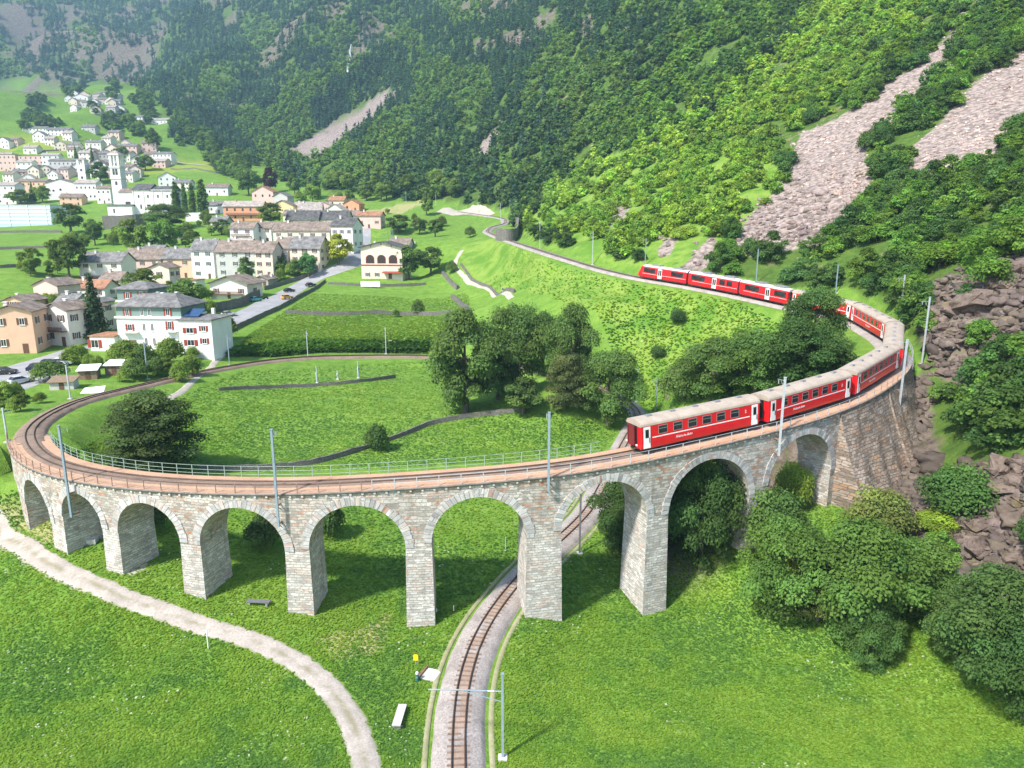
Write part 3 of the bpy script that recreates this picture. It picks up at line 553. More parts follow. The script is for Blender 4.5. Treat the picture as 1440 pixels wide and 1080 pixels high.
# ------------------------------------------------------------------ path, road, yards (setting)
_, PATHP = drape('gravel_path', [(-90, 690), (0, 752), (55, 784), (115, 815), (170, 839), (235, 862), (305, 886), (370, 908), (425, 937), (466, 972), (492, 1010), (508, 1050), (520, 1095)], [2.9, 2.9, 2.6, 2.5, 2.4], .09, MAT['path_gravel'])
drape('road', [(306, 470), (330, 451), (355, 438), (384, 424), (412, 408), (440, 393), (470, 380), (496, 368), (506, 352), (508, 338), (512, 322)], [7, 8, 8.5, 8, 8, 8.5, 9, 9, 7], .12, MAT['asphalt'])
drape('car_park', [(-70, 560), (-20, 545), (20, 530), (50, 512), (95, 494), (130, 488)], [20, 18, 15, 9, 5, 4], .12, MAT['asphalt'], n=11)
drape('gravel_yard', [(618, 296), (640, 299), (668, 301), (692, 303)], [10, 16, 12, 5], .25, MAT['yard'])
drape('farm_track', [(650, 352), (640, 372), (655, 392), (690, 408), (720, 420)], 1.8, .1, MAT['yard'])
drape('footpath', [(235, 562), (262, 545), (282, 528), (300, 512), (318, 498)], 1.3, .1, MAT['yard'])
drape('hill_road', [(180, 242), (230, 226), (280, 232), (330, 243)], 4, .5, MAT['yard'], step=3)
drape('bare_soil', [(175, 806), (190, 798), (204, 790)], [2, 3, 1.5], .07, MAT['yard'])
# ------------------------------------------------------------------ the red train
def coach_paint():
    t = NT('red_paint'); p = t.obj(); f = t.noise(p, 1.2, 5, .6)
    c = t.mix(t.val(f, .35, .7), (.70, .012, .018), (.60, .010, .016)); c = t.mix(t.math('MULTIPLY', t.val(t.noise(p, 4, 4, .6), .55, .75), .3), c, (.36, .02, .02))
    MAT['red_paint'] = t.bsdf(c, .38, spec=.5)
coach_paint()
t = NT('roof_paint'); p = t.obj(); f = t.noise(p, .8, 5, .65); sx = t.n('ShaderNodeSeparateXYZ', i_0=p)
c = t.mix(t.val(f, .3, .7), (.33, .27, .215), (.46, .39, .32)); rb = t.math('FRACT', t.math('MULTIPLY', sx.outputs[0], .8)); c = t.mix(t.math('MULTIPLY', t.val(rb, .93, .95), .5), c, (.30, .26, .22))
MAT['roof_paint'] = t.bsdf(c, .7)
t = NT('pale_roof'); f = t.noise(t.obj(), 1., 4, .6); MAT['pale_roof'] = t.bsdf(t.mix(t.val(f, .3, .7), (.58, .52, .47), (.72, .67, .62)), .6)
t = NT('glass'); f = t.noise(t.obj(), .7, 3); MAT['glass'] = t.bsdf(t.mix(t.val(f, .35, .65), (.012, .014, .016), (.05, .055, .06)), .12, spec=.6)
plain('black_rubber', (.02, .02, .02), .8); plain('dark_red', (.16, .02, .02), .7)
def section(n=7):
    pr = [(-1.18, .50), (-1.30, .80), (-1.34, 1.3), (-1.34, 2.95), (-1.27, 3.12)]
    return pr+[(-y, z) for y, z in pr[::-1]]
def text_mesh(name, body, size, mat, shear=.3):
    cu = bpy.data.curves.new(name, 'FONT'); cu.body = body; cu.size = size; cu.shear = shear; cu.extrude = .004; cu.align_x = 'CENTER'
    o = bpy.data.objects.new(name, cu); COL.objects.link(o); dg = bpy.context.evaluated_depsgraph_get(); dg.update()
    me = bpy.data.meshes.new_from_object(o.evaluated_get(dg)); bpy.data.objects.remove(o); me.materials.clear(); me.materials.append(mat); me.name = name; return me
word = text_mesh('lettering', 'Rhätische Bahn', .36, MAT['white_paint'], .35); digit = text_mesh('class_number', '2', .5, MAT['white_paint'], 0)
def bogie(root, x, wheel_m, frame_m):
    f = part('bogie', frame_m, root, (x, 0, 0))
    for dx in (-.95, .95):
        for y in (-.5, .5): part('wheel', wheel_m, f, (dx, y, .36))
def wheel_mesh():
    m = MB(); n = 18; v = [(.36*math.cos(2*math.pi*k/n), y, .36*math.sin(2*math.pi*k/n)) for y in (-.06, .06) for k in range(n)]
    m.add(v, [tuple(range(n)), tuple(range(2*n-1, n-1, -1))]+[(k, (k+1) % n, n+(k+1) % n, n+k) for k in range(n)]); return m.mesh('wheel', MAT['rail_steel'])
WHEEL = wheel_mesh()
BOG = MB().box(-1.5, 1.5, -.85, -.7, .28, .6).box(-1.5, 1.5, .7, .85, .28, .6).box(-.3, .3, -.7, .7, .3, .62).box(-1.35, -.6, -.92, -.86, .2, .5).box(.6, 1.35, -.92, -.86, .2, .5).mesh('bogie', MAT['dark_metal'])
def window_mesh(w, h, split=True):
    fr = MB(); b = .05
    for x0, x1, z0, z1 in ((-w/2, w/2, h-b, h), (-w/2, w/2, 0, b), (-w/2, -w/2+b, b, h-b), (w/2-b, w/2, b, h-b)): fr.box(x0, x1, -.02, .012, z0, z1)
    if split: fr.box(-w/2+b, w/2-b, -.02, .012, h*.60, h*.60+.045)
    return fr.mesh('window', MAT['black_rubber'] if not split else MAT['grey_metal']), MB().box(-w/2+b, w/2-b, -.014, .004, b, h-b).mesh('pane', MAT['glass'])
def put_side(root, name, data, x, side, z, kids=()):
    o = part(name, data, root, (x, -1.34*side if side == 1 else 1.34, z))
    if side == -1: o.rotation_euler = (0, 0, math.pi)
    for n2, d2 in kids: part(n2, d2, o)
    return o
def make_coach(label, length=16.7, nwin=6):
    root = empty('passenger_coach', label, 'train coach', (0, 0, 0), 0, 'red coaches of the train'); L = length/2
    sec = section(); part('body', MB().prism(sec, -L+.35, L-.35, 'x').mesh('body', MAT['red_paint']), root)
    arc = [(1.36*math.cos(a), 3.02+.62*math.sin(a)**.8) for a in np.linspace(0, math.pi, 13)]
    rf = MB().prism(arc+[(-1.30, 2.98), (1.30, 2.98)], -L+.25, L-.25, 'x').mesh('roof', MAT['roof_paint']); r = part('roof', rf, root)
    vent = MB().box(-.35, .35, -.22, .22, 3.55, 3.74).box(-.28, .28, -.15, .15, 3.74, 3.80).mesh('roof_vent', MAT['grey_metal'])
    for x in np.linspace(-L+2.2, L-2.2, 5): part('roof_vent', vent, r, (x, 0, 0))
    part('stripe', MB().box(-L+1.75, L-1.75, -1.352, -1.34, 1.62, 1.73).box(-L+1.75, L-1.75, 1.34, 1.352, 1.62, 1.73).mesh('stripe', MAT['white_paint']), root)
    wf, wp = window_mesh(1.18, .92); df = MB().box(-.42, .42, -.035, .03, .62, 2.92); dr = df.mesh('door', MAT['white_paint'])
    dg = MB().box(-.22, .22, -.045, .0, 1.75, 2.65).mesh('door_window', MAT['glass']); dh = MB().box(.26, .32, -.08, -.035, 1.2, 1.75).mesh('door_handle', MAT['dark_metal'])
    xs = np.linspace(-L+3.1, L-3.9, nwin)
    for sd_ in (1, -1):
        for x in xs: put_side(root, 'window', wf, x*sd_, sd_, 1.92, [('pane', wp)])
        for x in (-L+1.05, L-1.05): put_side(root, 'door', dr, x, sd_, 0, [('door_window', dg), ('door_handle', dh)])
        o = put_side(root, 'lettering', word, -.9*sd_-1.6, sd_, 1.08); o.rotation_euler = (math.pi/2, 0, 0 if sd_ == 1 else math.pi); o.location.y *= 1.006
        o = put_side(root, 'class_number', digit, (L-2.35)*sd_, sd_, 2.2); o.rotation_euler = (math.pi/2, 0, 0 if sd_ == 1 else math.pi); o.location.y *= 1.006
    bel = MB()
    for s in (-1, 1):
        a, b = sorted((s*(L-.36), s*(L+.02)))
        for k in range(4): bel.box(a+k*(b-a)/4, a+(k+.7)*(b-a)/4, -.55, .55, .95, 3.0)
    part('gangway_bellows', bel.mesh('gangway_bellows', MAT['black_rubber']), root)
    part('underframe', MB().box(-L+.4, L-.4, -1.1, 1.1, .46, .58).box(-1.8, 1.6, -1.05, 1.05, .2, .47).box(-L-.1, -L+.5, -.12, .12, .5, .75).box(L-.5, L+.1, -.12, .12, .5, .75).mesh('underframe', MAT['dark_metal']), root)
    for x in (-L+2.7, L-2.7): bogie(root, x, WHEEL, BOG)
    return root
def place(root, s0, s1):
    a, b = trk(s0+2.6), trk(s1-2.6); d = b-a; d /= np.linalg.norm(d); m = (a+b)/2; k = (b-a)
    root.location = m; root.rotation_euler = (0, -math.asin(d[2]), math.atan2(d[1], d[0]))
RANGES = [(369.8, 386.0), (386.4, 402.1), (402.4, 419.1), (419.5, 436.2), (436.6, 453.3), (453.7, 469.4)]
LAB = ['red coach at the tail end of the train, standing over the tall middle arches', 'red coach second from the tail, over the small arch by the rubble buttress',
       'red coach third from the tail, curving off above the rubble buttress', 'red coach seen nearly end-on in the tightest bend, showing mostly its pale roof', 'red coach just past the bend, half in front of the hillside bushes', 'red coach hidden largely behind the dark tree on the bank']
first = make_coach(LAB[0]); coaches = [first]+[copy_tree(first) for _ in LAB[1:]]
for o, (s0, s1), lb in zip(coaches, RANGES, LAB): o['label'] = lb; place(o, s0, s1); o.scale.x = (s1-s0)/16.7
# open end of the last coach: dark vestibule door frame and lamps
part('vestibule', MB().box(-8.40, -8.36, -.62, .62, .9, 3.0).box(-8.47, -8.40, -.62, -.5, .9, 3.05).box(-8.47, -8.40, .5, .62, .9, 3.05).box(-8.47, -8.40, -.5, .5, 2.95, 3.05).mesh('vestibule', MAT['dark_red']), first)
lamp_m = MB().box(-8.42, -8.33, -.12, .12, -.08, .08).mesh('tail_lamp', MAT['white_paint'])
for y in (-.95, .95): part('tail_lamp', lamp_m, first, (0, y, 1.05))
def make_railcar(label, L, cab, door_x, wins):
    root = empty('railcar', label, 'railcar', (0, 0, 0), 0, 'red articulated railcar sections'); h = L/2; sec = section()
    m = MB()
    if cab:                                             # raked nose at +x
        n = len(sec); st = [(-h+.3, 1, 0), (h-1.5, 1, 0), (h-.5, .93, 0), (h, .80, 0)]; v = []
        for i, (x, w, q) in enumerate(st):
            for y, z in sec: v.append((x-(max(0, z-1.6)*(.75 if i == 3 else .35 if i == 2 else 0)), y*w, z-(.12*(i == 3) if z > 2.9 else 0)))
        m.add(v, [tuple(range(n)), tuple(range(4*n-1, 3*n-1, -1))]+[(i*n+k, i*n+(k+1) % n, (i+1)*n+(k+1) % n, (i+1)*n+k) for i in range(3) for k in range(n)])
        b = part('body', m.mesh('body', MAT['red_paint']), root)
        part('windscreen', MB().add([(h-.10, -.85, 1.75), (h-.10, .85, 1.75), (h-.92, .88, 2.85), (h-.92, -.88, 2.85), (h-.2, -.85, 1.75), (h-.2, .85, 1.75), (h-1.02, .88, 2.85), (h-1.02, -.88, 2.85)], [(0, 1, 2, 3), (4, 7, 6, 5), (0, 4, 5, 1), (1, 5, 6, 2), (2, 6, 7, 3), (3, 7, 4, 0)]).mesh('windscreen', MAT['glass']), root)
        hl = MB().box(h-.02, h+.06, -.16, .16, -.1, .1).mesh('headlight', MAT['yellow_paint'])
        for y in (-.8, .8): part('headlight', hl, root, (0, y, 1.25))
    else: part('body', m.prism(sec, -h+.3, h-.3, 'x').mesh('body', MAT['red_paint']), root)
    arc = [(1.22*math.cos(a), 3.06+.50*math.sin(a)**.8) for a in np.linspace(0, math.pi, 11)]
    r = part('roof', MB().prism(arc+[(-1.2, 3.0), (1.2, 3.0)], -h+.2, h-(1.6 if cab else .2), 'x').mesh('roof', MAT['pale_roof']), root)
    part('roof_unit', MB().box(-h+2, -h+5, -.8, .8, 3.45, 3.82).box(h-6.5, h-4, -.8, .8, 3.45, 3.80).mesh('roof_unit', MAT['grey_metal']), r)
    dr = MB().box(-.62, .62, -.035, .03, .62, 2.95).mesh('door', MAT['white_paint']); dg = MB().box(-.48, -.06, -.045, 0, 1.35, 2.7).box(.06, .48, -.045, 0, 1.35, 2.7).mesh('door_window', MAT['glass'])
    for sd_ in (1, -1):
        put_side(root, 'door', dr, door_x, sd_, 0, [('door_window', dg)])
        for x, w in wins: wf, wp = window_mesh(w, 1.12, False); put_side(root, 'window', wf, x, sd_, 1.72, [('pane', wp)])
    part('stripe', MB().box(-h+.5, h-1.6, -1.352, -1.338, 1.40, 1.46).box(-h+.5, h-1.6, 1.338, 1.352, 1.40, 1.46).mesh('stripe', MAT['white_paint']), root)
    part('gangway_bellows', MB().box(-h-.1, -h+.31, -1., 1., .8, 3.05).mesh('gangway_bellows', MAT['black_rubber']), root)
    part('underframe', MB().box(-h+.4, h-.6, -1.1, 1.1, .3, .52).mesh('underframe', MAT['dark_metal']), root)
    for x in (-h+2.6, h-2.6): bogie(root, x, WHEEL, BOG)
    return root
ra = make_railcar('red railcar section with a raked cab leading the train along the hillside', 15.4, True, .6, [(-4.6, 3.6), (3.9, 3.6)]); place(ra, 499.9, 515.4)
rb_ = make_railcar('middle section of the red railcar, between the cab section and the tree', 15.4, False, -.6, [(-5.0, 1.6), (-2.9, 1.6), (4.4, 4.2)]); place(rb_, 484.4, 499.7)
rc_ = make_railcar('last section of the red railcar, its rear end behind the dark tree', 14.4, False, -1.4, [(-4.8, 3.2), (3.2, 4.2)]); place(rc_, 469.8, 484.2)
for q, y in ((ra, 0), (rc_, 0)):
    part('pantograph', MB().tube([(-3.2, -.4, 3.55), (-2.2, -.4, 4.2), (-3.1, -.5, 4.9)], .03, 5).tube([(-3.2, .4, 3.55), (-2.2, .4, 4.2), (-3.1, .5, 4.9)], .03, 5).tube([(-3.1, -.8, 4.92), (-3.1, .8, 4.92)], .04, 5).mesh('pantograph', MAT['dark_metal']), q)
# ------------------------------------------------------------------ crowns made of leaf clumps
def cards(P, N, size, fold=.0):                          # one rhombic leaf clump per point, P centre, N normal
    n = len(P); N = N/np.linalg.norm(N, axis=1, keepdims=True); a = rng.normal(size=(n, 3)); a -= (a*N).sum(1, keepdims=True)*N; a /= np.linalg.norm(a, axis=1, keepdims=True)
    b = np.cross(N, a); s = (size*rng.uniform(.65, 1.35, n))[:, None]
    v = np.stack([P-a*s*.62, P-b*s*.42+N*s*.10, P+a*s*.62, P+b*s*.42+N*s*.10], 1); return v.reshape(-1, 3), np.arange(4*n).reshape(-1, 4)
def lobes_of(kind, n, R_, H, z0):
    out = []
    for i in range(n):
        f = (i+.5)/n
        if kind == 'broad':
            th = 2.4*i+rng.uniform(-.4, .4); el = math.asin(np.clip(-.85+1.8*f+rng.uniform(-.15, .15), -1, 1)); rr = R_*rng.uniform(.48, .95); q = .66
            out.append((rr*math.cos(el)*math.cos(th), rr*math.cos(el)*math.sin(th), z0+H*.5+H*.40*math.sin(el)*rng.uniform(.85, 1.15), R_*rng.uniform(.17, .40), q))
        elif kind == 'layer':
            th = 2.4*i+rng.uniform(-.5, .5); z = z0+H*f; prof = math.sin(math.pi*min(1, .26+.70*f))**.6; rr = R_*prof*rng.uniform(.35, .85)
            out.append((rr*math.cos(th), rr*math.sin(th), z, R_*rng.uniform(.26, .40), .38))
        elif kind == 'bush':
            th = 2.4*i+rng.uniform(-.4, .4); rr = R_*math.sqrt(f)*.75; out.append((rr*math.cos(th), rr*math.sin(th), z0+H*(.30+.35*(1-f)+rng.uniform(-.12, .12)), R_*rng.uniform(.28, .44), .8))
        elif kind == 'poplar':
            th = 2.4*i; z = z0+H*f; rr = R_*.45*math.sin(math.pi*min(1, .12+.85*f))**.6; out.append((rr*math.cos(th), rr*math.sin(th), z, R_*.6*(1.05-f*.6), 1.6))
        else:                                            # conifer: tiers of drooping boughs
            th = 2.4*i+rng.uniform(-.3, .3); z = z0+H*f**.9; rr = R_*(1-f)*.62; out.append((rr*math.cos(th), rr*math.sin(th), z, R_*(.42*(1-f)+.10), .5))
    return out
def crown(kind, n_l, n_leaf, leaf, R_, H, z0, var=.22, name='crown', mat='leaf_of_tree'):
    L = lobes_of(kind, n_l, R_, H, z0); w = np.array([l[3]**2 for l in L]); w /= w.sum(); V = []; Fc = []; Tn = []; o = 0
    for l, q in zip(L, w):
        k = max(4, int(n_leaf*q)); d = rng.normal(size=(k, 3)); d /= np.linalg.norm(d, axis=1, keepdims=True); d[:, 2] = np.where(d[:, 2] < -.45, -d[:, 2], d[:, 2])
        rr_ = rng.random(k); rad = l[3]*np.where(rr_ < .72, rng.uniform(.80, 1.10, k), np.where(rr_ < .86, rng.uniform(1.08, 1.42, k), rng.uniform(.3, .8, k))); P = d*rad[:, None]; P[:, 2] *= l[4]; P += np.array(l[:3])
        P += rng.normal(size=(k, 3))*leaf*.25
        N = d*.65+rng.normal(size=(k, 3))*.33+np.array([0, 0, .50])
        if kind == 'conifer': N = d*.5+rng.normal(size=(k, 3))*.35+np.array([0, 0, .6])
        v, f = cards(P, N, leaf); V.append(v); Fc.append(f+o); o += len(v)
        tl = 1+rng.uniform(-var, var)*1.15; c = np.clip(tl*rng.uniform(.82, 1.18, k), .4, 1.7); yl = rng.uniform(-.08, .07)
        Tn.append(np.stack([c*(1+yl+.05), c, c*(1-yl), c*0+1], 1))
    return np.concatenate(V), np.concatenate(Fc), np.concatenate(Tn)
def crown_mesh(*a, **k): v, f, c = crown(*a, **k); return np_mesh('crown', v, f, MAT['leaf_of_tree'], [('tint', 'FACE', c)])
def trunk_mesh(h, r, limbs, spread, name='trunk'):
    m = MB(); b = [(0, 0, -.6), (r*.2, 0, h*.35), (-r*.3, r*.3, h*.7), (0, 0, h)]; m.tube(b, [r*1.35, r, r*.75, r*.35], 8)
    for i in range(limbs):
        z = h*(.35+.5*i/max(1, limbs)); th = 2.4*i; e = spread*(1-.35*i/limbs)
        m.tube([(0, 0, z), (e*.45*math.cos(th), e*.45*math.sin(th), z+h*.16), (e*math.cos(th+.2), e*math.sin(th+.2), z+h*.22)], [r*.5, r*.32, r*.12], 5)
    return m.mesh(name, MAT['bark'])
t = NT('bark'); p = t.obj(); f = t.noise(p, 6, 5, .7); MAT['bark'] = t.bsdf(t.mix(t.val(f, .3, .7), (.07, .055, .042), (.19, .16, .13)), .9, f, .8, .05)
plain('pale_twig', (.26, .24, .21), .8)
PROTO = {                                               # kind: crown mesh, trunk mesh, nominal crown radius, nominal height
    'oak': (crown_mesh('broad', 30, 22000, .25, 5.0, 9.6, .1), trunk_mesh(6.5, .34, 7, 3.4), 5.0, 10.0),
    'ash': (crown_mesh('broad', 38, 22000, .24, 5.0, 9.7, .0, .3), trunk_mesh(6.5, .30, 7, 3.2), 5.0, 10.0),
    'walnut': (crown_mesh('layer', 36, 22000, .25, 5.0, 8.6, .7, .3), trunk_mesh(6.8, .30, 8, 3.6), 5.0, 9.6),
    'bush': (crown_mesh('bush', 14, 4200, .20, 2.0, 2.6, .1), trunk_mesh(1.4, .09, 4, 1.0), 2.0, 2.6),
    'thicket': (crown_mesh('bush', 24, 9000, .21, 3.0, 4.2, .1, .3), trunk_mesh(2.4, .12, 6, 1.6), 3.0, 4.2),
    'poplar': (crown_mesh('poplar', 18, 2400, .55, 1.7, 13., 1.2), trunk_mesh(9, .22, 3, .6), 1.7, 14.5),
    'spruce': (crown_mesh('conifer', 60, 4200, .45, 2.6, 11., .8), trunk_mesh(10.5, .2, 0, 0), 2.6, 12.),
    'round': (crown_mesh('broad', 18, 4500, .40, 3.6, 6.2, 1.3), trunk_mesh(4.6, .24, 5, 2.2), 3.6, 7.5),
    'round2': (crown_mesh('broad', 22, 4500, .40, 3.6, 6.6, .8, .3), trunk_mesh(4.6, .22, 5, 2.2), 3.6, 7.5),
}
for k_, (a_, b_, r_, h_) in list(PROTO.items()):
    co_ = np.empty(len(a_.vertices)*3); a_.vertices.foreach_get('co', co_); co_ = co_.reshape(-1, 3); PROTO[k_] = (a_, b_, float(np.percentile(np.hypot(co_[:, 0], co_[:, 1]), 97)), float(np.percentile(co_[:, 2], 99)))
TREES_XY = []
def tree(kind, label, cat, u, v, wpx, hpx, tint=(.05, .10, .025), group=None, name=None, xyz=None, dt=0.):
    cm, tm, R_, H = PROTO[kind]
    if xyz is None:
        p, t_ = G(u, v)
        if dt: p = at(u, v, t_+dt); p[2] = hz(p[0], p[1]); t_ += dt
    else: p = np.array([xyz[0], xyz[1], float(hz(xyz[0], xyz[1]))]); t_ = proj(*p)[2]
    sx = wpx/F*t_/2/R_; sz = hpx/F*t_/H*1.04
    o = empty(name or {'poplar': 'poplar_tree', 'spruce': 'spruce_tree', 'bush': 'bush', 'thicket': 'bush'}.get(kind, 'broadleaf_tree'), label, cat, p, rng.uniform(0, 6.28), group)
    o.scale = (sx, sx, sz); c = part('crown', cm, o); c.color = (tint[0]*1.75, tint[1]*1.55, tint[2]*1.4, 1); part('trunk', tm, o); TREES_XY.append((p[0], p[1], sx*R_)); return o
DK, MD, LT, YL = (.078, .150, .046), (.115, .200, .048), (.15, .25, .048), (.25, .32, .05)
big = [  # kind, label, base u, v, width px, height px, tint
 ('oak', 'big dark leafy tree heading the clump in the meadow inside the loop', 655, 580, 112, 136, DK), ('ash', 'tall dark tree rising at the middle of the meadow clump', 728, 552, 96, 116, DK), ('oak', 'dark tree at the uphill end of the meadow clump, below the bank', 802, 560, 78, 124, DK),
 ('ash', 'dark tree at the downhill corner of the meadow clump, beside the lower track', 855, 598, 92, 100, DK), ('walnut', 'greyish green small tree with sparse twigs in front of the meadow clump', 795, 575, 60, 75, (.085, .125, .05)), ('round', 'small rounded tree at the foot of the meadow clump', 735, 583, 58, 50, (0.068, 0.128, 0.041)), ('ash', 'dark tree standing behind the middle of the meadow clump', 764, 528, 62, 84, (0.054, 0.115, 0.038)), ('oak', 'shaded tree filling the gap in the meadow clump', 700, 562, 70, 92, DK),
 ('walnut', 'broad layered walnut tree beside the viaduct railing inside the loop', 216, 655, 128, 98, (0.054, 0.097, 0.035)),
 ('bush', 'lone bush leaning on the dry stone wall in the loop meadow', 531, 634, 34, 36, (0.061, 0.128, 0.041)), ('bush', 'small bright bush beside the track across from the white villa', 254, 537, 24, 24, (0.135, 0.230, 0.054)), ('bush', 'round dark bush on the terrace wall in the far meadow', 588, 443, 20, 20, DK), ('bush', 'tiny bush on the terrace wall next to a rounder bush', 557, 446, 11, 10, DK),
 ('oak', 'dark tree seen through the arch beside the lower track', 868, 770, 80, 92, (0.047, 0.101, 0.032)), ('ash', 'large dark tree filling the tall arch before the small one', 985, 800, 110, 150, (0.047, 0.101, 0.030)), ('oak', 'shaded tree behind the pier between the two tall arches', 925, 775, 90, 120, (0.047, 0.097, 0.032)),
 ('bush', 'spreading sapling hanging in the third full arch', 372, 768, 50, 44, (0.054, 0.108, 0.041)), ('bush', 'sapling half behind a pier in the arch right of the two benches', 462, 755, 46, 50, (0.054, 0.115, 0.041)), ('bush', 'dark sapling in the narrow arch above the stone trough', 214, 745, 46, 40, (0.054, 0.108, 0.041)),
 ('ash', 'large bright-topped tree at the foot of the small arch', 1100, 866, 132, 136, (0.074, 0.155, 0.038)), ('oak', 'large tree spreading over the meadow edge beneath the buttress', 1205, 900, 160, 168, (0.074, 0.155, 0.038)), ('ash', 'tree between the buttress foot and the dark boulders', 1282, 862, 112, 104, (0.081, 0.162, 0.041)), ('oak', 'low tree leaning out over the sunny meadow', 1222, 942, 74, 96, (0.061, 0.135, 0.041)),
 ('oak', 'large dark tree on the meadow rim at the frame edge', 1398, 965, 165, 165, (0.061, 0.128, 0.041)), ('ash', 'dark tree lowest on the slope by the meadow corner', 1440, 1010, 140, 150, (0.051, 0.115, 0.035)), ('oak', 'tree crown under the lower boulders', 1345, 925, 104, 92, (0.068, 0.135, 0.041)),
 ('thicket', 'yellow-green shrub sprouting in front of the small arch', 1113, 715, 56, 62, (0.155, 0.257, 0.047)), ('thicket', 'yellow-leaved sapling in the gap between the large trees at the meadow edge', 1108, 872, 44, 84, (.19, .24, .04)), ('walnut', 'bare-twigged tree leaning between the two large meadow-edge trees', 1150, 872, 80, 110, (.075, .115, .035)), ('thicket', 'dense bush under the small arch next to the tall pier', 1085, 770, 90, 80, (0.068, 0.142, 0.041)), ('thicket', 'olive bush at the foot of the rubble buttress', 1235, 760, 90, 70, (0.121, 0.176, 0.054)),
 ('thicket', 'spreading bush between the buttress and the lower boulders', 1345, 730, 100, 70, (0.061, 0.142, 0.041)), ('thicket', 'pale green bush just below the lower boulders', 1318, 745, 60, 26, (0.162, 0.270, 0.041)),
 ('ash', 'dark tree on the bank covering the middle of the train', 1142, 505, 86, 94, (0.062, 0.132, 0.042)), ('oak', 'dark tree below the train on the inner bank', 1120, 545, 110, 90, (0.047, 0.108, 0.034)), ('ash', 'rounded tree on the inner bank just above the second coach', 1060, 560, 110, 90, (0.074, 0.149, 0.041)), ('oak', 'light green tree on the inner bank above the tail coach', 1000, 565, 100, 85, (0.081, 0.155, 0.047)), ('thicket', 'bush at the top of the inner bank beside the bend', 1160, 530, 80, 56, (0.061, 0.121, 0.038)), ('thicket', 'pale bush low on the inner bank above the tracks', 960, 565, 70, 50, (0.095, 0.169, 0.054)), ('thicket', 'dark bush alone on the grassy bank below the railcar', 953, 456, 24, 20, (0.054, 0.121, 0.041)), ('thicket', 'second dark bush alone on the grassy bank', 925, 503, 22, 16, (0.061, 0.128, 0.041)),
]
for b in big: tree(b[0], b[1], 'bush' if b[0] in ('bush', 'thicket') else 'tree', b[2], b[3], b[4], b[5], b[6])
for lb_, S_, o_, wp, hp in (('dark scrub filling the back of the small arch', 389, -8.5, 60, 66), ('second clump of scrub at the back of the small arch', 394, -7.5, 52, 70), ('scrub behind the pier beside the small arch', 384, -9, 60, 60)):
    tree('thicket', lb_, 'bush', 0, 0, wp, hp, (.07, .12, .035), xyz=trk(S_, o_))
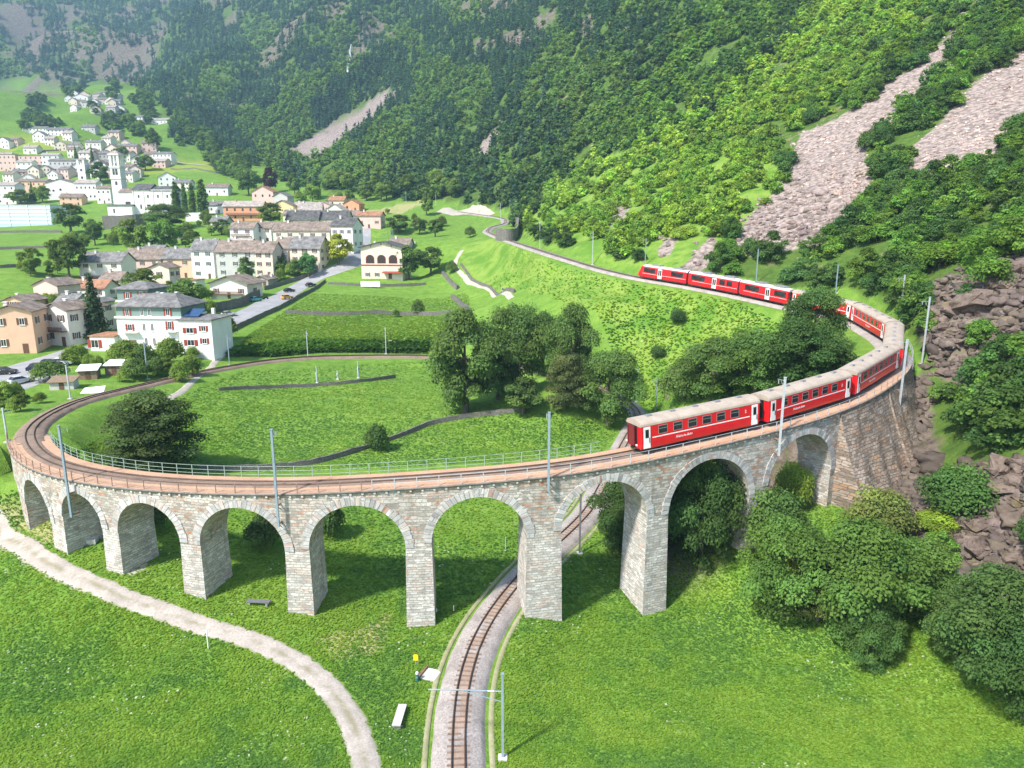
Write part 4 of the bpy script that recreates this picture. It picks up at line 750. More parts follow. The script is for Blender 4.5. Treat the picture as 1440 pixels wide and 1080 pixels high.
vill = [
 ('spruce', 'dark spruce between the cream houses and the green-topped villa', 137, 480, 34, 85, (0.041, 0.081, 0.041)), ('bush', 'bush in front of the villa porch', 178, 510, 46, 30, MD), ('bush', 'bush below the villa balcony', 205, 520, 36, 34, DK), ('bush', 'bush at the villa garden corner', 240, 512, 40, 34, MD), ('bush', 'dark garden bush nearest the loop track', 190, 532, 40, 26, DK), ('bush', 'bush right of the garden bush nearest the track', 222, 528, 30, 24, DK), ('bush', 'hedge bush by the parked cars', 70, 535, 46, 26, DK), ('bush', 'hedge bush by the small sheds', 105, 512, 34, 24, MD), ('bush', 'bush beside the villa annex', 318, 478, 30, 34, (0.081, 0.149, 0.041)),
 ('round', 'tree behind the villa, below the peach house', 205, 420, 50, 40, (0.095, 0.162, 0.041)), ('round2', 'dark tree behind the villa roof', 265, 445, 60, 48, DK), ('round', 'dark tree against the grey house front', 348, 398, 26, 34, DK), ('round', 'bright yellow-green tree at the road beside the white house', 476, 372, 38, 40, YL), ('round2', 'fresh green tree by the road wall', 434, 390, 26, 32, (0.068, 0.189, 0.068)), ('round', 'dark tree left of the fresh green one at the road wall', 416, 390, 20, 22, DK),
 ('round2', 'large dark tree beside the arched stone house', 575, 393, 44, 44, DK), ('round', 'second dark tree at the gravel drive of the arched house', 606, 386, 40, 36, DK), ('bush', 'round bush on the lawn beyond the arched house', 635, 384, 16, 16, DK),
 ('round2', 'large dark tree above the villa row of houses', 98, 390, 50, 55, (0.061, 0.108, 0.027)), ('round', 'lower tree in the field above the houses', 45, 385, 34, 34, MD), ('round', 'tree in front of the church terrace wall', 100, 328, 46, 38, DK), ('round2', 'dark tree in the field below the church', 134, 345, 28, 34, DK), ('round', 'large tree below the church retaining wall', 190, 360, 46, 48, MD), ('round2', 'bright leafy tree above the pink house row', 232, 358, 44, 46, (0.081, 0.176, 0.041)), ('ash', 'wide tree in front of the white church nave', 235, 322, 62, 32, (0.074, 0.135, 0.041)),
 ('poplar', 'first slim poplar beside the church nave', 249, 300, 13, 40, DK), ('poplar', 'second slim poplar beside the church, the thinnest', 261, 300, 9, 38, DK), ('poplar', 'third slim poplar beside the church', 272, 302, 11, 40, DK), ('poplar', 'fourth and widest poplar beside the church', 286, 303, 17, 46, DK),
 ('round', 'dark copper-leaved tree above the orange house', 381, 271, 24, 32, (0.047, 0.024, 0.030)), ('round2', 'dark tree left of the copper-leaved one', 350, 275, 34, 34, DK), ('round', 'green tree right of the copper-leaved one', 415, 276, 20, 30, DK), ('round2', 'round tree on the bright slope above the roofs', 442, 279, 20, 24, (0.061, 0.128, 0.041)), ('round', 'leafy tree in front of the long cream house', 381, 318, 40, 30, (0.095, 0.162, 0.041)), ('round', 'dark tree on the steps above the long cream house', 312, 330, 26, 20, DK),
 ('round', 'tree beside the playing field near the orchard', 560, 328, 40, 24, DK), ('round2', 'tree right of the playing field', 590, 330, 24, 22, (0.081, 0.135, 0.041)), ('round', 'dark tree at the corner of the playing field', 612, 333, 26, 22, DK), ('round', 'small tree by the gravel yard below the forest', 600, 303, 20, 24, MD), ('bush', 'dark bush by the railway bend', 661, 334, 16, 14, DK),
 ('spruce', 'dark cypress between the upper pink houses', 131, 235, 7, 26, DK), ('spruce', 'dark cypress beside the far bell tower', 108, 230, 7, 22, DK), ('round', 'dark tree beside the tall bell tower', 142, 258, 30, 28, DK), ('round2', 'tree beside the pink house above the church', 172, 228, 22, 20, DK), ('round', 'lone dark tree on the pale upper meadow', 216, 210, 24, 22, DK), ('round2', 'dark tree at the meadow corner above the church', 205, 240, 26, 20, DK), ('round', 'row of garden trees by the blue factory', 30, 288, 34, 20, MD), ('round2', 'garden tree below the white facade church', 60, 285, 24, 22, MD), ('spruce', 'pointed garden tree by the blue factory', 47, 286, 10, 26, DK),
]
for b in vill: tree(b[0], b[1], 'bush' if b[0] == 'bush' else 'tree', b[2], b[3], b[4], b[5], b[6])
# valley trees among far meadows
vt = ['oak', 'round', 'round2']
FARM = [(0, 190), (0, 112), (60, 118), (130, 110), (200, 130), (235, 165), (240, 205), (180, 190), (100, 180)]
BELT = [(238, 160), (262, 190), (300, 240), (345, 262), (350, 228), (300, 205), (250, 150)]
n_ = 0
for k in range(1400):
    u, v = rng.uniform(0, 350), rng.uniform(108, 265)
    inb = bool(inpoly(u, v, BELT)); inf = bool(inpoly(u, v, FARM)); wood = fbm(np.array(u), np.array(v), 26., 2, 31) >-.02
    if not (inb or (inf and wood) ) or n_ > 285: continue
    n_ += 1; d = 16 if v > 180 else 11
    tree(vt[k % 3 if k % 3 else 1], 'dark broadleaf tree scattered over the far valley meadows and hedges', 'tree', u, v, d*rng.uniform(.8, 1.3), d*rng.uniform(.8, 1.15), tuple(np.array(DK)*rng.uniform(.85, 1.5)), 'scattered trees of the far valley')
for k in range(14):
    tree('round2' if k % 2 else 'round', 'broadleaf tree in the wood edge along the foot of the forest slope', 'tree', rng.uniform(420, 650), rng.uniform(262, 286), 24, 24, tuple(np.array(MD)*rng.uniform(.8, 1.3)), 'trees at the forest foot')
TRG = np.concatenate([trk(np.arange(-9, 287, 2.)), trk(np.arange(424, SMAX, 2.))])[:, :2]
def near_d(P, Q):
    o = np.empty(len(P))
    for a in range(0, len(P), 20000): o[a:a+20000] = np.sqrt(((P[a:a+20000, None, :2]-Q[None])**2).sum(-1).min(1))
    return o
GARD = [[(0, 375), (110, 365), (110, 440), (60, 440), (40, 400), (0, 420)], [(180, 396), (300, 398), (300, 450), (250, 430), (200, 400)], [(235, 330), (330, 320), (330, 350), (235, 350)], [(100, 505), (310, 500), (260, 540), (130, 545)], [(380, 372), (450, 380), (410, 395), (370, 400)], [(0, 560), (80, 556), (20, 600), (0, 600)], [(300, 300), (330, 310), (325, 325), (270, 320)], [(410, 278), (520, 276), (480, 290), (420, 290)], [(20, 340), (180, 330), (180, 360), (60, 375)], [(500, 296), (640, 306), (650, 330), (560, 322)]]
for q, g_ in enumerate(GARD):
    us, vs_ = [a for a, b in g_], [b for a, b in g_]
    for k in range(16):
        u, v = rng.uniform(min(us), max(us)), rng.uniform(min(vs_), max(vs_))
        if not inpoly(np.array([u]), np.array([v]), g_)[0]: continue
        d = rng.uniform(12, 24)*np.interp(v, [280, 520], [.6, 1.15]); tree(['thicket', 'round', 'bush', 'round2'][k % 4], 'leafy garden shrub or small tree among the village houses and walls', 'shrub', u, v, d, d*rng.uniform(.8, 1.15), tuple(np.array(MD)*rng.uniform(.7, 1.35)), 'garden shrubs of the village', 'garden_shrub')
# ------------------------------------------------------------------ forest on the slopes
FP = {k: crown(*a, mat='leaf_of_mass') for k, a in {
    'n0': ('bush', 14, 640, .68, 3., 4.6, .0, .3), 'n1': ('broad', 15, 640, .68, 3., 5.4, .0, .3), 'n2': ('broad', 18, 660, .66, 3., 6., -.3, .34), 'n3': ('bush', 11, 600, .70, 3., 3.8, .0, .3),
    'f0': ('broad', 8, 150, 1.5, 3.2, 6., -.5, .3), 'f1': ('broad', 9, 150, 1.5, 3.2, 6.6, -.5, .3), 'f2': ('bush', 7, 130, 1.6, 3.2, 5., -.3, .3),
    'c0': ('conifer', 16, 130, 1.35, 2.4, 11., -.5, .2), 'c1': ('conifer', 14, 120, 1.4, 2.6, 10., -.5, .2)}.items()}
IND = {k: crown_mesh(*a) for k, a in {'n0': ('bush', 15, 3000, .33, 3., 4.6, .0, .3), 'n1': ('broad', 15, 3000, .33, 3., 5.4, .0, .3), 'n2': ('broad', 18, 3000, .33, 3., 6., -.3, .34), 'n3': ('bush', 12, 2600, .34, 3., 3.8, .0, .3)}.items()}
IND_TR = trunk_mesh(3.0, .12, 4, 1.2)
step = 4.0; uu, vv = np.meshgrid(np.arange(-70, 1520, step), np.arange(-60, 960, step)); uu = uu.ravel()+rng.uniform(-2.6, 2.6, uu.size); vv = vv.ravel()+rng.uniform(-2.6, 2.6, vv.size)
keep = inpoly(uu+fbm(uu, vv, 25., 2, 61)*14, vv+fbm(uu, vv, 25., 2, 62)*10, FOREST); uu, vv = uu[keep], vv[keep]
_h = [hit(uu[a:a+8000], vv[a:a+8000]) for a in range(0, len(uu), 8000)]; pos, tt, ok = (np.concatenate([q[k] for q in _h]) for k in range(3)); ok &= tt < 3300
need = np.maximum(4.6, np.where(tt < 430, 2150, 4000)/tt); ok &= rng.random(len(tt)) < (step/need)**2
wu = uu+fbm(uu, vv, 34., 3, 41)*22; wv = vv+fbm(uu, vv, 34., 3, 42)*22
scr = np.any([inpoly(wu, wv, p) for p in SCREE[:2]+SCREE[4:]], axis=0) | np.any([inpoly(uu, vv, p) for p in SCREE[2:4]], axis=0); rck = np.any([inpoly(wu, wv, p) for p in ROCKS], axis=0); clf = np.any([inpoly(wu, wv, p) for p in CLIFF], axis=0)
ok &= ~scr & ~(rck & (rng.random(len(tt)) < .91)) & ~(crag(pos[:, 0], pos[:, 1], pos[:, 2]) & (rng.random(len(tt)) < .6)) & ~(clf & (rng.random(len(tt)) < .8))
gap = fbm(pos[:, 0], pos[:, 1], 22., 3, 51) > .33; ok &= ~(gap & (tt < 420))

dtree = np.array([np.min([(a-p[0])**2+(b-p[1])**2-(c*.6)**2 for a, b, c in TREES_XY[:45]]) for p in pos]); ok &= dtree > 0
ok &= near_d(pos, TR[::6, :2]) > 4.6; ok &= near_d(pos, trk(np.arange(VA, VB+4, 2.))[:, :2]) > 7.5
BUT = [(1060, 740), (1190, 560), (1275, 560), (1330, 720), (1240, 760)]; ok &= ~inpoly(uu, vv, BUT)
uu, vv, pos, tt = uu[ok], vv[ok], pos[ok], tt[ok]; print('forest points', len(tt))
# kinds of wood by place, sunlight and cloud shade also put into their tints: bright hazel and birch scrub low on the near slope, dark beech above it, spruce beyond
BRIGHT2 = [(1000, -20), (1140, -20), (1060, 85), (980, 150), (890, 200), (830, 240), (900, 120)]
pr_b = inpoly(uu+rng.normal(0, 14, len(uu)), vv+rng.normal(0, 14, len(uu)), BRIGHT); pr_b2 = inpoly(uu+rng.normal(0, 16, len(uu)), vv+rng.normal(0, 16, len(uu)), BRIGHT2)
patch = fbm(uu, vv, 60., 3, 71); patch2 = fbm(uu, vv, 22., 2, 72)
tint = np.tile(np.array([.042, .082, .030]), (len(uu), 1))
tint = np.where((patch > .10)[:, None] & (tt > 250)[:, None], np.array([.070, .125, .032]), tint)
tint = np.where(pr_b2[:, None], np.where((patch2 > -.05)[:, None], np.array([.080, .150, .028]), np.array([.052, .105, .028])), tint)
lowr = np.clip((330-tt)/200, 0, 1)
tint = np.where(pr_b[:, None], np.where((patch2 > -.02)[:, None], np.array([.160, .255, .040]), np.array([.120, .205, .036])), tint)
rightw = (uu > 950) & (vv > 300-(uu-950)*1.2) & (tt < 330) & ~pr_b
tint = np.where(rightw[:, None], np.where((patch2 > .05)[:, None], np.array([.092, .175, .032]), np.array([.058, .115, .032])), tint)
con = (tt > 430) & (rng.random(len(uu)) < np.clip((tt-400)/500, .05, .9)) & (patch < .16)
tint = np.where(con[:, None], np.array([.036, .072, .046]), tint)  # spruce green, with the teal of distant haze put into the tint
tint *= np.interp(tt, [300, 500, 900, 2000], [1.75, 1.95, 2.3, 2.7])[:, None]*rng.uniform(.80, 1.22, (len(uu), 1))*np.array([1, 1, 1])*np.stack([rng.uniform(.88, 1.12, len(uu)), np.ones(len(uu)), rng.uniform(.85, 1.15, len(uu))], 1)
scl = np.where(tt < 420, rng.uniform(.62, 1.15, len(tt)), np.where(tt < 1000, rng.uniform(.85, 1.35, len(tt)), rng.uniform(1.1, 1.7, len(tt))*np.clip(tt/1400, .9, 1.4)))
scl = np.where(pr_b, scl*.78, scl)
order = np.argsort(tt/np.maximum(scl, .1)); idx_ind = [i for i in order if 0 <= uu[i] < 1470 and 0 <= vv[i] < 1075][:300]; is_ind = np.zeros(len(tt), bool); is_ind[idx_ind] = True
kinds = ['n0', 'n1', 'n2', 'n3']
def where_is(u, v):
    if u > 1290 and v > 560: return 'bush among the dark boulders at the lower end of the rocky slope', 'bushes round the lower boulders'
    if u > 1230 and v > 330: return 'bush on the rocky slope behind the train bend', 'bushes on the slope behind the bend'
    if pr_b_i: return 'sunny yellow-green bush on the slope above the railcar, beside the pale scree', 'sunny bushes above the railcar'
    return 'green bush on the shady slope beyond the train, beneath the scree', 'bushes on the shady slope'
for i in idx_ind:
    pr_b_i = bool(pr_b[i]); k = kinds[i % 4]; lb, gp = where_is(uu[i], vv[i])
    o = empty('hillside_bush', lb, 'bush', pos[i], rng.uniform(0, 6.28), gp); s = scl[i]; o.scale = (s, s, s*rng.uniform(.85, 1.2)); o.location.z -= .2
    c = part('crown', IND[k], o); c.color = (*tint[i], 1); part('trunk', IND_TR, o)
def mass(sel, name, label, pick):
    V = []; Fc = []; T_ = []; o = 0
    for i in np.flatnonzero(sel):
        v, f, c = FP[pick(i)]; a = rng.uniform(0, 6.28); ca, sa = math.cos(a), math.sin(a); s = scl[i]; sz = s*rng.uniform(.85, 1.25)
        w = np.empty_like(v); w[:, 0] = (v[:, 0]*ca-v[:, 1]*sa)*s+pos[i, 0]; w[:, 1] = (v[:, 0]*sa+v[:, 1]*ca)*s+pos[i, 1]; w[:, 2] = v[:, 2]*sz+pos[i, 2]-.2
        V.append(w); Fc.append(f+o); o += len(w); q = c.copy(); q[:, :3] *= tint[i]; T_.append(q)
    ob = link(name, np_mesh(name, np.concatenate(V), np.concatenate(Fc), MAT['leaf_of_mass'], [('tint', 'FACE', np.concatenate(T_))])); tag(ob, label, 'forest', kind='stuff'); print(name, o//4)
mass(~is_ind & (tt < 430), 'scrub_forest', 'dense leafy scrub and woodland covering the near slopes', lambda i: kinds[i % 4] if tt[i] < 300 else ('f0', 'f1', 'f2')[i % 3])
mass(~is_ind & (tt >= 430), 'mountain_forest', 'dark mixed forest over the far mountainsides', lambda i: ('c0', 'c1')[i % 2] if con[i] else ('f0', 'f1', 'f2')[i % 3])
# ------------------------------------------------------------------ grass tufts
def grass(n, box, size, tints, name, polys=None, lab='', hscale=1.):
    u = rng.uniform(box[0], box[1], n*2); v = box[2]+(box[3]-box[2])*rng.random(n*2)**.8
    P, t_, ok_ = hit(u, v)
    ok_ &= near_d(P, TRG) > 2.7; ok_ &= near_d(P, PATHP[::2, :2]) > 1.22; ok_ &= t_ < 260
    if polys is not None: ok_ &= np.any([inpoly(u, v, q) for q in polys], axis=0)
    else: ok_ &= ~inpoly(u, v, FOREST)
    P = P[ok_][:n]; t_ = t_[ok_][:n]; m = len(P); s = size*np.clip(t_/62, .85, 2.4)
    N = np.stack([rng.normal(0, .24*hscale, m), rng.normal(0, .24*hscale, m), np.ones(m)], 1)
    P = P+np.stack([np.zeros(m), np.zeros(m), rng.uniform(.02, .16, m)*hscale*s/.3], 1)
    V, Fc = cards(P, N, s)
    pt = fbm(P[:, 0], P[:, 1], 11., 4, 81)+fbm(P[:, 0], P[:, 1], 1.6, 2, 83)*.5
    w0 = np.clip((pt-.02)/.25, 0, 1)[:, None]; w2 = np.clip((-pt-.04)/.22, 0, 1)[:, None]
    base = np.array(tints[1])*(1-w0-w2).clip(0)+np.array(tints[0])*w0+np.array(tints[2])*w2
    base = base*rng.uniform(.86, 1.16, (m, 1)); fl_ = (rng.random(m) < .022) & (fbm(P[:, 0], P[:, 1], 7., 2, 85) > .12); base = np.where(fl_[:, None], np.array([.6, .62, .45]), base)
    ob = link(name, np_mesh(name, V, Fc, MAT['leaf_of_mass'], [('tint', 'FACE', np.concatenate([base, np.ones((m, 1))], 1))])); tag(ob, lab, 'grass', kind='stuff')
# ------------------------------------------------------------------ village
def plaster(name, col, grime=.3):
    if name in MAT: return MAT[name]
    t = NT(name); p = t.obj(); m = t.n('ShaderNodeMapping'); m.inputs['Scale'].default_value = (1, 1, .22); t.l(p, m.inputs[0])
    f = t.noise(m.outputs[0], 1.1, 5, .65); g = t.noise(p, .35, 4, .6); c = t.mix(t.val(f, .35, .75, 0, grime), col, tuple(x*.62 for x in col)); c = t.mix(t.val(g, .35, .7), c, tuple(min(.9, x*1.08) for x in col))
    MAT[name] = t.bsdf(c, .9, f, .2, .03, .1); return MAT[name]
PL = {'white': (.78, .77, .75), 'cream': (.70, .61, .50), 'pale': (.74, .69, .62), 'peach': (.72, .47, .33), 'pink': (.68, .50, .44), 'grey': (.52, .51, .49), 'yellow': (.72, .58, .32), 'green': (.20, .28, .25), 'orange': (.66, .34, .20), 'stone': (.40, .37, .34), 'blue': (.50, .62, .72), 'brown': (.34, .24, .18)}
for k, c in PL.items(): plaster('plaster_'+k, c)
def roofmat(name, c1, c2, sc=1.6):
    t = NT(name); p = t.obj(); v = t.n('ShaderNodeTexVoronoi', i_Scale=sc); t.l(p, v.inputs['Vector']); f = t.noise(p, .5, 5, .65)
    c = t.mix(v.outputs['Color'], c1, c2); c = t.mix(t.val(f, .35, .7), c, tuple(x*.6 for x in c1)); c = t.mix(t.val(t.noise(p, .9, 3), .6, .75, 0, .4), c, (.30, .27, .16))
    h = t.math('ADD', v.outputs['Distance'], f); MAT[name] = t.bsdf(c, .9, h, .7, .08, .1)
roofmat('roof_slate', (.17, .165, .16), (.33, .32, .31)); roofmat('roof_brown', (.21, .165, .135), (.38, .31, .26)); roofmat('roof_red', (.34, .17, .10), (.52, .29, .19)); roofmat('roof_pale', (.38, .33, .29), (.55, .49, .44)); roofmat('roof_dark', (.10, .10, .10), (.19, .185, .18))
plain('shutter_brown', (.16, .075, .045), .7); plain('shutter_red', (.30, .055, .03), .6); plain('shutter_green', (.07, .12, .10), .6); plain('shutter_grey', (.25, .25, .25), .6); plain('frame_white', (.75, .75, .73), .5)
plain('balcony_wood', (.14, .08, .05), .8, .3); plain('solar_panel', (.03, .07, .16), .2, .1, 3, .6); plain('flower_red', (.5, .03, .04), .7)
WIN = {}
def win_data(w, h, sh, far):
    k = (round(w, 1), round(h, 1), sh, far)
    if k in WIN: return WIN[k]
    w, h = k[0], k[1]; m = MB(); b = .09
    if far: WIN[k] = (MB().box(-w/2, w/2, -.05, .1, 0, h).mesh('window', MAT['glass']), None, None); return WIN[k]
    for x0, x1, z0, z1 in ((-w/2, w/2, h-b, h), (-w/2, w/2, 0, b), (-w/2, -w/2+b, b, h-b), (w/2-b, w/2, b, h-b), (-.04, .04, b, h-b)): m.box(x0, x1, -.04, .08, z0, z1)
    m.box(-w/2-.12, w/2+.12, -.14, .06, -.1, -.004)
    s = None
    if sh:
        q = MB()
        hw = w*.22; q.box(-hw, hw, -.07, -.02, .02, h-.02)
        for j in range(5): q.box(-hw+.04, hw-.04, -.09, -.068, .12+j*(h-.2)/5, .12+j*(h-.2)/5+.1)
        s = q.mesh('shutter', MAT['shutter_'+sh])
    WIN[k] = (m.mesh('window', MAT['frame_white']), MB().box(-w/2+b, w/2-b, -.02, .03, b, h-b).mesh('pane', MAT['glass']), s); return WIN[k]
def put_win(par, x, y, z, rz, w, h, sh, far):
    a, b, c = win_data(w, h, sh, far); o = part('window', a, par, (x, y, z)); o.rotation_euler = (0, 0, rz)
    if b: part('pane', b, o)
    if c:
        w = round(w, 1)
        for sg in (-1, 1): part('shutter', c, o, (sg*(w/2+.02+w*.22), 0, 0))
def house(label, x0, x1, vb, ve, depth=9., rz=0., wall='cream', roof='brown', shape='gable_x', rise=.22, win=(3, 2), side=(2, 2), sh='brown', cat='house', name='house', door=True, chim=1, balcony=None, far=None, sink=2.5, side_vis=None, group=None, over=.6, ww=1.15, wh=1.55, tmin=0, cornice=False, pos=None, size=None):
    if pos is None: p, t_ = G((x0+x1)/2, vb); w = (x1-x0)/F*t_; h = (vb-ve)/F*t_*1.03
    else: p = np.array(pos); t_ = proj(*p)[2]; w, h = size
    far = t_ > 420 if far is None else far
    o = empty(name, label, cat, p, rz, group); m = MB(); D = depth; wm = MAT['plaster_'+wall]
    rr = rise*(D if shape == 'gable_x' else w if shape == 'gable_y' else min(w, D))
    if shape == 'gable_x':
        m.box(-w/2, w/2, 0, D, -sink, h); m.prism([(0.02, h), (D-.02, h), (D/2, h+rr-.15)], -w/2+.01, w/2-.01, 'x')
    elif shape == 'gable_y': m.box(-w/2, w/2, 0, D, -sink, h); m.prism([(-w/2+.02, h), (w/2-.02, h), (0, h+rr-.15)], .01, D-.01)
    else: m.box(-w/2, w/2, 0, D, -sink, h)
    part('wall', m.mesh('wall', wm), o); q = MB(); th = .22; e = over; rm = MAT['roof_'+roof]; sl = rr/(D/2 if shape == 'gable_x' else w/2)
    if shape == 'gable_x':
        for sg, yc in ((1, 0), (-1, D)):
            y0 = yc-sg*e; ym = D/2; z0 = h-e*sl; z1 = h+rr
            pf = [(y0, z0), (ym, z1), (ym, z1+th), (y0, z0+th)]; q.prism(pf, -w/2-e, w/2+e, 'x')
    elif shape == 'gable_y':
        for sg in (-1, 1): q.prism([(sg*(w/2+e), h-e*sl), (0, h+rr), (0, h+rr+th), (sg*(w/2+e), h-e*sl+th)], -e, D+e)
    elif shape == 'hip':
        k = min(w, D)/2; a, b, c, d = (-w/2-e, -e, h), (w/2+e, -e, h), (w/2+e, D+e, h), (-w/2-e, D+e, h)
        if w >= D: r1, r2 = (-w/2+k, D/2, h+rr), (w/2-k, D/2, h+rr)
        else: r1, r2 = (0, k, h+rr), (0, D-k, h+rr)
        r2 = (r2[0]+.01, r2[1]+.01, r2[2]); vv = [a, b, c, d, r1, r2]+[(x[0], x[1], h-.14) for x in (a, b, c, d)]
        q.add(vv, [(0, 1, 5, 4), (2, 3, 4, 5), (1, 2, 5), (3, 0, 4), (0, 6, 7, 1), (1, 7, 8, 2), (2, 8, 9, 3), (3, 9, 6, 0), (6, 9, 8, 7)] if w >= D else [(0, 1, 4), (1, 2, 5, 4), (2, 3, 5), (3, 0, 4, 5), (0, 6, 7, 1), (1, 7, 8, 2), (2, 8, 9, 3), (3, 9, 6, 0), (6, 9, 8, 7)])
    else: q.box(-w/2-e*.6, w/2+e*.6, -e*.6, D+e*.6, h+.003, h+.3)
    r = part('roof', q.mesh('roof', rm), o)
    cm = MB().box(-.38, .38, -.38, .38, -1.2, 1.1).box(-.5, .5, -.5, .5, 1.1, 1.3).mesh('chimney', wm if far else MAT['plaster_pale'])
    for i in range(chim):
        cx = w*(-.3+.55*i+.1*rng.random()); cy = D*.62 if i % 2 else D*.45
        zc = h+rr*(1-abs(cy-D/2)/(D/2)) if shape == 'gable_x' else h+rr*(1-abs(cx)/(w/2)) if shape == 'gable_y' else h+rr*.6
        part('chimney', cm, r, (cx, cy, zc))
    nc, nr = win
    fh = h/max(nr, 1); hh = min(wh, fh*.55)
    for i in range(nc):
        for j in range(nr):
            x = -w/2+w*(i+.5)/nc
            if door and j == 0 and i == nc//2: continue
            put_win(o, x, -.02, j*fh+fh*.36, 0, min(ww, w/nc*.5), hh, sh, far)
    if door:
        dd = part('door', MB().box(-.55, .55, -.08, .02, 0, min(2.2, fh*.85)).mesh('door', MAT['shutter_brown']), o, (-w/2+w*(nc//2+.5)/nc if nc else 0, 0, 0)); 
        if not far: part('handle', MB().box(.35, .42, -.13, -.08, .95, 1.1).mesh('handle', MAT['grey_metal']), dd)
    if side_vis is None: side_vis = -1 if math.degrees(rz) + math.degrees(math.atan2(p[0], p[1])) > 0 else 1
    ns, nr2 = side
    for i in range(ns):
        for j in range(nr2):
            fh2 = h/max(nr2, 1); put_win(o, side_vis*(w/2+.02), D*(i+.5)/ns, j*fh2+fh2*.36, side_vis*math.pi/2, min(ww, D/ns*.5), min(wh, fh2*.55), sh, far)
    if balcony:
        for f in balcony:
            z = h*f; bl = part('balcony', MB().box(-w*.42, w*.42, -1.3, -.003, z-.14, z).mesh('balcony', MAT['balcony_wood']), o); g = MB()
            g.box(-w*.42, w*.42, -1.3, -1.24, z+.9, z+.98)
            for k in range(int(w*.84/.28)): g.box(-w*.42+.28*k, -w*.42+.28*k+.14, -1.29, -1.25, z+.002, z+.9)
            part('balustrade', g.mesh('balustrade', MAT['balcony_wood']), bl)
    if cornice: part('cornice', MB().box(-w/2-.18, w/2+.18, -.18, D+.1, h*.985, h*1.012).mesh('cornice', MAT['plaster_white']), o)
    return o, w, h, D, t_
H_ = house
H_('peach house by the car park with a brown tiled gable and dark shutters', -4, 49, 497, 440, 10, .22, 'peach', 'brown', 'gable_y', .16, (2, 2), (2, 2), 'brown', balcony=None)
H_('cream house with a red-flowered balcony over a dark shopfront', 60, 105, 486, 437, 11, -.30, 'pale', 'brown', 'gable_y', .20, (2, 2), (3, 2), 'brown', balcony=[.42], side_vis=1)
H_('small windowless pink barn behind the cream balcony house', 46, 88, 430, 402, 9, -.25, 'pink', 'brown', 'gable_y', .2, (1, 1), (2, 1), 'brown', side_vis=1)
H_('low white house with a rusty tiled roof behind the spruce', 97, 150, 420, 405, 8, -.1, 'white', 'red', 'gable_x', .3, (3, 1), (1, 1), 'brown')
H_('narrow cream house with a slate roof in the shade of the spruce', 105, 128, 470, 428, 9, -.3, 'cream', 'slate', 'gable_y', .2, (1, 2), (2, 2), 'brown', side_vis=1)
H_('pinkish white row house with a grey slab roof and two chimneys, first of its row', 112, 174, 395, 369, 10, -.08, 'pale', 'slate', 'gable_x', .34, (3, 2), (0, 0), 'brown', chim=2, balcony=[.15])
H_('pink row house with a brown tiled roof and a tall white chimney', 175, 230, 392, 365, 10, -.08, 'pink', 'brown', 'gable_x', .40, (3, 2), (0, 0), 'brown', chim=2)
H_('peach row house with a grey roof at the end of the pink row', 230.5, 273, 391, 364, 10, -.08, 'peach', 'slate', 'gable_x', .40, (2, 2), (0, 0), 'brown', chim=1)
H_('small cream gabled house with dark loggias standing before the pink row', 212, 242, 414, 378, 7, -.1, 'cream', 'brown', 'gable_y', .2, (1, 2), (2, 2), 'brown', side_vis=1)
H_('low white annex with a rusty flat roof beside the small gabled house', 243, 278, 412, 395, 6, -.1, 'white', 'red', 'flat', .2, (1, 1), (0, 0), 'grey', chim=0, door=False)
H_('tall white house with green shutters and three rows of windows', 271, 304, 392, 353, 10, -.12, 'white', 'slate', 'gable_x', .42, (2, 3), (0, 0), 'green', chim=2)
H_('tall grey house with green shutters next to the white one', 304.5, 361, 390, 355, 10, -.12, 'grey', 'brown', 'gable_x', .42, (3, 3), (2, 3), 'green', chim=1, side_vis=1)
H_('chalet with a broad low gable and a dark wooden balcony above the road wall', 294, 351, 420, 399, 10, -.18, 'pale', 'brown', 'gable_y', .17, (3, 1), (1, 1), 'brown', balcony=[.3], over=1.2)
H_('cream house with a sloping brown roof at the road bend', 359, 386, 390, 356, 10, -.15, 'cream', 'brown', 'gable_x', .4, (2, 3), (1, 2), 'brown', side_vis=1)
H_('cream house with an open dark hayloft under its roof', 387, 407, 380, 350, 10, -.15, 'pale', 'brown', 'gable_x', .4, (1, 2), (0, 0), 'brown', balcony=[.66])
H_('large cream house with brown shutters and a slab roof right of the hayloft', 408, 452, 382, 350, 11, -.15, 'cream', 'slate', 'gable_x', .4, (3, 3), (2, 3), 'brown', side_vis=1, chim=2)
H_('long cream house with a wide brown roof and five small windows', 384, 466, 352, 325, 10, -.1, 'cream', 'brown', 'gable_x', .36, (5, 2), (0, 0), 'brown', chim=2)
H_('white house with a dark recessed balcony under the long brown roof', 324, 358, 343, 322, 9, -.1, 'white', 'brown', 'gable_x', .3, (2, 2), (0, 0), 'brown', balcony=[.5])
H_('pale house squeezed between the recessed balcony and the long cream house', 358, 383, 341, 321, 9, -.1, 'pale', 'brown', 'gable_x', .3, (2, 2), (0, 0), 'brown')
H_('tall white block with a dark roof and solar panels beside the road', 466, 498, 352, 319, 11, -.2, 'white', 'dark', 'gable_x', .3, (3, 2), (2, 2), 'grey', side_vis=1)
H_('pink house with a flat rusty roof beside the square', 502, 536, 321, 304, 9, -.1, 'pink', 'red', 'gable_x', .25, (3, 1), (1, 1), 'brown', side_vis=1)
H_('cream house with a dark slate roof in the rows behind the long house', 402, 448, 318, 309, 9, -.1, 'pale', 'dark', 'gable_x', .55, (3, 1), (0, 0), 'brown')
H_('dark roofed house wedged behind the solar panel block', 450, 490, 318, 308, 9, -.1, 'cream', 'dark', 'gable_x', .5, (3, 1), (0, 0), 'brown')
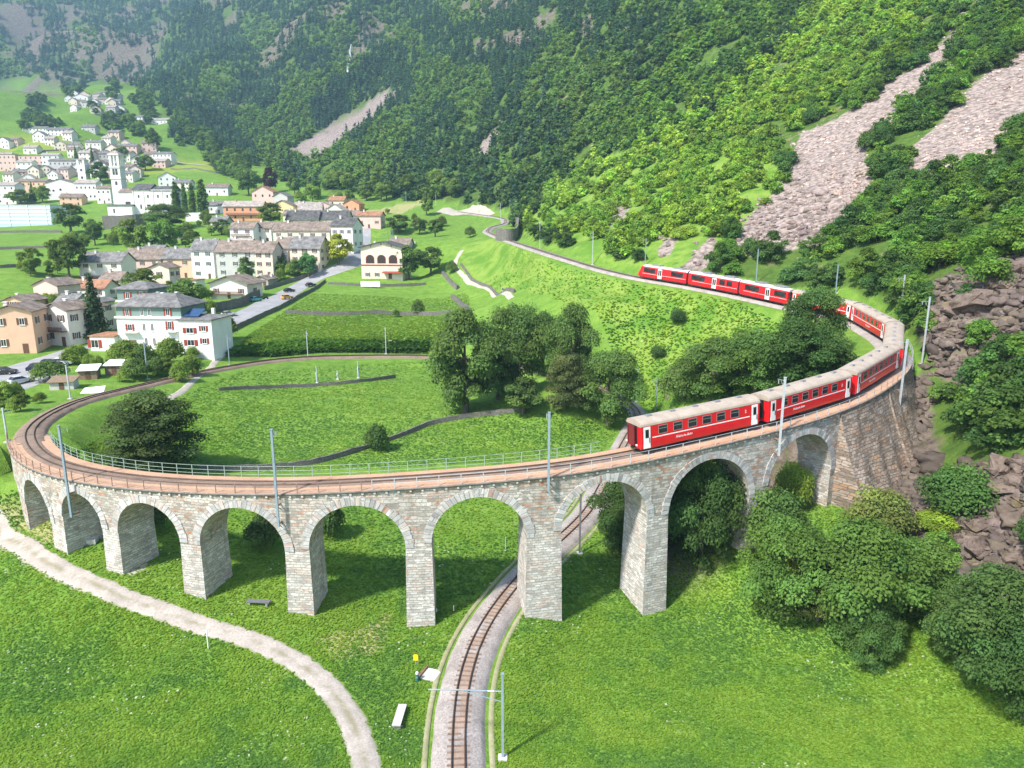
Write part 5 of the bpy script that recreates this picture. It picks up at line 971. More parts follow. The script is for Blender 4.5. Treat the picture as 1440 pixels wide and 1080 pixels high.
H_('pale roofed house crowded behind the dark slate roofs', 420, 452, 304, 296, 9, .1, 'pale', 'pale', 'gable_x', .55, (2, 1), (0, 0), 'brown', chim=2)
H_('pale gabled house near the orange house end', 455, 486, 305, 297, 9, -.2, 'pale', 'pale', 'gable_y', .3, (2, 1), (1, 1), 'brown', side_vis=1)
H_('orange gabled house at the edge of the bright slope', 482, 506, 297, 287, 9, -.2, 'orange', 'red', 'gable_y', .25, (2, 1), (1, 1), 'brown', side_vis=1)
H_('long house with an orange upper band over a dark open ground floor', 315, 370, 311, 291, 10, 0, 'orange', 'pale', 'gable_x', .3, (5, 2), (0, 0), 'brown', chim=1, balcony=[.42])
H_('tall pinkish gabled house rising behind the long orange one', 355, 386, 292, 271, 10, -.1, 'pink', 'red', 'gable_y', .25, (3, 2), (1, 2), 'brown', side_vis=1)
H_('grey gabled house leaning against the tall pinkish house', 384, 406, 294, 277, 9, -.2, 'grey', 'slate', 'gable_y', .25, (2, 1), (1, 1), 'grey', side_vis=1)
H_('ochre house with a low gable below the grey gabled one', 381, 414, 302, 290, 9, -.15, 'yellow', 'brown', 'gable_y', .22, (2, 1), (1, 1), 'brown', side_vis=1)
H_('white house alone behind the poplars', 290, 321, 275, 264, 9, 0, 'white', 'brown', 'gable_x', .3, (3, 1), (0, 0), 'grey')
for q_, (lb, x0, x1, vb, ve, wl, rf_, sh_) in enumerate([
 ('brown roofed house mostly hidden behind the peach house at the car park', 4, 38, 442, 424, 'peach', 'brown', 'gable_y'), ('low dark-roofed outbuilding between the pink barn and the cream balcony house', 76, 104, 440, 428, 'stone', 'slate', 'gable_x'), ('pale house half behind the low white house with the rusty roof', 140, 170, 408, 394, 'pale', 'brown', 'gable_x'),
 ('cream house tucked behind the tall white and grey pair', 318, 352, 358, 345, 'cream', 'pale', 'gable_x'), ('pale house with a brown roof behind the large cream house', 420, 452, 342, 330, 'pale', 'brown', 'gable_x'), ('stone barn above the chalet wall', 356, 378, 402, 393, 'stone', 'brown', 'gable_y'),
 ('white house with a pale roof in the crowded quarter behind the orange house', 412, 440, 300, 291, 'white', 'pale', 'gable_x'), ('pinkish house in the crowded quarter near the ochre house', 440, 466, 297, 289, 'pink', 'pale', 'gable_y'), ('cream house with a red roof above the crowded quarter', 462, 484, 290, 282, 'cream', 'red', 'gable_x'), ('small pale house between the dark slate roofs and the pink square house', 486, 503, 312, 303, 'pale', 'brown', 'gable_x'),
 ('white house with a slab roof left of the long orange house', 292, 314, 300, 289, 'white', 'slate', 'gable_x'), ('pale house with brown shutters beneath the ochre gable', 398, 424, 312, 302, 'pale', 'brown', 'gable_x'), ('cream outbuilding behind the arched house', 548, 575, 352, 344, 'cream', 'brown', 'gable_x'),
 ('white block between the blue hall and the peach house', 74, 92, 305, 296, 'white', 'pale', 'gable_x'), ('pale row house behind the pink row, just under the big trees', 196, 228, 366, 354, 'pale', 'slate', 'gable_x'), ('grey house above the terrace wall by the poplars', 296, 318, 322, 312, 'grey', 'slate', 'gable_x')]):
    H_(lb, x0, x1, vb, ve, 9, -.12, wl, rf_, sh_, .3 if sh_ == 'gable_x' else .2, (2 if x1-x0 < 28 else 3, 2 if vb-ve > 11 else 1), (0, 0), 'brown', chim=1+q_ % 2)
# the arched stone house
o, w, h, D, t_ = H_('cream stone house with three arched windows and a broad low gable by the meadow', 508, 567, 392, 350, 13, -.12, 'cream', 'dark', 'gable_y', .13, (0, 0), (3, 2), 'brown', door=False, side_vis=-1, over=1.0)
t = NT('arch_glass'); t.bsdf((.05, .04, .035), .3); MAT['arch_glass'] = t.m
ww_ = w*.09; pf = [(-ww_, 0), (ww_, 0), (ww_, 1.7)]+[(ww_*math.cos(a), 1.7+ww_*math.sin(a)) for a in np.linspace(.2, math.pi-.2, 9)]+[(-ww_, 1.7)]
fr = MB().prism([(x*1.18, z*1.06-.1) for x, z in pf], -.05, .02).mesh('window', MAT['shutter_red']); gl = MB().prism(pf, -.09, -.02).mesh('pane', MAT['arch_glass'])
for x in (-w*.28, 0, w*.28): q = part('window', fr, o, (x, 0, h*.50)); part('pane', gl, q)
for x in (-w*.25, 0, w*.25): put_win(o, x, -.02, h*.98+(.9 if x == 0 else .1), 0, .7, 1.2, None, False)
for x in (-w*.35, -w*.12): put_win(o, x, -.02, .9, 0, 1., 1.5, 'brown', False)
part('string_course', MB().box(-w/2-.05, w/2+.05, -.16, -.002, h*.42, h*.455).mesh('string_course', MAT['shutter_red']), o)
part('awning', MB().prism([(-.01, 2.9), (-2.2, 2.3), (-2.2, 2.36), (-.01, 2.98)], .5, w*.48, 'x').mesh('awning', MAT['shutter_red']), o)
part('door', MB().box(-.7, .7, -.08, .02, 0, 2.3).mesh('door', MAT['shutter_brown']), o, (w*.2, 0, 0))
# the villa with the green mansard storey
p, t_ = G(213, 493); k = t_/F
vil = empty('villa', 'large white villa with a green upper storey, corner tower and slate hipped roofs', 'villa', p, -.10)
def blk(x0, x1, v0, v1, y0, y1): return ((x0-213)*k, (x1-213)*k, y0, y1, (493-v0)*k*1.02, (493-v1)*k*1.02)
def B(name, mat, *a): return part(name, MB().box(*blk(*a)).mesh(name, MAT[mat]), vil)
B('wall', 'plaster_white', 166, 261, 505, 447, 0, 11); B('upper_storey', 'plaster_green', 166, 261, 447, 432, .3, 10.8); B('tower_wall', 'plaster_white', 150, 197, 505, 428, 5, 13); B('tower_storey', 'plaster_green', 150, 197, 427.9, 411, 5.1, 12.9)
B('annex_wall', 'plaster_white', 261.2, 309, 505, 448, -1.2, 8); B('porch_wall', 'plaster_white', 129, 165.8, 512, 472, -1.5, 4.5)
for nm, a in (('cornice', (164.5, 262.5, 448.5, 446, -.4, 11.2)), ('cornice', (148.5, 198.5, 429.6, 427.4, 4.6, 13.4))): B(nm, 'plaster_white', *a)
def hip(name, x0, x1, v, y0, y1, rise, mat='roof_slate', e=.7):
    a = blk(x0, x1, v, v, y0, y1); X0, X1, Y0, Y1, z = a[0]-e, a[1]+e, y0-e, y1+e, a[4]; kx = min(X1-X0, Y1-Y0)*.38; m = MB(); ym = (Y0+Y1)/2
    b4 = [(X0, Y0, z), (X1, Y0, z), (X1, Y1, z), (X0, Y1, z)]; m.add(b4+[(X0+kx, ym-.4, z+rise), (X1-kx, ym-.4, z+rise), (X1-kx, ym+.4, z+rise), (X0+kx, ym+.4, z+rise)]+[(q[0], q[1], z-.2) for q in b4],
        [(0, 1, 5, 4), (1, 2, 6, 5), (2, 3, 7, 6), (3, 0, 4, 7), (4, 5, 6, 7), (0, 8, 9, 1), (1, 9, 10, 2), (2, 10, 11, 3), (3, 11, 8, 0), (8, 11, 10, 9)]); return part(name, m.mesh(name, MAT[mat]), vil)
rf = hip('roof', 166, 261, 432, .3, 10.8, 2.6); hip('roof', 150, 197, 411, 5.1, 12.9, 1.5); hip('roof', 261.2, 309, 448, -1.2, 8, .7, 'roof_slate', .4); hip('roof', 129, 165.8, 472, -1.5, 4.5, .5, 'roof_red', .3)
for x, y in ((203, 6.5), (216, 5), (230, 7)): a = blk(x, x+4, 432, 416, y, y+.8); part('chimney', MB().box(*a[:4], a[4], a[5]).mesh('chimney', MAT['plaster_white']), rf)
a = blk(290, 294, 447, 437, 5, 5.7); part('chimney', MB().box(*a[:4], a[4], a[5]).mesh('chimney', MAT['plaster_white']), rf)
a = blk(266, 287, 445.5, 445, .2, 4.2); part('solar_panel', MB().add([(a[0], .0, a[4]+.15), (a[1], .0, a[4]+.15), (a[1], 3.4, a[4]+1.5), (a[0], 3.4, a[4]+1.5), (a[0], .0, a[4]+.05), (a[1], .0, a[4]+.05), (a[1], 3.4, a[4]+1.4), (a[0], 3.4, a[4]+1.4)], [(0, 1, 2, 3), (4, 7, 6, 5), (0, 4, 5, 1), (1, 5, 6, 2), (2, 6, 7, 3), (3, 7, 4, 0)]).mesh('solar_panel', MAT['solar_panel']), rf)
for x, v, y, w_, h_, sh in ((182, 446, .28, 1.0, 1.7, 'red'), (204, 445, .28, .8, 1.6, None), (215, 445, .28, .8, 1.6, None), (242, 445, .28, 1.0, 1.7, 'red'), (166, 425, 5.08, 1., 1.5, 'red'), (187, 424, 5.08, 1., 1.5, 'red'), (185, 466, -.02, 1.1, 1.6, 'red'), (206, 466, -.02, .7, 1.8, None), (218, 466, -.02, .7, 1.8, None), (244, 464, -.02, 1.0, 2.0, 'red'),
        (207, 487, -.02, .7, 2., None), (219, 487, -.02, .7, 2., None), (246, 485, -.02, 1.6, 1.7, None), (277, 467, -1.22, 1.7, 1.3, 'red'), (297, 464, -1.22, 1.1, 1.3, 'red'), (277, 484, -1.22, 1.7, 1.4, 'red'), (297, 481, -1.22, 1.1, 1.3, 'red'), (136, 489, -1.52, 1.8, 1.9, 'red'), (158, 455, 4.98, .8, 1.7, None)):
    put_win(vil, (x-213)*k, y, (493-v)*k*1.02, 0, w_, h_, sh, False)
for x0, x1, v in ((175, 198, 467), (239, 256, 465)): a = blk(x0, x1, v+2, v, -1.2, -.005); b = part('balcony', MB().box(a[0], a[1], -1.2, -.005, a[5]-.2, a[5]).mesh('balcony', MAT['plaster_white']), vil); part('balustrade', MB().box(a[0], a[1], -1.2, -1.14, a[5]+.8, a[5]+.88).box(a[0], a[1], -1.2, -1.15, a[5]+.1, a[5]+.16).mesh('balustrade', MAT['dark_metal']), b)
part('door', MB().box((187-213)*k-.8, (187-213)*k+.8, -.1, .02, 0, 2.4).mesh('door', MAT['shutter_brown']), vil)
# churches
p, t_ = G(200, 304); k = t_/F; ch = empty('church', 'white village church with a tall belfry tower and a long dark-roofed nave', 'church', p, .0)
def cb(x0, x1, v0, v1, y0, y1): return ((x0-200)*k, (x1-200)*k, y0, y1, (304-v0)*k, (304-v1)*k)
def CB(name, mat, *a): return part(name, MB().box(*cb(*a)).mesh(name, MAT[mat]), ch)
CB('nave_wall', 'plaster_white', 190, 246, 310, 268, 0, 15); CB('transept_wall', 'plaster_white', 168, 189.8, 310, 271, 2, 14); CB('chapel_wall', 'plaster_white', 157, 191, 310, 290, -4, 1.9); tw = CB('tower_wall', 'plaster_white', 154, 168, 310, 236, 7, 14)
def gab(name, x0, x1, v, y0, y1, rise, mat):
    a = cb(x0, x1, v, v, y0, y1); z = a[4]; part(name, MB().prism([(y0-.5, z-.2), ((y0+y1)/2, z+rise), (y1+.5, z-.2)], a[0]-.4, a[1]+.4, 'x').mesh(name, MAT[mat]), ch)
gab('roof', 190, 214, 268, -.2, 15.2, 4.2, 'roof_dark'); gab('roof', 214.6, 246, 269, -.1, 15, 3.2, 'roof_dark'); gab('roof', 168, 189.6, 271, 2, 14, 3., 'roof_brown'); gab('roof', 157, 191, 290, -4, 1.5, 1., 'roof_dark')
a = cb(154, 168, 236, 219, 7, 14); m = MB()
for x0, x1, y0, y1 in ((a[0], a[0]+1.6, 7, 8.6), (a[1]-1.6, a[1], 7, 8.6), (a[0], a[0]+1.6, 12.4, 14), (a[1]-1.6, a[1], 12.4, 14), ((a[0]+a[1])/2-.4, (a[0]+a[1])/2+.4, 7, 7.8)): m.box(x0, x1, y0, y1, a[4], a[5])
bf = part('belfry', m.mesh('belfry', MAT['plaster_white']), ch); part('bell', MB().tube([((a[0]+a[1])/2, 10.5, a[4]+1), ((a[0]+a[1])/2, 10.5, a[4]+2.2), ((a[0]+a[1])/2, 10.5, a[4]+3)], [1.2, .9, .3], 10).mesh('bell', MAT['dark_metal']), bf)
for v in (236.5, 219.5, 252): b = cb(153.2, 168.8, v+1, v-1, 6.6, 14.4); part('cornice', MB().box(*b).mesh('cornice', MAT['plaster_pale']), ch)
a = cb(153.6, 168.4, 218.5, 213, 6.8, 14.2); cx = (a[0]+a[1])/2; part('tower_roof', MB().add([(a[0], 6.8, a[4]), (a[1], 6.8, a[4]), (a[1], 14.2, a[4]), (a[0], 14.2, a[4]), (cx, 10.5, a[5])], [(0, 1, 4), (1, 2, 4), (2, 3, 4), (3, 0, 4), (0, 3, 2, 1)]).mesh('tower_roof', MAT['roof_pale']), ch)
def cw(x, v0, v1, wpx, y): a = cb(x-wpx/2, x+wpx/2, v0, v1, y, y); part('window', MB().box(a[0], a[1], y-.12, y+.15, a[4], a[5]).mesh('window', MAT['glass']), ch)
for x, v0, v1, w_, y in ((159, 247, 239, 3, 7), (163, 247, 239, 3, 7), (161, 261, 256, 3, 7), (198, 279, 275, 2, 0), (211, 279, 275, 2, 0), (225, 279, 275, 2, 0), (238, 279, 275, 2, 0), (200, 294, 288, 2, 0), (211, 291, 288, 5, 0), (225, 295, 290, 2, 0), (180, 290, 284, 7, 2), (166, 300, 294, 2, -4)): cw(x, v0, v1, w_, y)
for x in (190.5, 205, 218, 231, 245): a = cb(x-.7, x+.7, 304, 269, -.25, -.003); part('pilaster', MB().box(a[0], a[1], -.25, -.003, 0, a[5]).mesh('pilaster', MAT['plaster_pale']), ch)
part('door', MB().box(cb(210, 213, 304, 297, 0, 0)[0], cb(210, 213, 304, 297, 0, 0)[1], -.15, .05, 0, 3.4).mesh('door', MAT['shutter_brown']), ch)
o, w, h, D, t_ = H_('second church with a plain white gabled front and round window', 67, 107, 281, 259, 20, 0, 'white', 'brown', 'gable_y', .14, (0, 0), (0, 0), None, 'church', 'chapel', door=True, chim=0, side_vis=1)
put_win(o, 0, -.03, h*.55, 0, 1.6, 1.6, None, True); put_win(o, -w*.25, -.03, h*.5, 0, 1.6, 1.3, None, True)
p, t_ = G(117, 262); k = t_/F; ct = empty('bell_tower', 'smaller white bell tower behind the plain gabled church', 'bell tower', p); h_ = (262-233)*k; w_ = 11*k
part('shaft', MB().box(-w_/2, w_/2, 0, w_, -6, h_).mesh('shaft', MAT['plaster_white']), ct); m = MB()
for a, b in ((-1, 0), (1, 0), (-1, 1), (1, 1)): m.box(*sorted((a*w_/2, a*w_*.22)), *((0, w_*.28) if b == 0 else (w_*.72, w_)), h_, h_+4.2)
part('belfry', m.mesh('belfry', MAT['plaster_white']), ct); part('roof', MB().add([(-w_*.56, -.3, h_+4.2), (w_*.56, -.3, h_+4.2), (w_*.56, w_+.3, h_+4.2), (-w_*.56, w_+.3, h_+4.2), (0, w_/2, h_+6.5)], [(0, 1, 4), (1, 2, 4), (2, 3, 4), (3, 0, 4), (0, 3, 2, 1)]).mesh('roof', MAT['roof_pale']), ct)
for z in (h_*.35, h_*.7): part('window', MB().box(-.9, .9, -.08, .1, z, z+2).mesh('window', MAT['glass']), ct)
H_('long white parish house with two rows of windows joining the gabled church', 107.5, 137, 282, 259, 11, 0, 'white', 'pale', 'gable_x', .25, (5, 2), (0, 0), 'grey', chim=0)
H_('white house between the parish house and the bell tower foot', 137.5, 157, 286, 266, 10, 0, 'white', 'brown', 'gable_x', .25, (3, 2), (0, 0), 'grey')
o, w, h, D, t_ = H_('light blue and white industrial hall with long horizontal panels', -10, 74, 318, 290, 16, 0, 'blue', 'pale', 'flat', .1, (0, 0), (0, 0), None, 'factory hall', 'factory_hall', door=False, chim=0, side_vis=1, over=.2)
m = MB()
for j in range(5): m.box(-w/2+.2, w/2-.2, -.15, -.003, h*(.12+.17*j), h*(.12+.17*j)+h*.10)
part('panels', m.mesh('panels', MAT['frame_white']), o)
for x in (-w*.2, w*.12, w*.42): part('column', MB().box(x-.25, x+.25, -.3, -.155, 0, h).mesh('column', MAT['frame_white']), o)
H_('big white apartment block cut by the frame edge above the blue hall', -12, 24, 288, 262, 12, 0, 'white', 'pale', 'gable_x', .2, (4, 3), (0, 0), 'grey')
H_('long pink house with small windows above the garden trees', 24, 67, 272, 256, 11, 0, 'peach', 'brown', 'gable_x', .2, (6, 2), (0, 0), 'brown')
H_('peach house standing before the white church buildings', 86, 115, 290, 278, 9, .1, 'peach', 'brown', 'gable_x', .3, (3, 2), (0, 0), 'brown')
H_('grey-white building with a dark arcade below the cypress', 70, 112, 243, 227, 10, 0, 'grey', 'slate', 'gable_x', .2, (7, 2), (0, 0), 'grey')
H_('white villa on the pale upper meadow', 60, 83, 232, 219, 9, .1, 'white', 'pale', 'gable_x', .25, (3, 2), (0, 0), 'grey')
H_('pale flat house behind the white villa of the upper meadow', 33, 52, 216, 208, 9, 0, 'pale', 'pale', 'gable_x', .3, (3, 1), (0, 0), 'grey')
H_('white house in front of the terraced pink row', 24, 46, 241, 229, 9, 0, 'white', 'pale', 'gable_x', .25, (3, 2), (0, 0), 'grey')
H_('long terraced pink building with stacked balconies', -12, 24, 241, 219, 10, 0, 'pink', 'brown', 'flat', .2, (6, 3), (0, 0), 'brown', chim=0)
H_('upper pink terrace house behind the white house', 27, 62, 232, 220, 10, 0, 'pink', 'brown', 'flat', .2, (5, 2), (0, 0), 'brown', chim=0)
H_('pink house above the tall bell tower, beside a dark tree', 168, 193, 218, 206, 9, 0, 'pink', 'slate', 'gable_x', .25, (4, 2), (0, 0), 'grey')
H_('long white terrace house at the edge of the bright upper field', 214, 242, 229, 217, 10, -.1, 'white', 'slate', 'gable_x', .2, (5, 2), (0, 0), 'grey')
H_('white house with a brown roof low behind the bell tower', 171, 187, 246, 235, 9, 0, 'white', 'brown', 'gable_x', .3, (2, 2), (0, 0), 'brown')
H_('brown roofed house in the shadow of the big tree above the church', 186, 203, 233, 224, 9, .2, 'pale', 'dark', 'gable_y', .3, (2, 1), (0, 0), 'brown')
H_('cream block between the two cypresses', 112, 130, 232, 216, 10, 0, 'pale', 'pale', 'gable_x', .25, (3, 3), (0, 0), 'brown')
H_('tall stepped house crowning the old quarter', 121, 143, 215, 201, 10, 0, 'pale', 'slate', 'gable_x', .25, (4, 2), (0, 0), 'brown')
H_('grey-walled house right of the cypress in the old quarter', 140, 156, 233, 217, 9, 0, 'stone', 'slate', 'gable_x', .25, (3, 2), (0, 0), 'brown')
H_('small grey roofed house in the middle of the old quarter', 96, 111, 213, 204, 9, 0, 'pale', 'slate', 'gable_x', .3, (2, 1), (0, 0), 'brown')
H_('low house beside the arcade building in the old quarter', 113, 128, 245, 236, 9, 0, 'cream', 'brown', 'gable_x', .3, (2, 1), (0, 0), 'brown')
H_('pinkish house behind the bell tower shoulder', 203, 216, 225, 217, 9, 0, 'pink', 'brown', 'gable_x', .3, (2, 1), (0, 0), 'brown')
H_('long white row house in the far field, longer of two', 32, 66, 190, 181, 11, 0, 'white', 'slate', 'gable_x', .25, (7, 2), (0, 0), 'grey')
H_('white row house with a grey roof right of the longest far row', 66.5, 98, 191, 183, 11, 0, 'white', 'slate', 'gable_x', .25, (6, 2), (0, 0), 'grey')
H_('bluish house half behind a dark tree in the far field', 115, 134, 186, 179, 10, 0, 'grey', 'slate', 'gable_x', .3, (3, 1), (0, 0), 'grey')
H_('white far house below the upper hamlet, first of three in line', 161, 180, 173, 166, 10, 0, 'white', 'slate', 'gable_x', .3, (4, 1), (0, 0), 'grey')
H_('taller white far house, middle of three in line', 184, 201, 174, 165, 10, 0, 'white', 'slate', 'gable_x', .3, (3, 2), (0, 0), 'grey')
H_('long low white far building, last of three in line', 204, 240, 175, 169, 10, 0, 'white', 'pale', 'gable_x', .3, (7, 1), (0, 0), 'grey')
H_('bright white barn with a wide front in the upper hamlet', 104, 124, 146, 137, 12, .1, 'white', 'pale', 'gable_y', .2, (3, 2), (0, 0), 'grey')
n_ = 0
for kx in range(60):
    u, v = rng.uniform(85, 188), rng.uniform(132, 166)
    if not inpoly(np.array([u]), np.array([v]), [(100, 136), (150, 130), (172, 135), (188, 150), (160, 165), (85, 158), (82, 150)])[0]: continue
    p, t_ = G(u, v); n_ += 1
    if n_ > 22: break
    house('tiny pale house of the hamlet high above the church, grey roof among trees', 0, 0, 0, 0, 10, rng.uniform(-.3, .3), ['white', 'pale', 'cream', 'grey'][n_ % 4], ['slate', 'pale', 'brown'][n_ % 3], 'gable_x' if n_ % 2 else 'gable_y', .3, (3, 1), (0, 0), 'grey', far=True, group='houses of the upper hamlet', pos=p, size=(rng.uniform(9, 16), rng.uniform(6, 8)), chim=0, sink=6)
n_ = 0
for u, v in ((150, 205), (158, 222), (90, 252), (75, 256), (12, 257), (48, 252), (150, 248), (138, 242), (180, 256), (85, 212), (20, 205), (5, 208), (70, 205), (190, 250), (160, 196), (40, 262), (102, 222), (64, 248), (8, 228), (130, 250), (155, 240), (176, 210), (210, 213), (55, 200), (95, 198), (128, 225), (28, 252), (110, 246), (176, 228), (148, 228), (224, 236), (236, 262), (256, 268)):
    p, t_ = G(u, v); n_ += 1
    house('small pale house squeezed among the roofs of the old quarter', 0, 0, 0, 0, 9, rng.uniform(-.3, .3), ['white', 'pale', 'cream', 'pink'][n_ % 4], ['slate', 'pale', 'brown'][n_ % 3], 'gable_x' if n_ % 2 else 'gable_y', .3, (3, 2), (0, 0), 'grey', far=True, group='small houses of the old quarter', pos=p, size=(rng.uniform(9, 15), rng.uniform(6, 9)), chim=1, sink=5)
# ------------------------------------------------------------------ catenary masts
def mast(label, ub, vb, ut, vt, mat='mast_steel', t_=None, r=.14, arm=None, foot=True, brackets=None, group='catenary masts', xyz=None, ra_=.022):
    if xyz is not None: p = np.array(xyz); t_ = proj(*p)[2]
    elif t_: p = at(ub, vb, t_)
    else: p, t_ = G(ub, vb)
    h = (vb-vt)/F*t_*1.02; o = empty('catenary_mast', label, 'mast', p, 0, group); M_ = MAT[mat]
    part('pole', MB().obox((0, 0, -.3 if foot else 0), (0, 0, h), r*1.5, r*1.5).box(-r*.85, r*.85, -.02, .02, 0, h).mesh('pole', M_), o)
    part('cap', MB().box(-r, r, -r, r, h+.002, h+.08).mesh('cap', M_), o)
    if foot: part('base', MB().box(-.35, .35, -.35, .35, -.6, .12).mesh('base', MAT['concrete']), o)
    if arm is not None:
        dx, dy, zf = arm; z = h*zf; a = part('cantilever', MB().tube([(0, 0, z), (dx*.6, dy*.6, z+.05), (dx, dy, z+.02)], ra_, 6).tube([(0, 0, z-.9), (dx*.55, dy*.55, z)], ra_*.7, 5).mesh('cantilever', M_), o)
        part('insulator', MB().tube([(dx*.82, dy*.82, z-.05), (dx*.82, dy*.82, z-.45)], .04, 8).tube([(dx*.12, dy*.12, z+.01), (dx*.2, dy*.2, z+.02)], .05, 8).mesh('insulator', MAT['mast_grey' if ra_ < .03 else 'white_paint']), a)
    if brackets:
        for z, bx, by in brackets: part('bracket', MB().obox((0, 0, z), (bx, by, z), .12, .16).obox((0, 0, z-.05), (bx, by, z-.7), .06, .06).mesh('bracket', MAT['timber']), o)
    return o
def to_track(p, reach=None):
    i = np.argmin((TR[:, 0]-p[0])**2+(TR[:, 1]-p[1])**2+((TR[:, 2]-p[2])*.5)**2); d = TR[i]-p; L = np.hypot(d[0], d[1]); r = (reach or L+.3); return d[0]/L*r, d[1]/L*r
def vmast(label, S, top_v, ub, vb, br=True, mat='mast_steel', low=3.2):
    p = trk(S, OUT+.75); p[2] -= low; t_ = proj(*p)[2]; u_, v_, _ = proj(*p); dx, dy = to_track(np.r_[p[:2], p[2]+low])
    n = trk(S, OUT-.1)-trk(S, OUT+.75)
    return mast(label, ub, float(v_), ub, top_v, mat, foot=False, xyz=p, arm=(dx*.3, dy*.3, .96), brackets=[(.25, n[0]*1.05, n[1]*1.05), (low*.62, n[0]*1.05, n[1]*1.05)] if br else None)
vmast('steel mast bracketed to the viaduct face above the second pier from the curve end', s_of(104, 668), 597, 106, 700, low=4.2)
vmast('steel mast bracketed to the viaduct by two timber arms, above the pier near the bench', s_of(393, 690), 602, 395, 720, low=3.4)
vmast('steel mast rising from the widest pier beside the lower track', s_of(769, 672), 579, 770, 690, low=1.6)
vmast('steel mast in front of the gap between the two tail coaches', s_of(1090, 607), 531, 1090, 640, low=3.0, mat='mast_grey')
vmast('pale mast at the rubble buttress beside the bend of the train', s_of(1258, 520), 479, 1262, 590, low=3.6, mat='mast_grey')
M0 = [('grey mast on the rocky slope behind the bend, next to the buttress mast', 1296, 512, 1301, 420, 'mast_grey'), ('grey mast standing in bushes behind the bend', 1265, 452, 1269, 389, 'mast_grey'), ('mast behind the dark bank tree and the train', 1175, 412, 1178, 374, 'mast_steel'), ('mast behind the last railcar section', 1063, 398, 1065, 352, 'mast_steel'), ('mast just behind the railcar cab', 907, 374, 909, 337, 'mast_steel'), ('mast by the bare rock above the empty track ahead of the train', 833, 372, 833, 327, 'mast_grey'), ('mast on the uphill side of the track, between the train and the far S-bend', 759, 350, 759, 312, 'mast_grey'),
 ('short mast at the far S-bend', 704, 312, 703, 287, 'mast_grey'), ('mast a little left of the far S-bend', 672, 300, 671, 285, 'mast_grey'), ('thin mast at the far end of the line below the forest', 613, 288, 612, 274, 'mast_grey'), ('thin mast in the bright meadow beyond the village', 571, 284, 571, 270, 'mast_grey'), ('thin pole on the bright slope above the pink house', 538, 280, 538, 262, 'mast_grey'),
 ('mast beside the loop track by the garden sheds', 99, 561, 95, 514, 'mast_grey'), ('mast in front of the villa garden bushes', 208, 533, 205, 482, 'mast_steel'), ('mast where the field path meets the loop track', 323, 514, 321, 473, 'mast_steel'), ('mast on the far side of the loop, before the dark grass bank', 433, 502, 432, 466, 'mast_grey'), ('mast on the far side of the loop with a pale foot', 543, 498, 543, 461, 'mast_grey'), ('mast at the curve end of the viaduct, beside the meadow edge', 11, 622, 6, 574, 'mast_grey'), ('slim mast beside the lower track near the meadow clump', 895, 565, 895, 515, 'mast_steel'), ('slim mast by the stones on the inner bank behind the tail coach', 922, 580, 922, 531, 'mast_steel')]
for lb, ub, vb, ut, vt, mt in M0:
    p, t_ = G(ub, vb); i = np.argmin((TR[:, 0]-p[0])**2+(TR[:, 1]-p[1])**2); d = math.hypot(*(TR[i, :2]-p[:2])); mast(lb, ub, vb, ut, vt, mt, r=.12, arm=(*to_track(p, min(d, 1.1)), .93) if d < 7 else None)
p, t_ = G(815, 778); mast('dark steel mast seen through the arch beside the lower track', 815, 778, 815, 692, 'mast_dark', arm=(*to_track(p, 3.2), .93))
p, t_ = G(707, 1066); mast('dark teal mast in the near meadow with a long white arm over the lower track', 707, 1066, 704, 936, 'mast_steel', r=.12, arm=(-5.6, .2, .80), ra_=.05)
# ------------------------------------------------------------------ dry stone walls
def swall(label, pts, h=.9, w=.7, px=True, name='dry_stone_wall', mat='dry_stone', cat='stone wall', step=.8, lift=0.):
    P = np.array([G(*p)[0] for p in pts]) if px else np.array(pts, float); P = resample(catmull(P, 8), step); d = np.gradient(P[:, :2], axis=0); d /= np.linalg.norm(d, axis=1, keepdims=True)
    nx, ny = d[:, 1]*w/2, -d[:, 0]*w/2; z = hz(P[:, 0], P[:, 1])+lift; hh = h+min(h, 1.1)*(.22*fbm(P[:, 0], P[:, 1], 1.1, 2, 6)+.25*fbm(P[:, 0], P[:, 1], 6., 2, 8)); z = z*.35+.65*np.convolve(np.pad(z, 6, 'edge'), np.ones(13)/13, 'valid'); m = MB(); s_ = np.arange(len(P))*step
    A = [(P[i, 0]+nx[i], P[i, 1]+ny[i], z[i]-.5) for i in range(len(P))]; Bq = [(P[i, 0]-nx[i], P[i, 1]-ny[i], z[i]-.5) for i in range(len(P))]
    At = [(P[i, 0]+nx[i]*.7, P[i, 1]+ny[i]*.7, z[i]+hh[i]) for i in range(len(P))]; Bt = [(P[i, 0]-nx[i]*.7, P[i, 1]-ny[i]*.7, z[i]+hh[i]*.94) for i in range(len(P))]
    for i in range(len(P)-1):
        for lo, hi in ((A, At), (Bq, Bt)): m.quad(lo[i], lo[i+1], hi[i+1], hi[i], [(s_[i], -.5), (s_[i+1], -.5), (s_[i+1], h), (s_[i], h)])
        m.quad(At[i], At[i+1], Bt[i+1], Bt[i], [(s_[i], h), (s_[i+1], h), (s_[i+1], h+w), (s_[i], h+w)])
    for i in (0, len(P)-1): m.quad(A[i], Bq[i], Bt[i], At[i])
    return tag(m.build(name, MAT[mat]), label, cat)
for lb, pts in (('long field wall across the meadow beside the large trees, upper one', [(-20, 352), (30, 350), (80, 349), (120, 352)]), ('lower field wall in the meadow left of the large trees', [(-20, 378), (20, 376), (60, 374)]), ('hedge-topped wall below the blue hall', [(-20, 328), (40, 327), (90, 327)]), ('terrace wall in the pale upper meadow', [(60, 213), (90, 211), (120, 209)]), ('field wall edging the bright upper field', [(240, 238), (290, 241), (335, 246)])):
    swall(lb, pts, 1.3, .7, step=1.5)
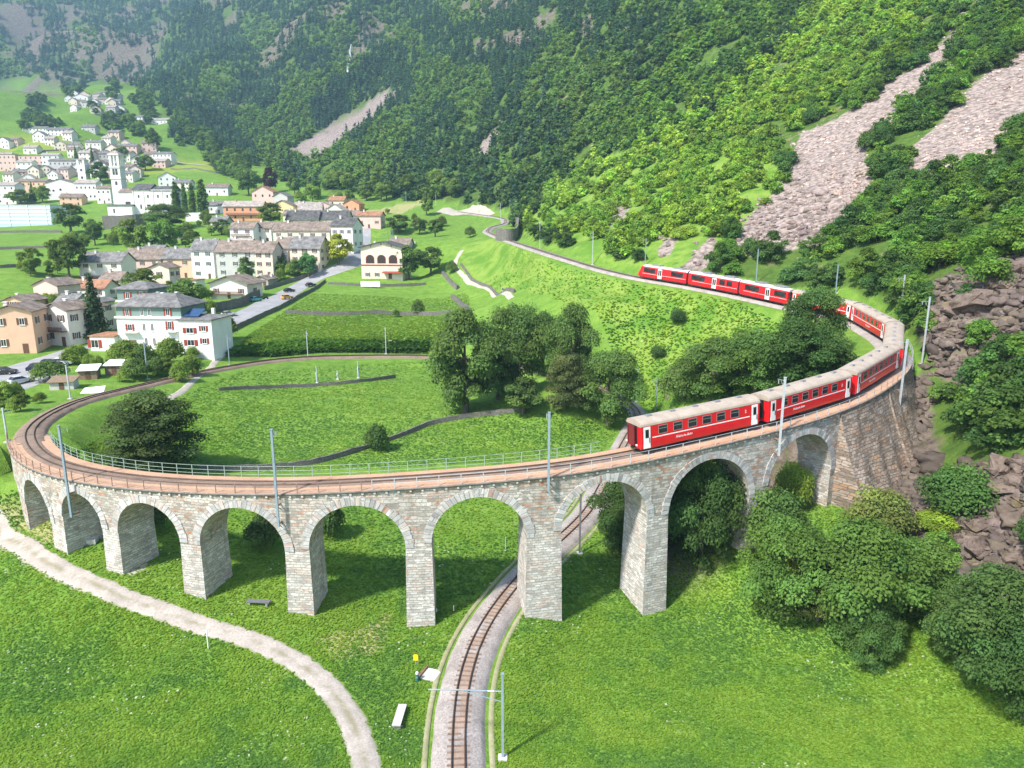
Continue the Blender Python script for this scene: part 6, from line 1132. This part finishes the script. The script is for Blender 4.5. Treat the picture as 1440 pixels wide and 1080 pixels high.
swall('short curved dry stone wall in the upper loop meadow', [(308, 549), (350, 547), (400, 545), (445, 543), (500, 538), (558, 531)], .7)
swall('long dry stone wall winding across the loop meadow past the lone bush', [(278, 660), (340, 662), (425, 655), (470, 645), (530, 626), (575, 610), (612, 596), (660, 587), (705, 582), (740, 577)], .85)
swall('terrace wall across the far meadow with two bushes on it', [(402, 441), (480, 443), (560, 443), (640, 440)], 1.2)
swall('broken piece of wall running uphill near the terrace wall', [(636, 419), (648, 430), (660, 440)], 1.3, 1.4); swall('broken piece of wall beside the farm track', [(622, 384), (632, 396), (645, 407)], 1.3, 1.3)
swall('stone wall along the meadow side of the village road', [(318, 470), (345, 457), (372, 444), (400, 431), (425, 417), (448, 404), (458, 396)], 1.3, .5); swall('tall dark retaining wall between the chalet and the road', [(290, 440), (318, 436), (345, 428), (366, 418)], 3.4, .6, lift=-.5); swall('low retaining wall below the cream houses at the road', [(372, 408), (400, 400), (428, 391), (452, 380)], 1.6, .5)
swall('grey terrace wall below the church tower', [(146, 322), (165, 322), (190, 321), (208, 318)], 7.5, .8, cat='retaining wall', name='terrace_wall', step=2.); swall('white terrace wall below the poplars', [(262, 311), (275, 311), (292, 310)], 5., .8, name='terrace_wall', mat='plaster_white', step=2.); swall('grey field wall on the lawn below the poplars', [(233, 333), (255, 336), (272, 333)], 3., .8, step=1.5)
swall('curved grey retaining wall inside the far S-bend', [(698, 338), (714, 340), (728, 332), (726, 318)], 5.5, 1., name='retaining_wall', lift=-.5); swall('stone wall edging the grassy bank below the empty track', [(648, 372), (662, 392), (690, 406), (724, 412)], 1., .6); swall('low stone wall in front of the arched house', [(462, 400), (500, 402), (540, 403), (600, 400)], 1.1, .5)
# ------------------------------------------------------------------ rubble buttress at the hill end of the viaduct
SA = ARCH[-1][0]+ARCH[-1][1]+.9
def butt(label, s0, s1, zbase, spread, name='rubble_buttress', seed=0):
    m = MB(); nh = 16; ss_ = np.linspace(s0, s1, 30)
    def P_(S, f):
        q = trk(S, OUT+.12); e = trk(S, OUT+2)-trk(S, OUT+1); zt = float(trk(S)[2])-.5; zb = zbase; z = zt+(zb-zt)*f; out = spread*(f**1.25)*(1+.05*math.sin(S*1.7+seed))
        r = q[:2]+e[:2]*out; jit = (vnoise(np.array(S*1.1), np.array(f*9+seed), 3))*.16 if f > .02 else 0; return (r[0]+e[0]*jit, r[1]+e[1]*jit, z)
    for i in range(len(ss_)-1):
        for k in range(nh):
            a, b = k/nh, (k+1)/nh; q = [P_(ss_[i], a), P_(ss_[i+1], a), P_(ss_[i+1], b), P_(ss_[i], b)]; L = 16.
            m.quad(*q, [(ss_[i]*1.2, -a*L), (ss_[i+1]*1.2, -a*L), (ss_[i+1]*1.2, -b*L), (ss_[i]*1.2, -b*L)])
    for i in (0, len(ss_)-1):
        for k in range(nh):
            a, b = k/nh, (k+1)/nh; A, B_ = P_(ss_[i], a), P_(ss_[i], b); c = trk(ss_[i], -1.)
            m.quad(A, B_, (c[0], c[1], B_[2]), (c[0], c[1], A[2]), [(0, -a*16), (0, -b*16), (3.5, -b*16), (3.5, -a*16)])
    return tag(m.build(name, MAT['buttress_stone']), label, 'buttress')
print('arch end', SA)
butt('brown rubble stone buttress flaring out below the train at the end of the arches', SA, SA+12.5, 3.5, 5.2)
butt('narrower rubble rib leaning against the hillside beside the large buttress', SA+12.9, SA+19.5, 6.5, 4.4, seed=4)
butt('darker rubble retaining wall under the bend, half hidden by scrub', SA+19.8, SA+28, 10.5, 2.2, name='retaining_wall', seed=9)
# ------------------------------------------------------------------ boulders
def rock_mesh(seed, flat=.75):
    r_ = np.random.default_rng(seed); bm = bmesh.new(); n = 26
    for q in r_.normal(size=(n, 3)): q = q/np.linalg.norm(q)*r_.uniform(.72, 1.1); bm.verts.new((q[0], q[1]*.85, q[2]*flat))
    bmesh.ops.convex_hull(bm, input=bm.verts[:]); bmesh.ops.delete(bm, geom=[v for v in bm.verts if not v.link_faces], context='VERTS'); bmesh.ops.triangulate(bm, faces=bm.faces[:])
    bmesh.ops.subdivide_edges(bm, edges=bm.edges[:], cuts=1, use_grid_fill=True)
    for v in bm.verts: v.co += Vector(r_.normal(size=3))*.06
    me = bpy.data.meshes.new('boulder'); bm.to_mesh(me); bm.free(); return me
def rockmat(name, c1, c2, lich):
    t = NT(name); p = t.pos(); a = t.noise(p, .7, 8, .7); b = t.noise(p, 3., 6, .7); oi = t.n('ShaderNodeObjectInfo')
    c = t.mix(t.val(a, .3, .7), c1, c2); c = t.mix(t.val(b, .5, .8, 0, .6), c, tuple(x*.5 for x in c1)); c = t.mix(t.val(t.noise(p, .4, 5), .56, .7, 0, .55), c, lich)
    MAT[name] = t.bsdf(c, .92, t.math('ADD', a, b), .9, .15, .15)
rockmat('boulder_rock', (.085, .062, .05), (.26, .20, .165), (.20, .17, .07)); t = NT('scree_rock'); a_ = t.n('ShaderNodeAttribute', attribute_name='tint'); f_ = t.noise(t.pos(), 1.3, 6, .7); t.bsdf(t.mix(t.val(f_, .42, .64, 0, .65), a_.outputs['Color'], (.075, .062, .055)), .92, f_, .8, .1, .12); MAT['scree_rock'] = t.m
RK = [rock_mesh(i) for i in range(8)]
for r in RK: r.materials.append(MAT['boulder_rock'])
def boulder(u, v, wpx, lab, group, flat=1.):
    p, t_ = G(u, v); s = wpx/F*t_/2; o = link('boulder', RK[int(rng.integers(8))]); o.location = p+np.array([0, 0, s*.2]); o.scale = (s*rng.uniform(.9, 1.25), s*rng.uniform(.8, 1.1), s*rng.uniform(.6, .95)*flat); o.rotation_euler = (rng.uniform(-.4, .4), rng.uniform(-.4, .4), rng.uniform(0, 6.28)); tag(o, lab, 'boulder', group); return o
boulder(1363, 435, 66, 'largest slab-shaped boulder of the upper rock field, pale on its edge', None, 1.1); boulder(1412, 388, 60, 'dark boulder at the top of the upper rock field', None); boulder(1380, 420, 40, 'squarish dark boulder left of the top one', None)
boulder(1408, 690, 64, 'long flat-topped brown boulder heading the lower rock field', None, .6); boulder(1373, 772, 44, 'rounded dark boulder by itself in the lower rock field', None, 1.2); boulder(1375, 735, 40, 'dark tilted slab in the lower rock field', None, .8); boulder(1330, 755, 30, 'upright brown boulder beside the low pale bush', None, 1.3)
for k in range(130):
    f = k % 2; poly = ROCKS[1+f]
    for _ in range(80):
        u, v = (rng.uniform(1290, 1440), rng.uniform(340, 570)) if f == 0 else (rng.uniform(1300, 1440), rng.uniform(650, 830))
        if inpoly(np.array([u]), np.array([v]), poly)[0]: break
    boulder(u, v, 9+30*rng.random()**2, 'angular dark boulder in the rock field behind the train bend' if f == 0 else 'angular brown boulder in the lower rock field right of the buttress', 'boulders behind the bend' if f == 0 else 'boulders of the lower rock field')
for k, (u, v) in enumerate(((935, 545), (947, 550), (940, 560), (1262, 745), (1280, 735), (1290, 720), (1275, 700), (1300, 705))): boulder(u, v, rng.uniform(10, 17), 'small pale boulder by the lower track behind the tail coach' if k < 3 else 'loose rock at the foot of the rubble buttress', 'stones by the lower track' if k < 3 else 'rocks at the buttress foot')
rs = [(np.array([q.co[:] for q in r.vertices]), np.array([list(f.vertices) for f in r.polygons])) for r in RK]
V = []; Fc = []; o_ = 0
tn = []
for pi_, poly in enumerate(SCREE[:2]+SCREE[4:]+ROCKS):
    us, vs_ = [a for a, b in poly], [b for a, b in poly]; rk_ = pi_ >= len(SCREE)-2; n = int((max(us)-min(us))*(max(vs_)-min(vs_))/(24 if rk_ else 19))
    u = rng.uniform(min(us)-20, max(us)+20, n); v = rng.uniform(min(vs_)-15, max(vs_)+15, n); k = inpoly(u+fbm(u, v, 34., 3, 41)*22+rng.normal(0, 6, n), v+fbm(u, v, 34., 3, 42)*22+rng.normal(0, 6, n), poly) & (v > -30); P, t_, ok_ = hit(u[k], v[k])
    uk, vk = u[k], v[k]
    for p, tt_, oo, uu_, vv_ in zip(P, t_, ok_, uk, vk):
        if not oo: continue
        dk_ = 1. if rk_ else float(np.clip((vv_-190)/130, 0, 1))*float(np.clip((1130-abs(uu_-1130))/1130, 0, 1)); base_ = np.array([.68, .54, .475])*(1-dk_)+np.array([.31, .245, .22])*dk_
        if rk_: base_ = np.array([.175, .14, .115])
        s = min(2.2, rng.gamma(2.2, .19)+.14)*(1+tt_/900)*(1. if rk_ else .55+.6*dk_); a, f = rs[int(rng.integers(8))]; th = rng.uniform(0, 6.28); c_, s_ = math.cos(th), math.sin(th); w = np.stack([(a[:, 0]*c_-a[:, 1]*s_)*s, (a[:, 0]*s_+a[:, 1]*c_)*s, a[:, 2]*s*.8], 1)+p
        V.append(w); Fc.append(f+o_); o_ += len(w); q_ = np.ones((len(f), 4)); q_[:, :3] = base_*rng.uniform(.55, 1.18)*np.array([1, rng.uniform(.94, 1.03), rng.uniform(.9, 1.06)]); tn.append(q_)
if V:
    sizes = {f.shape[1] for f in Fc}
    ob = link('scree_stones', np_mesh('scree_stones', np.concatenate(V), np.concatenate(Fc), MAT['scree_rock'], [('tint', 'FACE', np.concatenate(tn))])); tag(ob, 'loose pinkish grey stones covering the scree chutes on the slope', 'scree', kind='stuff'); print('scree', len(V))
# ------------------------------------------------------------------ cars
def car_proto():
    m = MB(); prof = [(-2.05, .35), (-2.1, .75), (-1.95, .95), (-1.2, 1.02), (.75, 1.0), (1.75, .86), (2.08, .68), (2.1, .38)]; m.prism(prof, -.84, .84)
    body = m.mesh('body', plain('car_paint', (1, 1, 1), .3, .02, 1, .5)); t = NT('car_paint_colour'); oi = t.n('ShaderNodeObjectInfo'); t.bsdf(oi.outputs['Color'], .3, spec=.5); MAT['car_colour'] = t.m; body.materials[0] = t.m
    g = MB(); cab = [(-1.75, 1.0), (-1.35, 1.44), (.05, 1.46), (.85, 1.0)]; n = 4
    g.add([(x, -.80 if z < 1.2 else -.62, z) for x, z in cab]+[(x, .80 if z < 1.2 else .62, z) for x, z in cab], [(0, 1, 2, 3), (7, 6, 5, 4), (0, 4, 5, 1), (2, 6, 7, 3), (0, 3, 7, 4), (1, 5, 6, 2)])
    rf = MB().box(-1.32, .02, -.63, .63, 1.45, 1.49).mesh('roof', t.m); n = 12
    w = MB().tube([(0, -.1, 0), (0, .1, 0)], .32, 14).mesh('wheel', MAT['black_rubber']); hb = MB().tube([(0, -.11, 0), (0, .11, 0)], .18, 10).mesh('rim', MAT['grey_metal'])
    hl = MB().box(2.02, 2.1, -.14, .14, .58, .7).mesh('headlight', MAT['white_paint'])
    return body, g.mesh('windows', MAT['glass']), rf, w, hb, hl
CB_, CG_, CR_, CW_, CRIM, CHL = car_proto()
def car(label, u, v, heading, col, sz=(1, 1, 1), cat='car'):
    p, t_ = G(u, v); p[2] += .14; o = empty('parked_car' if cat == 'car' else 'parked_van', label, cat, p, heading); o.scale = sz; b = part('body', CB_, o); b.color = (*col, 1); part('windows', CG_, o); r = part('roof', CR_, o); r.color = (*col, 1)
    for x in (-1.3, 1.3):
        for y in (-.78, .78): w = part('wheel', CW_, o, (x, y, .32)); part('rim', CRIM, w)
    for y in (-.55, .55): part('headlight', CHL, o, (0, y, 0))
rd = math.radians
car('black car driving on the village road, ahead of the orange one', 407, 411, rd(52), (.02, .02, .025)); car('dark grey car higher up the village road by the bend', 437, 403, rd(52), (.05, .05, .055)); car('orange-yellow car at the roadside wall', 404, 421, rd(52), (.75, .36, .02)); car('white car parked under the road retaining wall', 356, 418, rd(75), (.75, .77, .78)); car('turquoise car parked in front of the white one', 360, 424, rd(60), (.10, .42, .45)); car('silver car parked beside the villa annex', 322, 445, rd(35), (.55, .56, .58))
car('dark blue van parked nearest the garden hedge', 57, 524, rd(10), (.015, .02, .045), (1.1, 1.05, 1.25), 'van'); car('dark van parked between the blue van and the white car', 72, 518, rd(10), (.03, .03, .035), (1.05, 1, 1.2), 'van'); car('white car at the end of the row by the hedge', 88, 514, rd(12), (.78, .78, .78)); car('silver car alone on the car park edge', 30, 540, rd(60), (.5, .52, .54)); car('black car entering the car park at the frame edge', 8, 527, rd(5), (.02, .02, .02))
mc = empty('motorbike_group', 'dark parked motorbike beside the road bend', 'motorbike', G(374, 421)[0], rd(50)); part('wheel', MB().tube([(-.7, -.06, .32), (-.7, .06, .32)], .32, 12).mesh('wheel', MAT['black_rubber']), mc); part('wheel', MB().tube([(.7, -.06, .32), (.7, .06, .32)], .32, 12).mesh('wheel', MAT['black_rubber']), mc); part('frame', MB().box(-.6, .5, -.14, .14, .4, .95).obox((.7, 0, .35), (.35, 0, 1.15), .1, .1).mesh('frame', MAT['dark_metal']), mc); mc.name = 'motorbike'
# ------------------------------------------------------------------ small things in the meadows
def bench(label, u, v, rz, L=2.4, w=.55, mat='concrete'):
    p, t_ = G(u, v); o = empty('bench', label, 'bench', p, rz); part('seat', MB().box(-L/2, L/2, -w/2, w/2, .40, .50).mesh('seat', MAT[mat]), o)
    lg = MB().box(-.1, .1, -w/2+.05, w/2-.05, -.2, .399).mesh('leg', MAT['grey_metal'])
    for x in (-L/2+.3, L/2-.3): part('leg', lg, o, (x, 0, 0))
bench('grey stone bench lying between two piers in the shade', 364, 851, -.08, 2.4, .6, 'mast_dark'); bench('pale stone bench in the grass left of the lower track', 562, 1012, 1.52, 2.6, .7)
def marker(label, u, v, h, col, name='marker_post', cap=None, capname='plate'):
    p, t_ = G(u, v); o = empty(name, label, 'post', p); part('post', MB().tube([(0, 0, -.2), (0, 0, h)], .055, 8).mesh('post', MAT[col]), o)
    if cap: part(capname, MB().box(-.22, .22, -.05, .05, h-.05, h+.42).box(-.16, .16, -.06, .06, h+.42, h+.5).mesh(capname, MAT[cap]), o)
marker('white post standing at the edge of the gravel path', 293, 912, 1.9, 'white_paint'); marker('yellow sign on a post in the grass beside the lower track', 585, 936, .6, 'grey_metal', 'trail_sign', 'yellow_paint'); marker('slim post with a white foot inside the loop near the lower track', 711, 772, 1.6, 'mast_grey'); marker('blue sign on a post at the foot of the grassy bank', 707, 416, 1.8, 'mast_grey', 'road_sign', 'solar_panel')
marker('short white marker post by the lower track bed', 638, 860, .7, 'white_paint'); marker('tiny white marker at the pier beside the lower track', 614, 862, .5, 'white_paint')
p, t_ = G(587, 958); o = empty('hydrant', 'dark green hydrant with a pale domed cap by the lower track', 'hydrant', p); part('barrel', MB().tube([(0, 0, -.2), (0, 0, .75)], .14, 10).mesh('barrel', MAT['green_paint']), o); part('cap', MB().tube([(0, 0, .752), (0, 0, .9), (0, 0, 1.0)], [.17, .15, .05], 10).mesh('cap', MAT['concrete']), o); part('outlet', MB().tube([(0, -.12, .5), (0, -.26, .5)], .06, 8).mesh('outlet', MAT['grey_metal']), o)
p, t_ = G(606, 950); o = empty('manhole_slab', 'flat concrete slab with a rusty rail beside the lower track', 'concrete slab', p, -.35); part('slab', MB().box(-.7, .7, -.8, .8, -.5, .14).mesh('slab', MAT['concrete']), o); part('edge_rail', MB().box(-.86, -.705, -.9, .9, -.4, .3).mesh('edge_rail', MAT['rust']), o)
p, t_ = G(116, 762); o = empty('stone_trough', 'long stone trough with a wooden lid inside the arch over the bare soil', 'trough', p, .18); part('basin', MB().box(-1.7, 1.7, -.9, -.5, -.3, .5).box(-1.7, 1.7, .5, .9, -.3, .55).box(-1.7, -1.4, -.5, .5, -.3, .5).box(1.4, 1.7, -.5, .5, -.3, .5).mesh('basin', MAT['concrete']), o); part('lid', MB().box(-1.6, 1.6, -.5, .5, .3, .4).mesh('lid', MAT['timber']), o)
p, t_ = G(45, 700); o = empty('white_cabinet', 'white square cabinet under the end arch of the viaduct', 'cabinet', p, .5); part('housing', MB().box(-.6, .6, -.3, .3, -.2, 1.3).mesh('housing', MAT['white_paint']), o); part('door', MB().box(-.5, .5, -.33, -.302, .1, 1.2).mesh('door', MAT['frame_white']), o); part('cap', MB().box(-.66, .66, -.36, .36, 1.302, 1.38).mesh('cap', MAT['grey_metal']), o)
def statue(label, u, v, hpx, k):
    p, t_ = G(u, v); h = hpx/F*t_; o = empty('sculpture', label, 'sculpture', p); part('plinth', MB().box(-.3, .3, -.3, .3, -.3, .25).mesh('plinth', MAT['concrete']), o)
    part('figure', MB().tube([(0, 0, .251), (.03, 0, h*.3), (-.05, 0, h*.55), (.04, 0, h*.78), (0, 0, h)], [.22, .15, .24, .13, .16] if k % 2 else [.16, .22, .20, .1, .13], 10).mesh('figure', MAT['mast_grey']), o)
statue('tallest of three grey sculptures standing in the loop meadow', 504, 532, 24, 0); statue('middle one of three grey sculptures in the loop meadow', 475, 534, 13, 1); statue('slender grey sculpture farthest from the tallest one', 446, 539, 24, 2)
# garden sheds by the loop track
def shed(label, u, v, w, d, h, rz, roofm, wallm='timber'):
    p, t_ = G(u, v); o = empty('garden_shed', label, 'shed', p, rz); part('wall', MB().box(-w/2, w/2, 0, d, -.5, h).mesh('wall', MAT[wallm]), o); part('roof', MB().prism([(-.4, h-.1), (d+.4, h+.5), (d+.4, h+.6), (-.4, h+.0)], -w/2-.3, w/2+.3, 'x').mesh('roof', MAT[roofm]), o); part('door', MB().box(-.4, .4, -.06, -.002, 0, h*.85).mesh('door', MAT['balcony_wood']), o)
shed('garden shed with a white sheet roof nearer the parked cars', 124, 534, 3.2, 3., 1.9, .3, 'white_paint'); shed('garden shed with a white roof and open dark front by the bushes', 161, 528, 3.4, 3., 2.1, .1, 'white_paint'); shed('low shed with a mossy brown roof beside the loop mast', 87, 548, 4., 2.6, 1.5, .2, 'timber', 'concrete')
p, t_ = G(130, 552); o = tag(link('tarpaulin', MB().add([(-1.9, -.8, 0), (1.9, -.6, 0), (2.2, .2, 1.1), (-1.2, .2, .9), (-1.9, 1., 0), (1.8, 1.1, 0)], [(0, 1, 2, 3), (3, 2, 5, 4), (0, 3, 4), (1, 5, 2)]).mesh('tarpaulin', MAT['white_paint'])), 'crumpled white tarpaulin over a low heap beside the loop track', 'tarpaulin'); o.location = p; o.rotation_euler = (0, 0, .3)
p, t_ = G(521, 405); o = empty('display_board', 'long white board on short legs before the arched house', 'board', p, -.1); part('panel', MB().box(-3.8, 3.8, -.05, .05, .5, 2.5).mesh('panel', MAT['white_paint']), o)
for x in (-3, 0, 3): part('leg', MB().box(x-.08, x+.08, .055, .15, -.4, 2.2).mesh('leg', MAT['grey_metal']), o)
for k, (u, v) in enumerate(((545, 338), (549, 338), (553, 338))):
    p, t_ = G(u, v); o = empty('net_post', ['first', 'middle', 'last'][k]+' of three tall teal net posts at the playing field', 'post', p); part('pole', MB().tube([(0, 0, -.5), (0, 0, 5.)], .12, 8).mesh('pole', MAT['mast_steel']), o); part('foot', MB().box(-.3, .3, -.3, .3, -.5, .2).mesh('foot', MAT['concrete']), o)
swall('flat concrete ledge bordering the playing field', [(548, 344), (566, 343), (586, 342)], 1., 2.2, name='concrete_ledge', mat='concrete', cat='ledge')
# waterfall far up the dark slope
P = np.array([G(u, v)[0] for u, v in ((495, 66), (493, 76), (494, 84), (491, 94), (490, 106))]); m = MB(); w_ = [.5, 1.0, .8, 1.7, 1.2]
for i in range(4): m.quad(P[i]+[-w_[i], -6, 3], P[i]+[w_[i], -6, 3], P[i+1]+[w_[i+1], -6, 3], P[i+1]+[-w_[i+1], -6, 3])
tag(m.build('waterfall', plain('falling_water', (.42, .46, .48), .4, .4, .2)), kind='structure')
# ------------------------------------------------------------------ grass
GT = [(.225, .350, .044), (.170, .305, .038), (.115, .240, .045)]
grass(120000, (-20, 1460, 690, 1085), .20, GT, 'meadow_grass', None, 'lush green meadow grass in front of and under the viaduct')
grass(30000, (80, 1000, 500, 700), .16, GT, 'loop_grass', [[(90, 640), (280, 545), (340, 522), (600, 508), (640, 560), (880, 600), (880, 640), (400, 665), (180, 660)]], 'short bright grass of the meadow inside the loop', .4)
grass(20000, (300, 660, 395, 500), .26, [GT[0], GT[0], GT[1]], 'field_grass', [[(330, 492), (350, 470), (460, 400), (640, 405), (700, 440), (600, 498)]], 'mown bright grass of the terraced fields', .3)
BK = [(.26, .37, .05), (.19, .33, .036), (.12, .26, .036)]
grass(9000, (630, 1200, 330, 600), .26, BK, 'bank_grass', [[(640, 350), (690, 330), (790, 375), (900, 402), (1040, 425), (1120, 470), (1060, 540), (900, 590), (840, 440), (740, 408), (690, 410), (655, 385)]], 'rough yellow-green grass and herbs on the inner bank', 1.1)
grass(7000, (300, 640, 474, 502), .42, [(.10, .21, .03), (.085, .19, .03), (.07, .16, .028)], 'terrace_herbs', [[(310, 508), (330, 492), (430, 482), (600, 484), (600, 496), (450, 496), (340, 506)]], 'dark tall herbs on the step behind the far side of the loop', 2.2)
# ------------------------------------------------------------------ camera, light, air
cam = bpy.data.cameras.new('camera'); co = link('camera', cam); co.location = (0, 0, CH); co.rotation_euler = (R(90-12.5), 0, 0)
cam.lens = 25.0; cam.sensor_width = 36; cam.clip_end = 20000; cam.clip_start = .5; SC.camera = co
EL, AZ = 48., (-.71, -.704)                            # the sun stands to the south-west, behind the left shoulder
sd = Vector((AZ[0]*math.cos(R(EL)), AZ[1]*math.cos(R(EL)), math.sin(R(EL)))).normalized()
sun = bpy.data.lights.new('sun', 'SUN'); sun.energy = 3.6; sun.angle = R(4.0); sun.color = (1, .95, .87); so = link('sun', sun)
so.rotation_euler = sd.to_track_quat('Z', 'Y').to_euler(); so.location = (0, 0, 300)
wd = bpy.data.worlds.new('World'); SC.world = wd; wd.use_nodes = True; wt = wd.node_tree
sk = wt.nodes.new('ShaderNodeTexSky'); sk.sky_type = 'NISHITA'; sk.sun_disc = False; sk.sun_elevation = R(EL); sk.sun_rotation = math.atan2(AZ[0], AZ[1])
bg = wt.nodes['Background']; bg.inputs[1].default_value = .15; wt.links.new(sk.outputs[0], bg.inputs[0])
hm = NT('haze'); pv = hm.n('ShaderNodeVolumePrincipled'); pv.inputs['Color'].default_value = (.46, .74, 1, 1); pv.inputs['Density'].default_value = .00014
hm.l(pv.outputs[0], hm.out.inputs['Volume'])
zt_ = float(ZZ.max())+60
ho = MB().box(GX[0]-50, GX[-1]+50, GY[0]-50, GY[-1]+50, float(ZZ.min())-1.0, zt_).build('haze', hm.m); ho['kind'] = 'stuff'; tag(ho, 'thin blue summer haze over the whole valley', 'haze')
SC.view_settings.view_transform = 'Standard'; SC.view_settings.look = 'None'; SC.view_settings.exposure = .95; SC.view_settings.gamma = 1.
SC.cycles.max_bounces = 6; SC.cycles.diffuse_bounces = 3; SC.cycles.transmission_bounces = 2; SC.cycles.volume_bounces = 0; SC.cycles.glossy_bounces = 2
SC.cycles.use_denoising = True
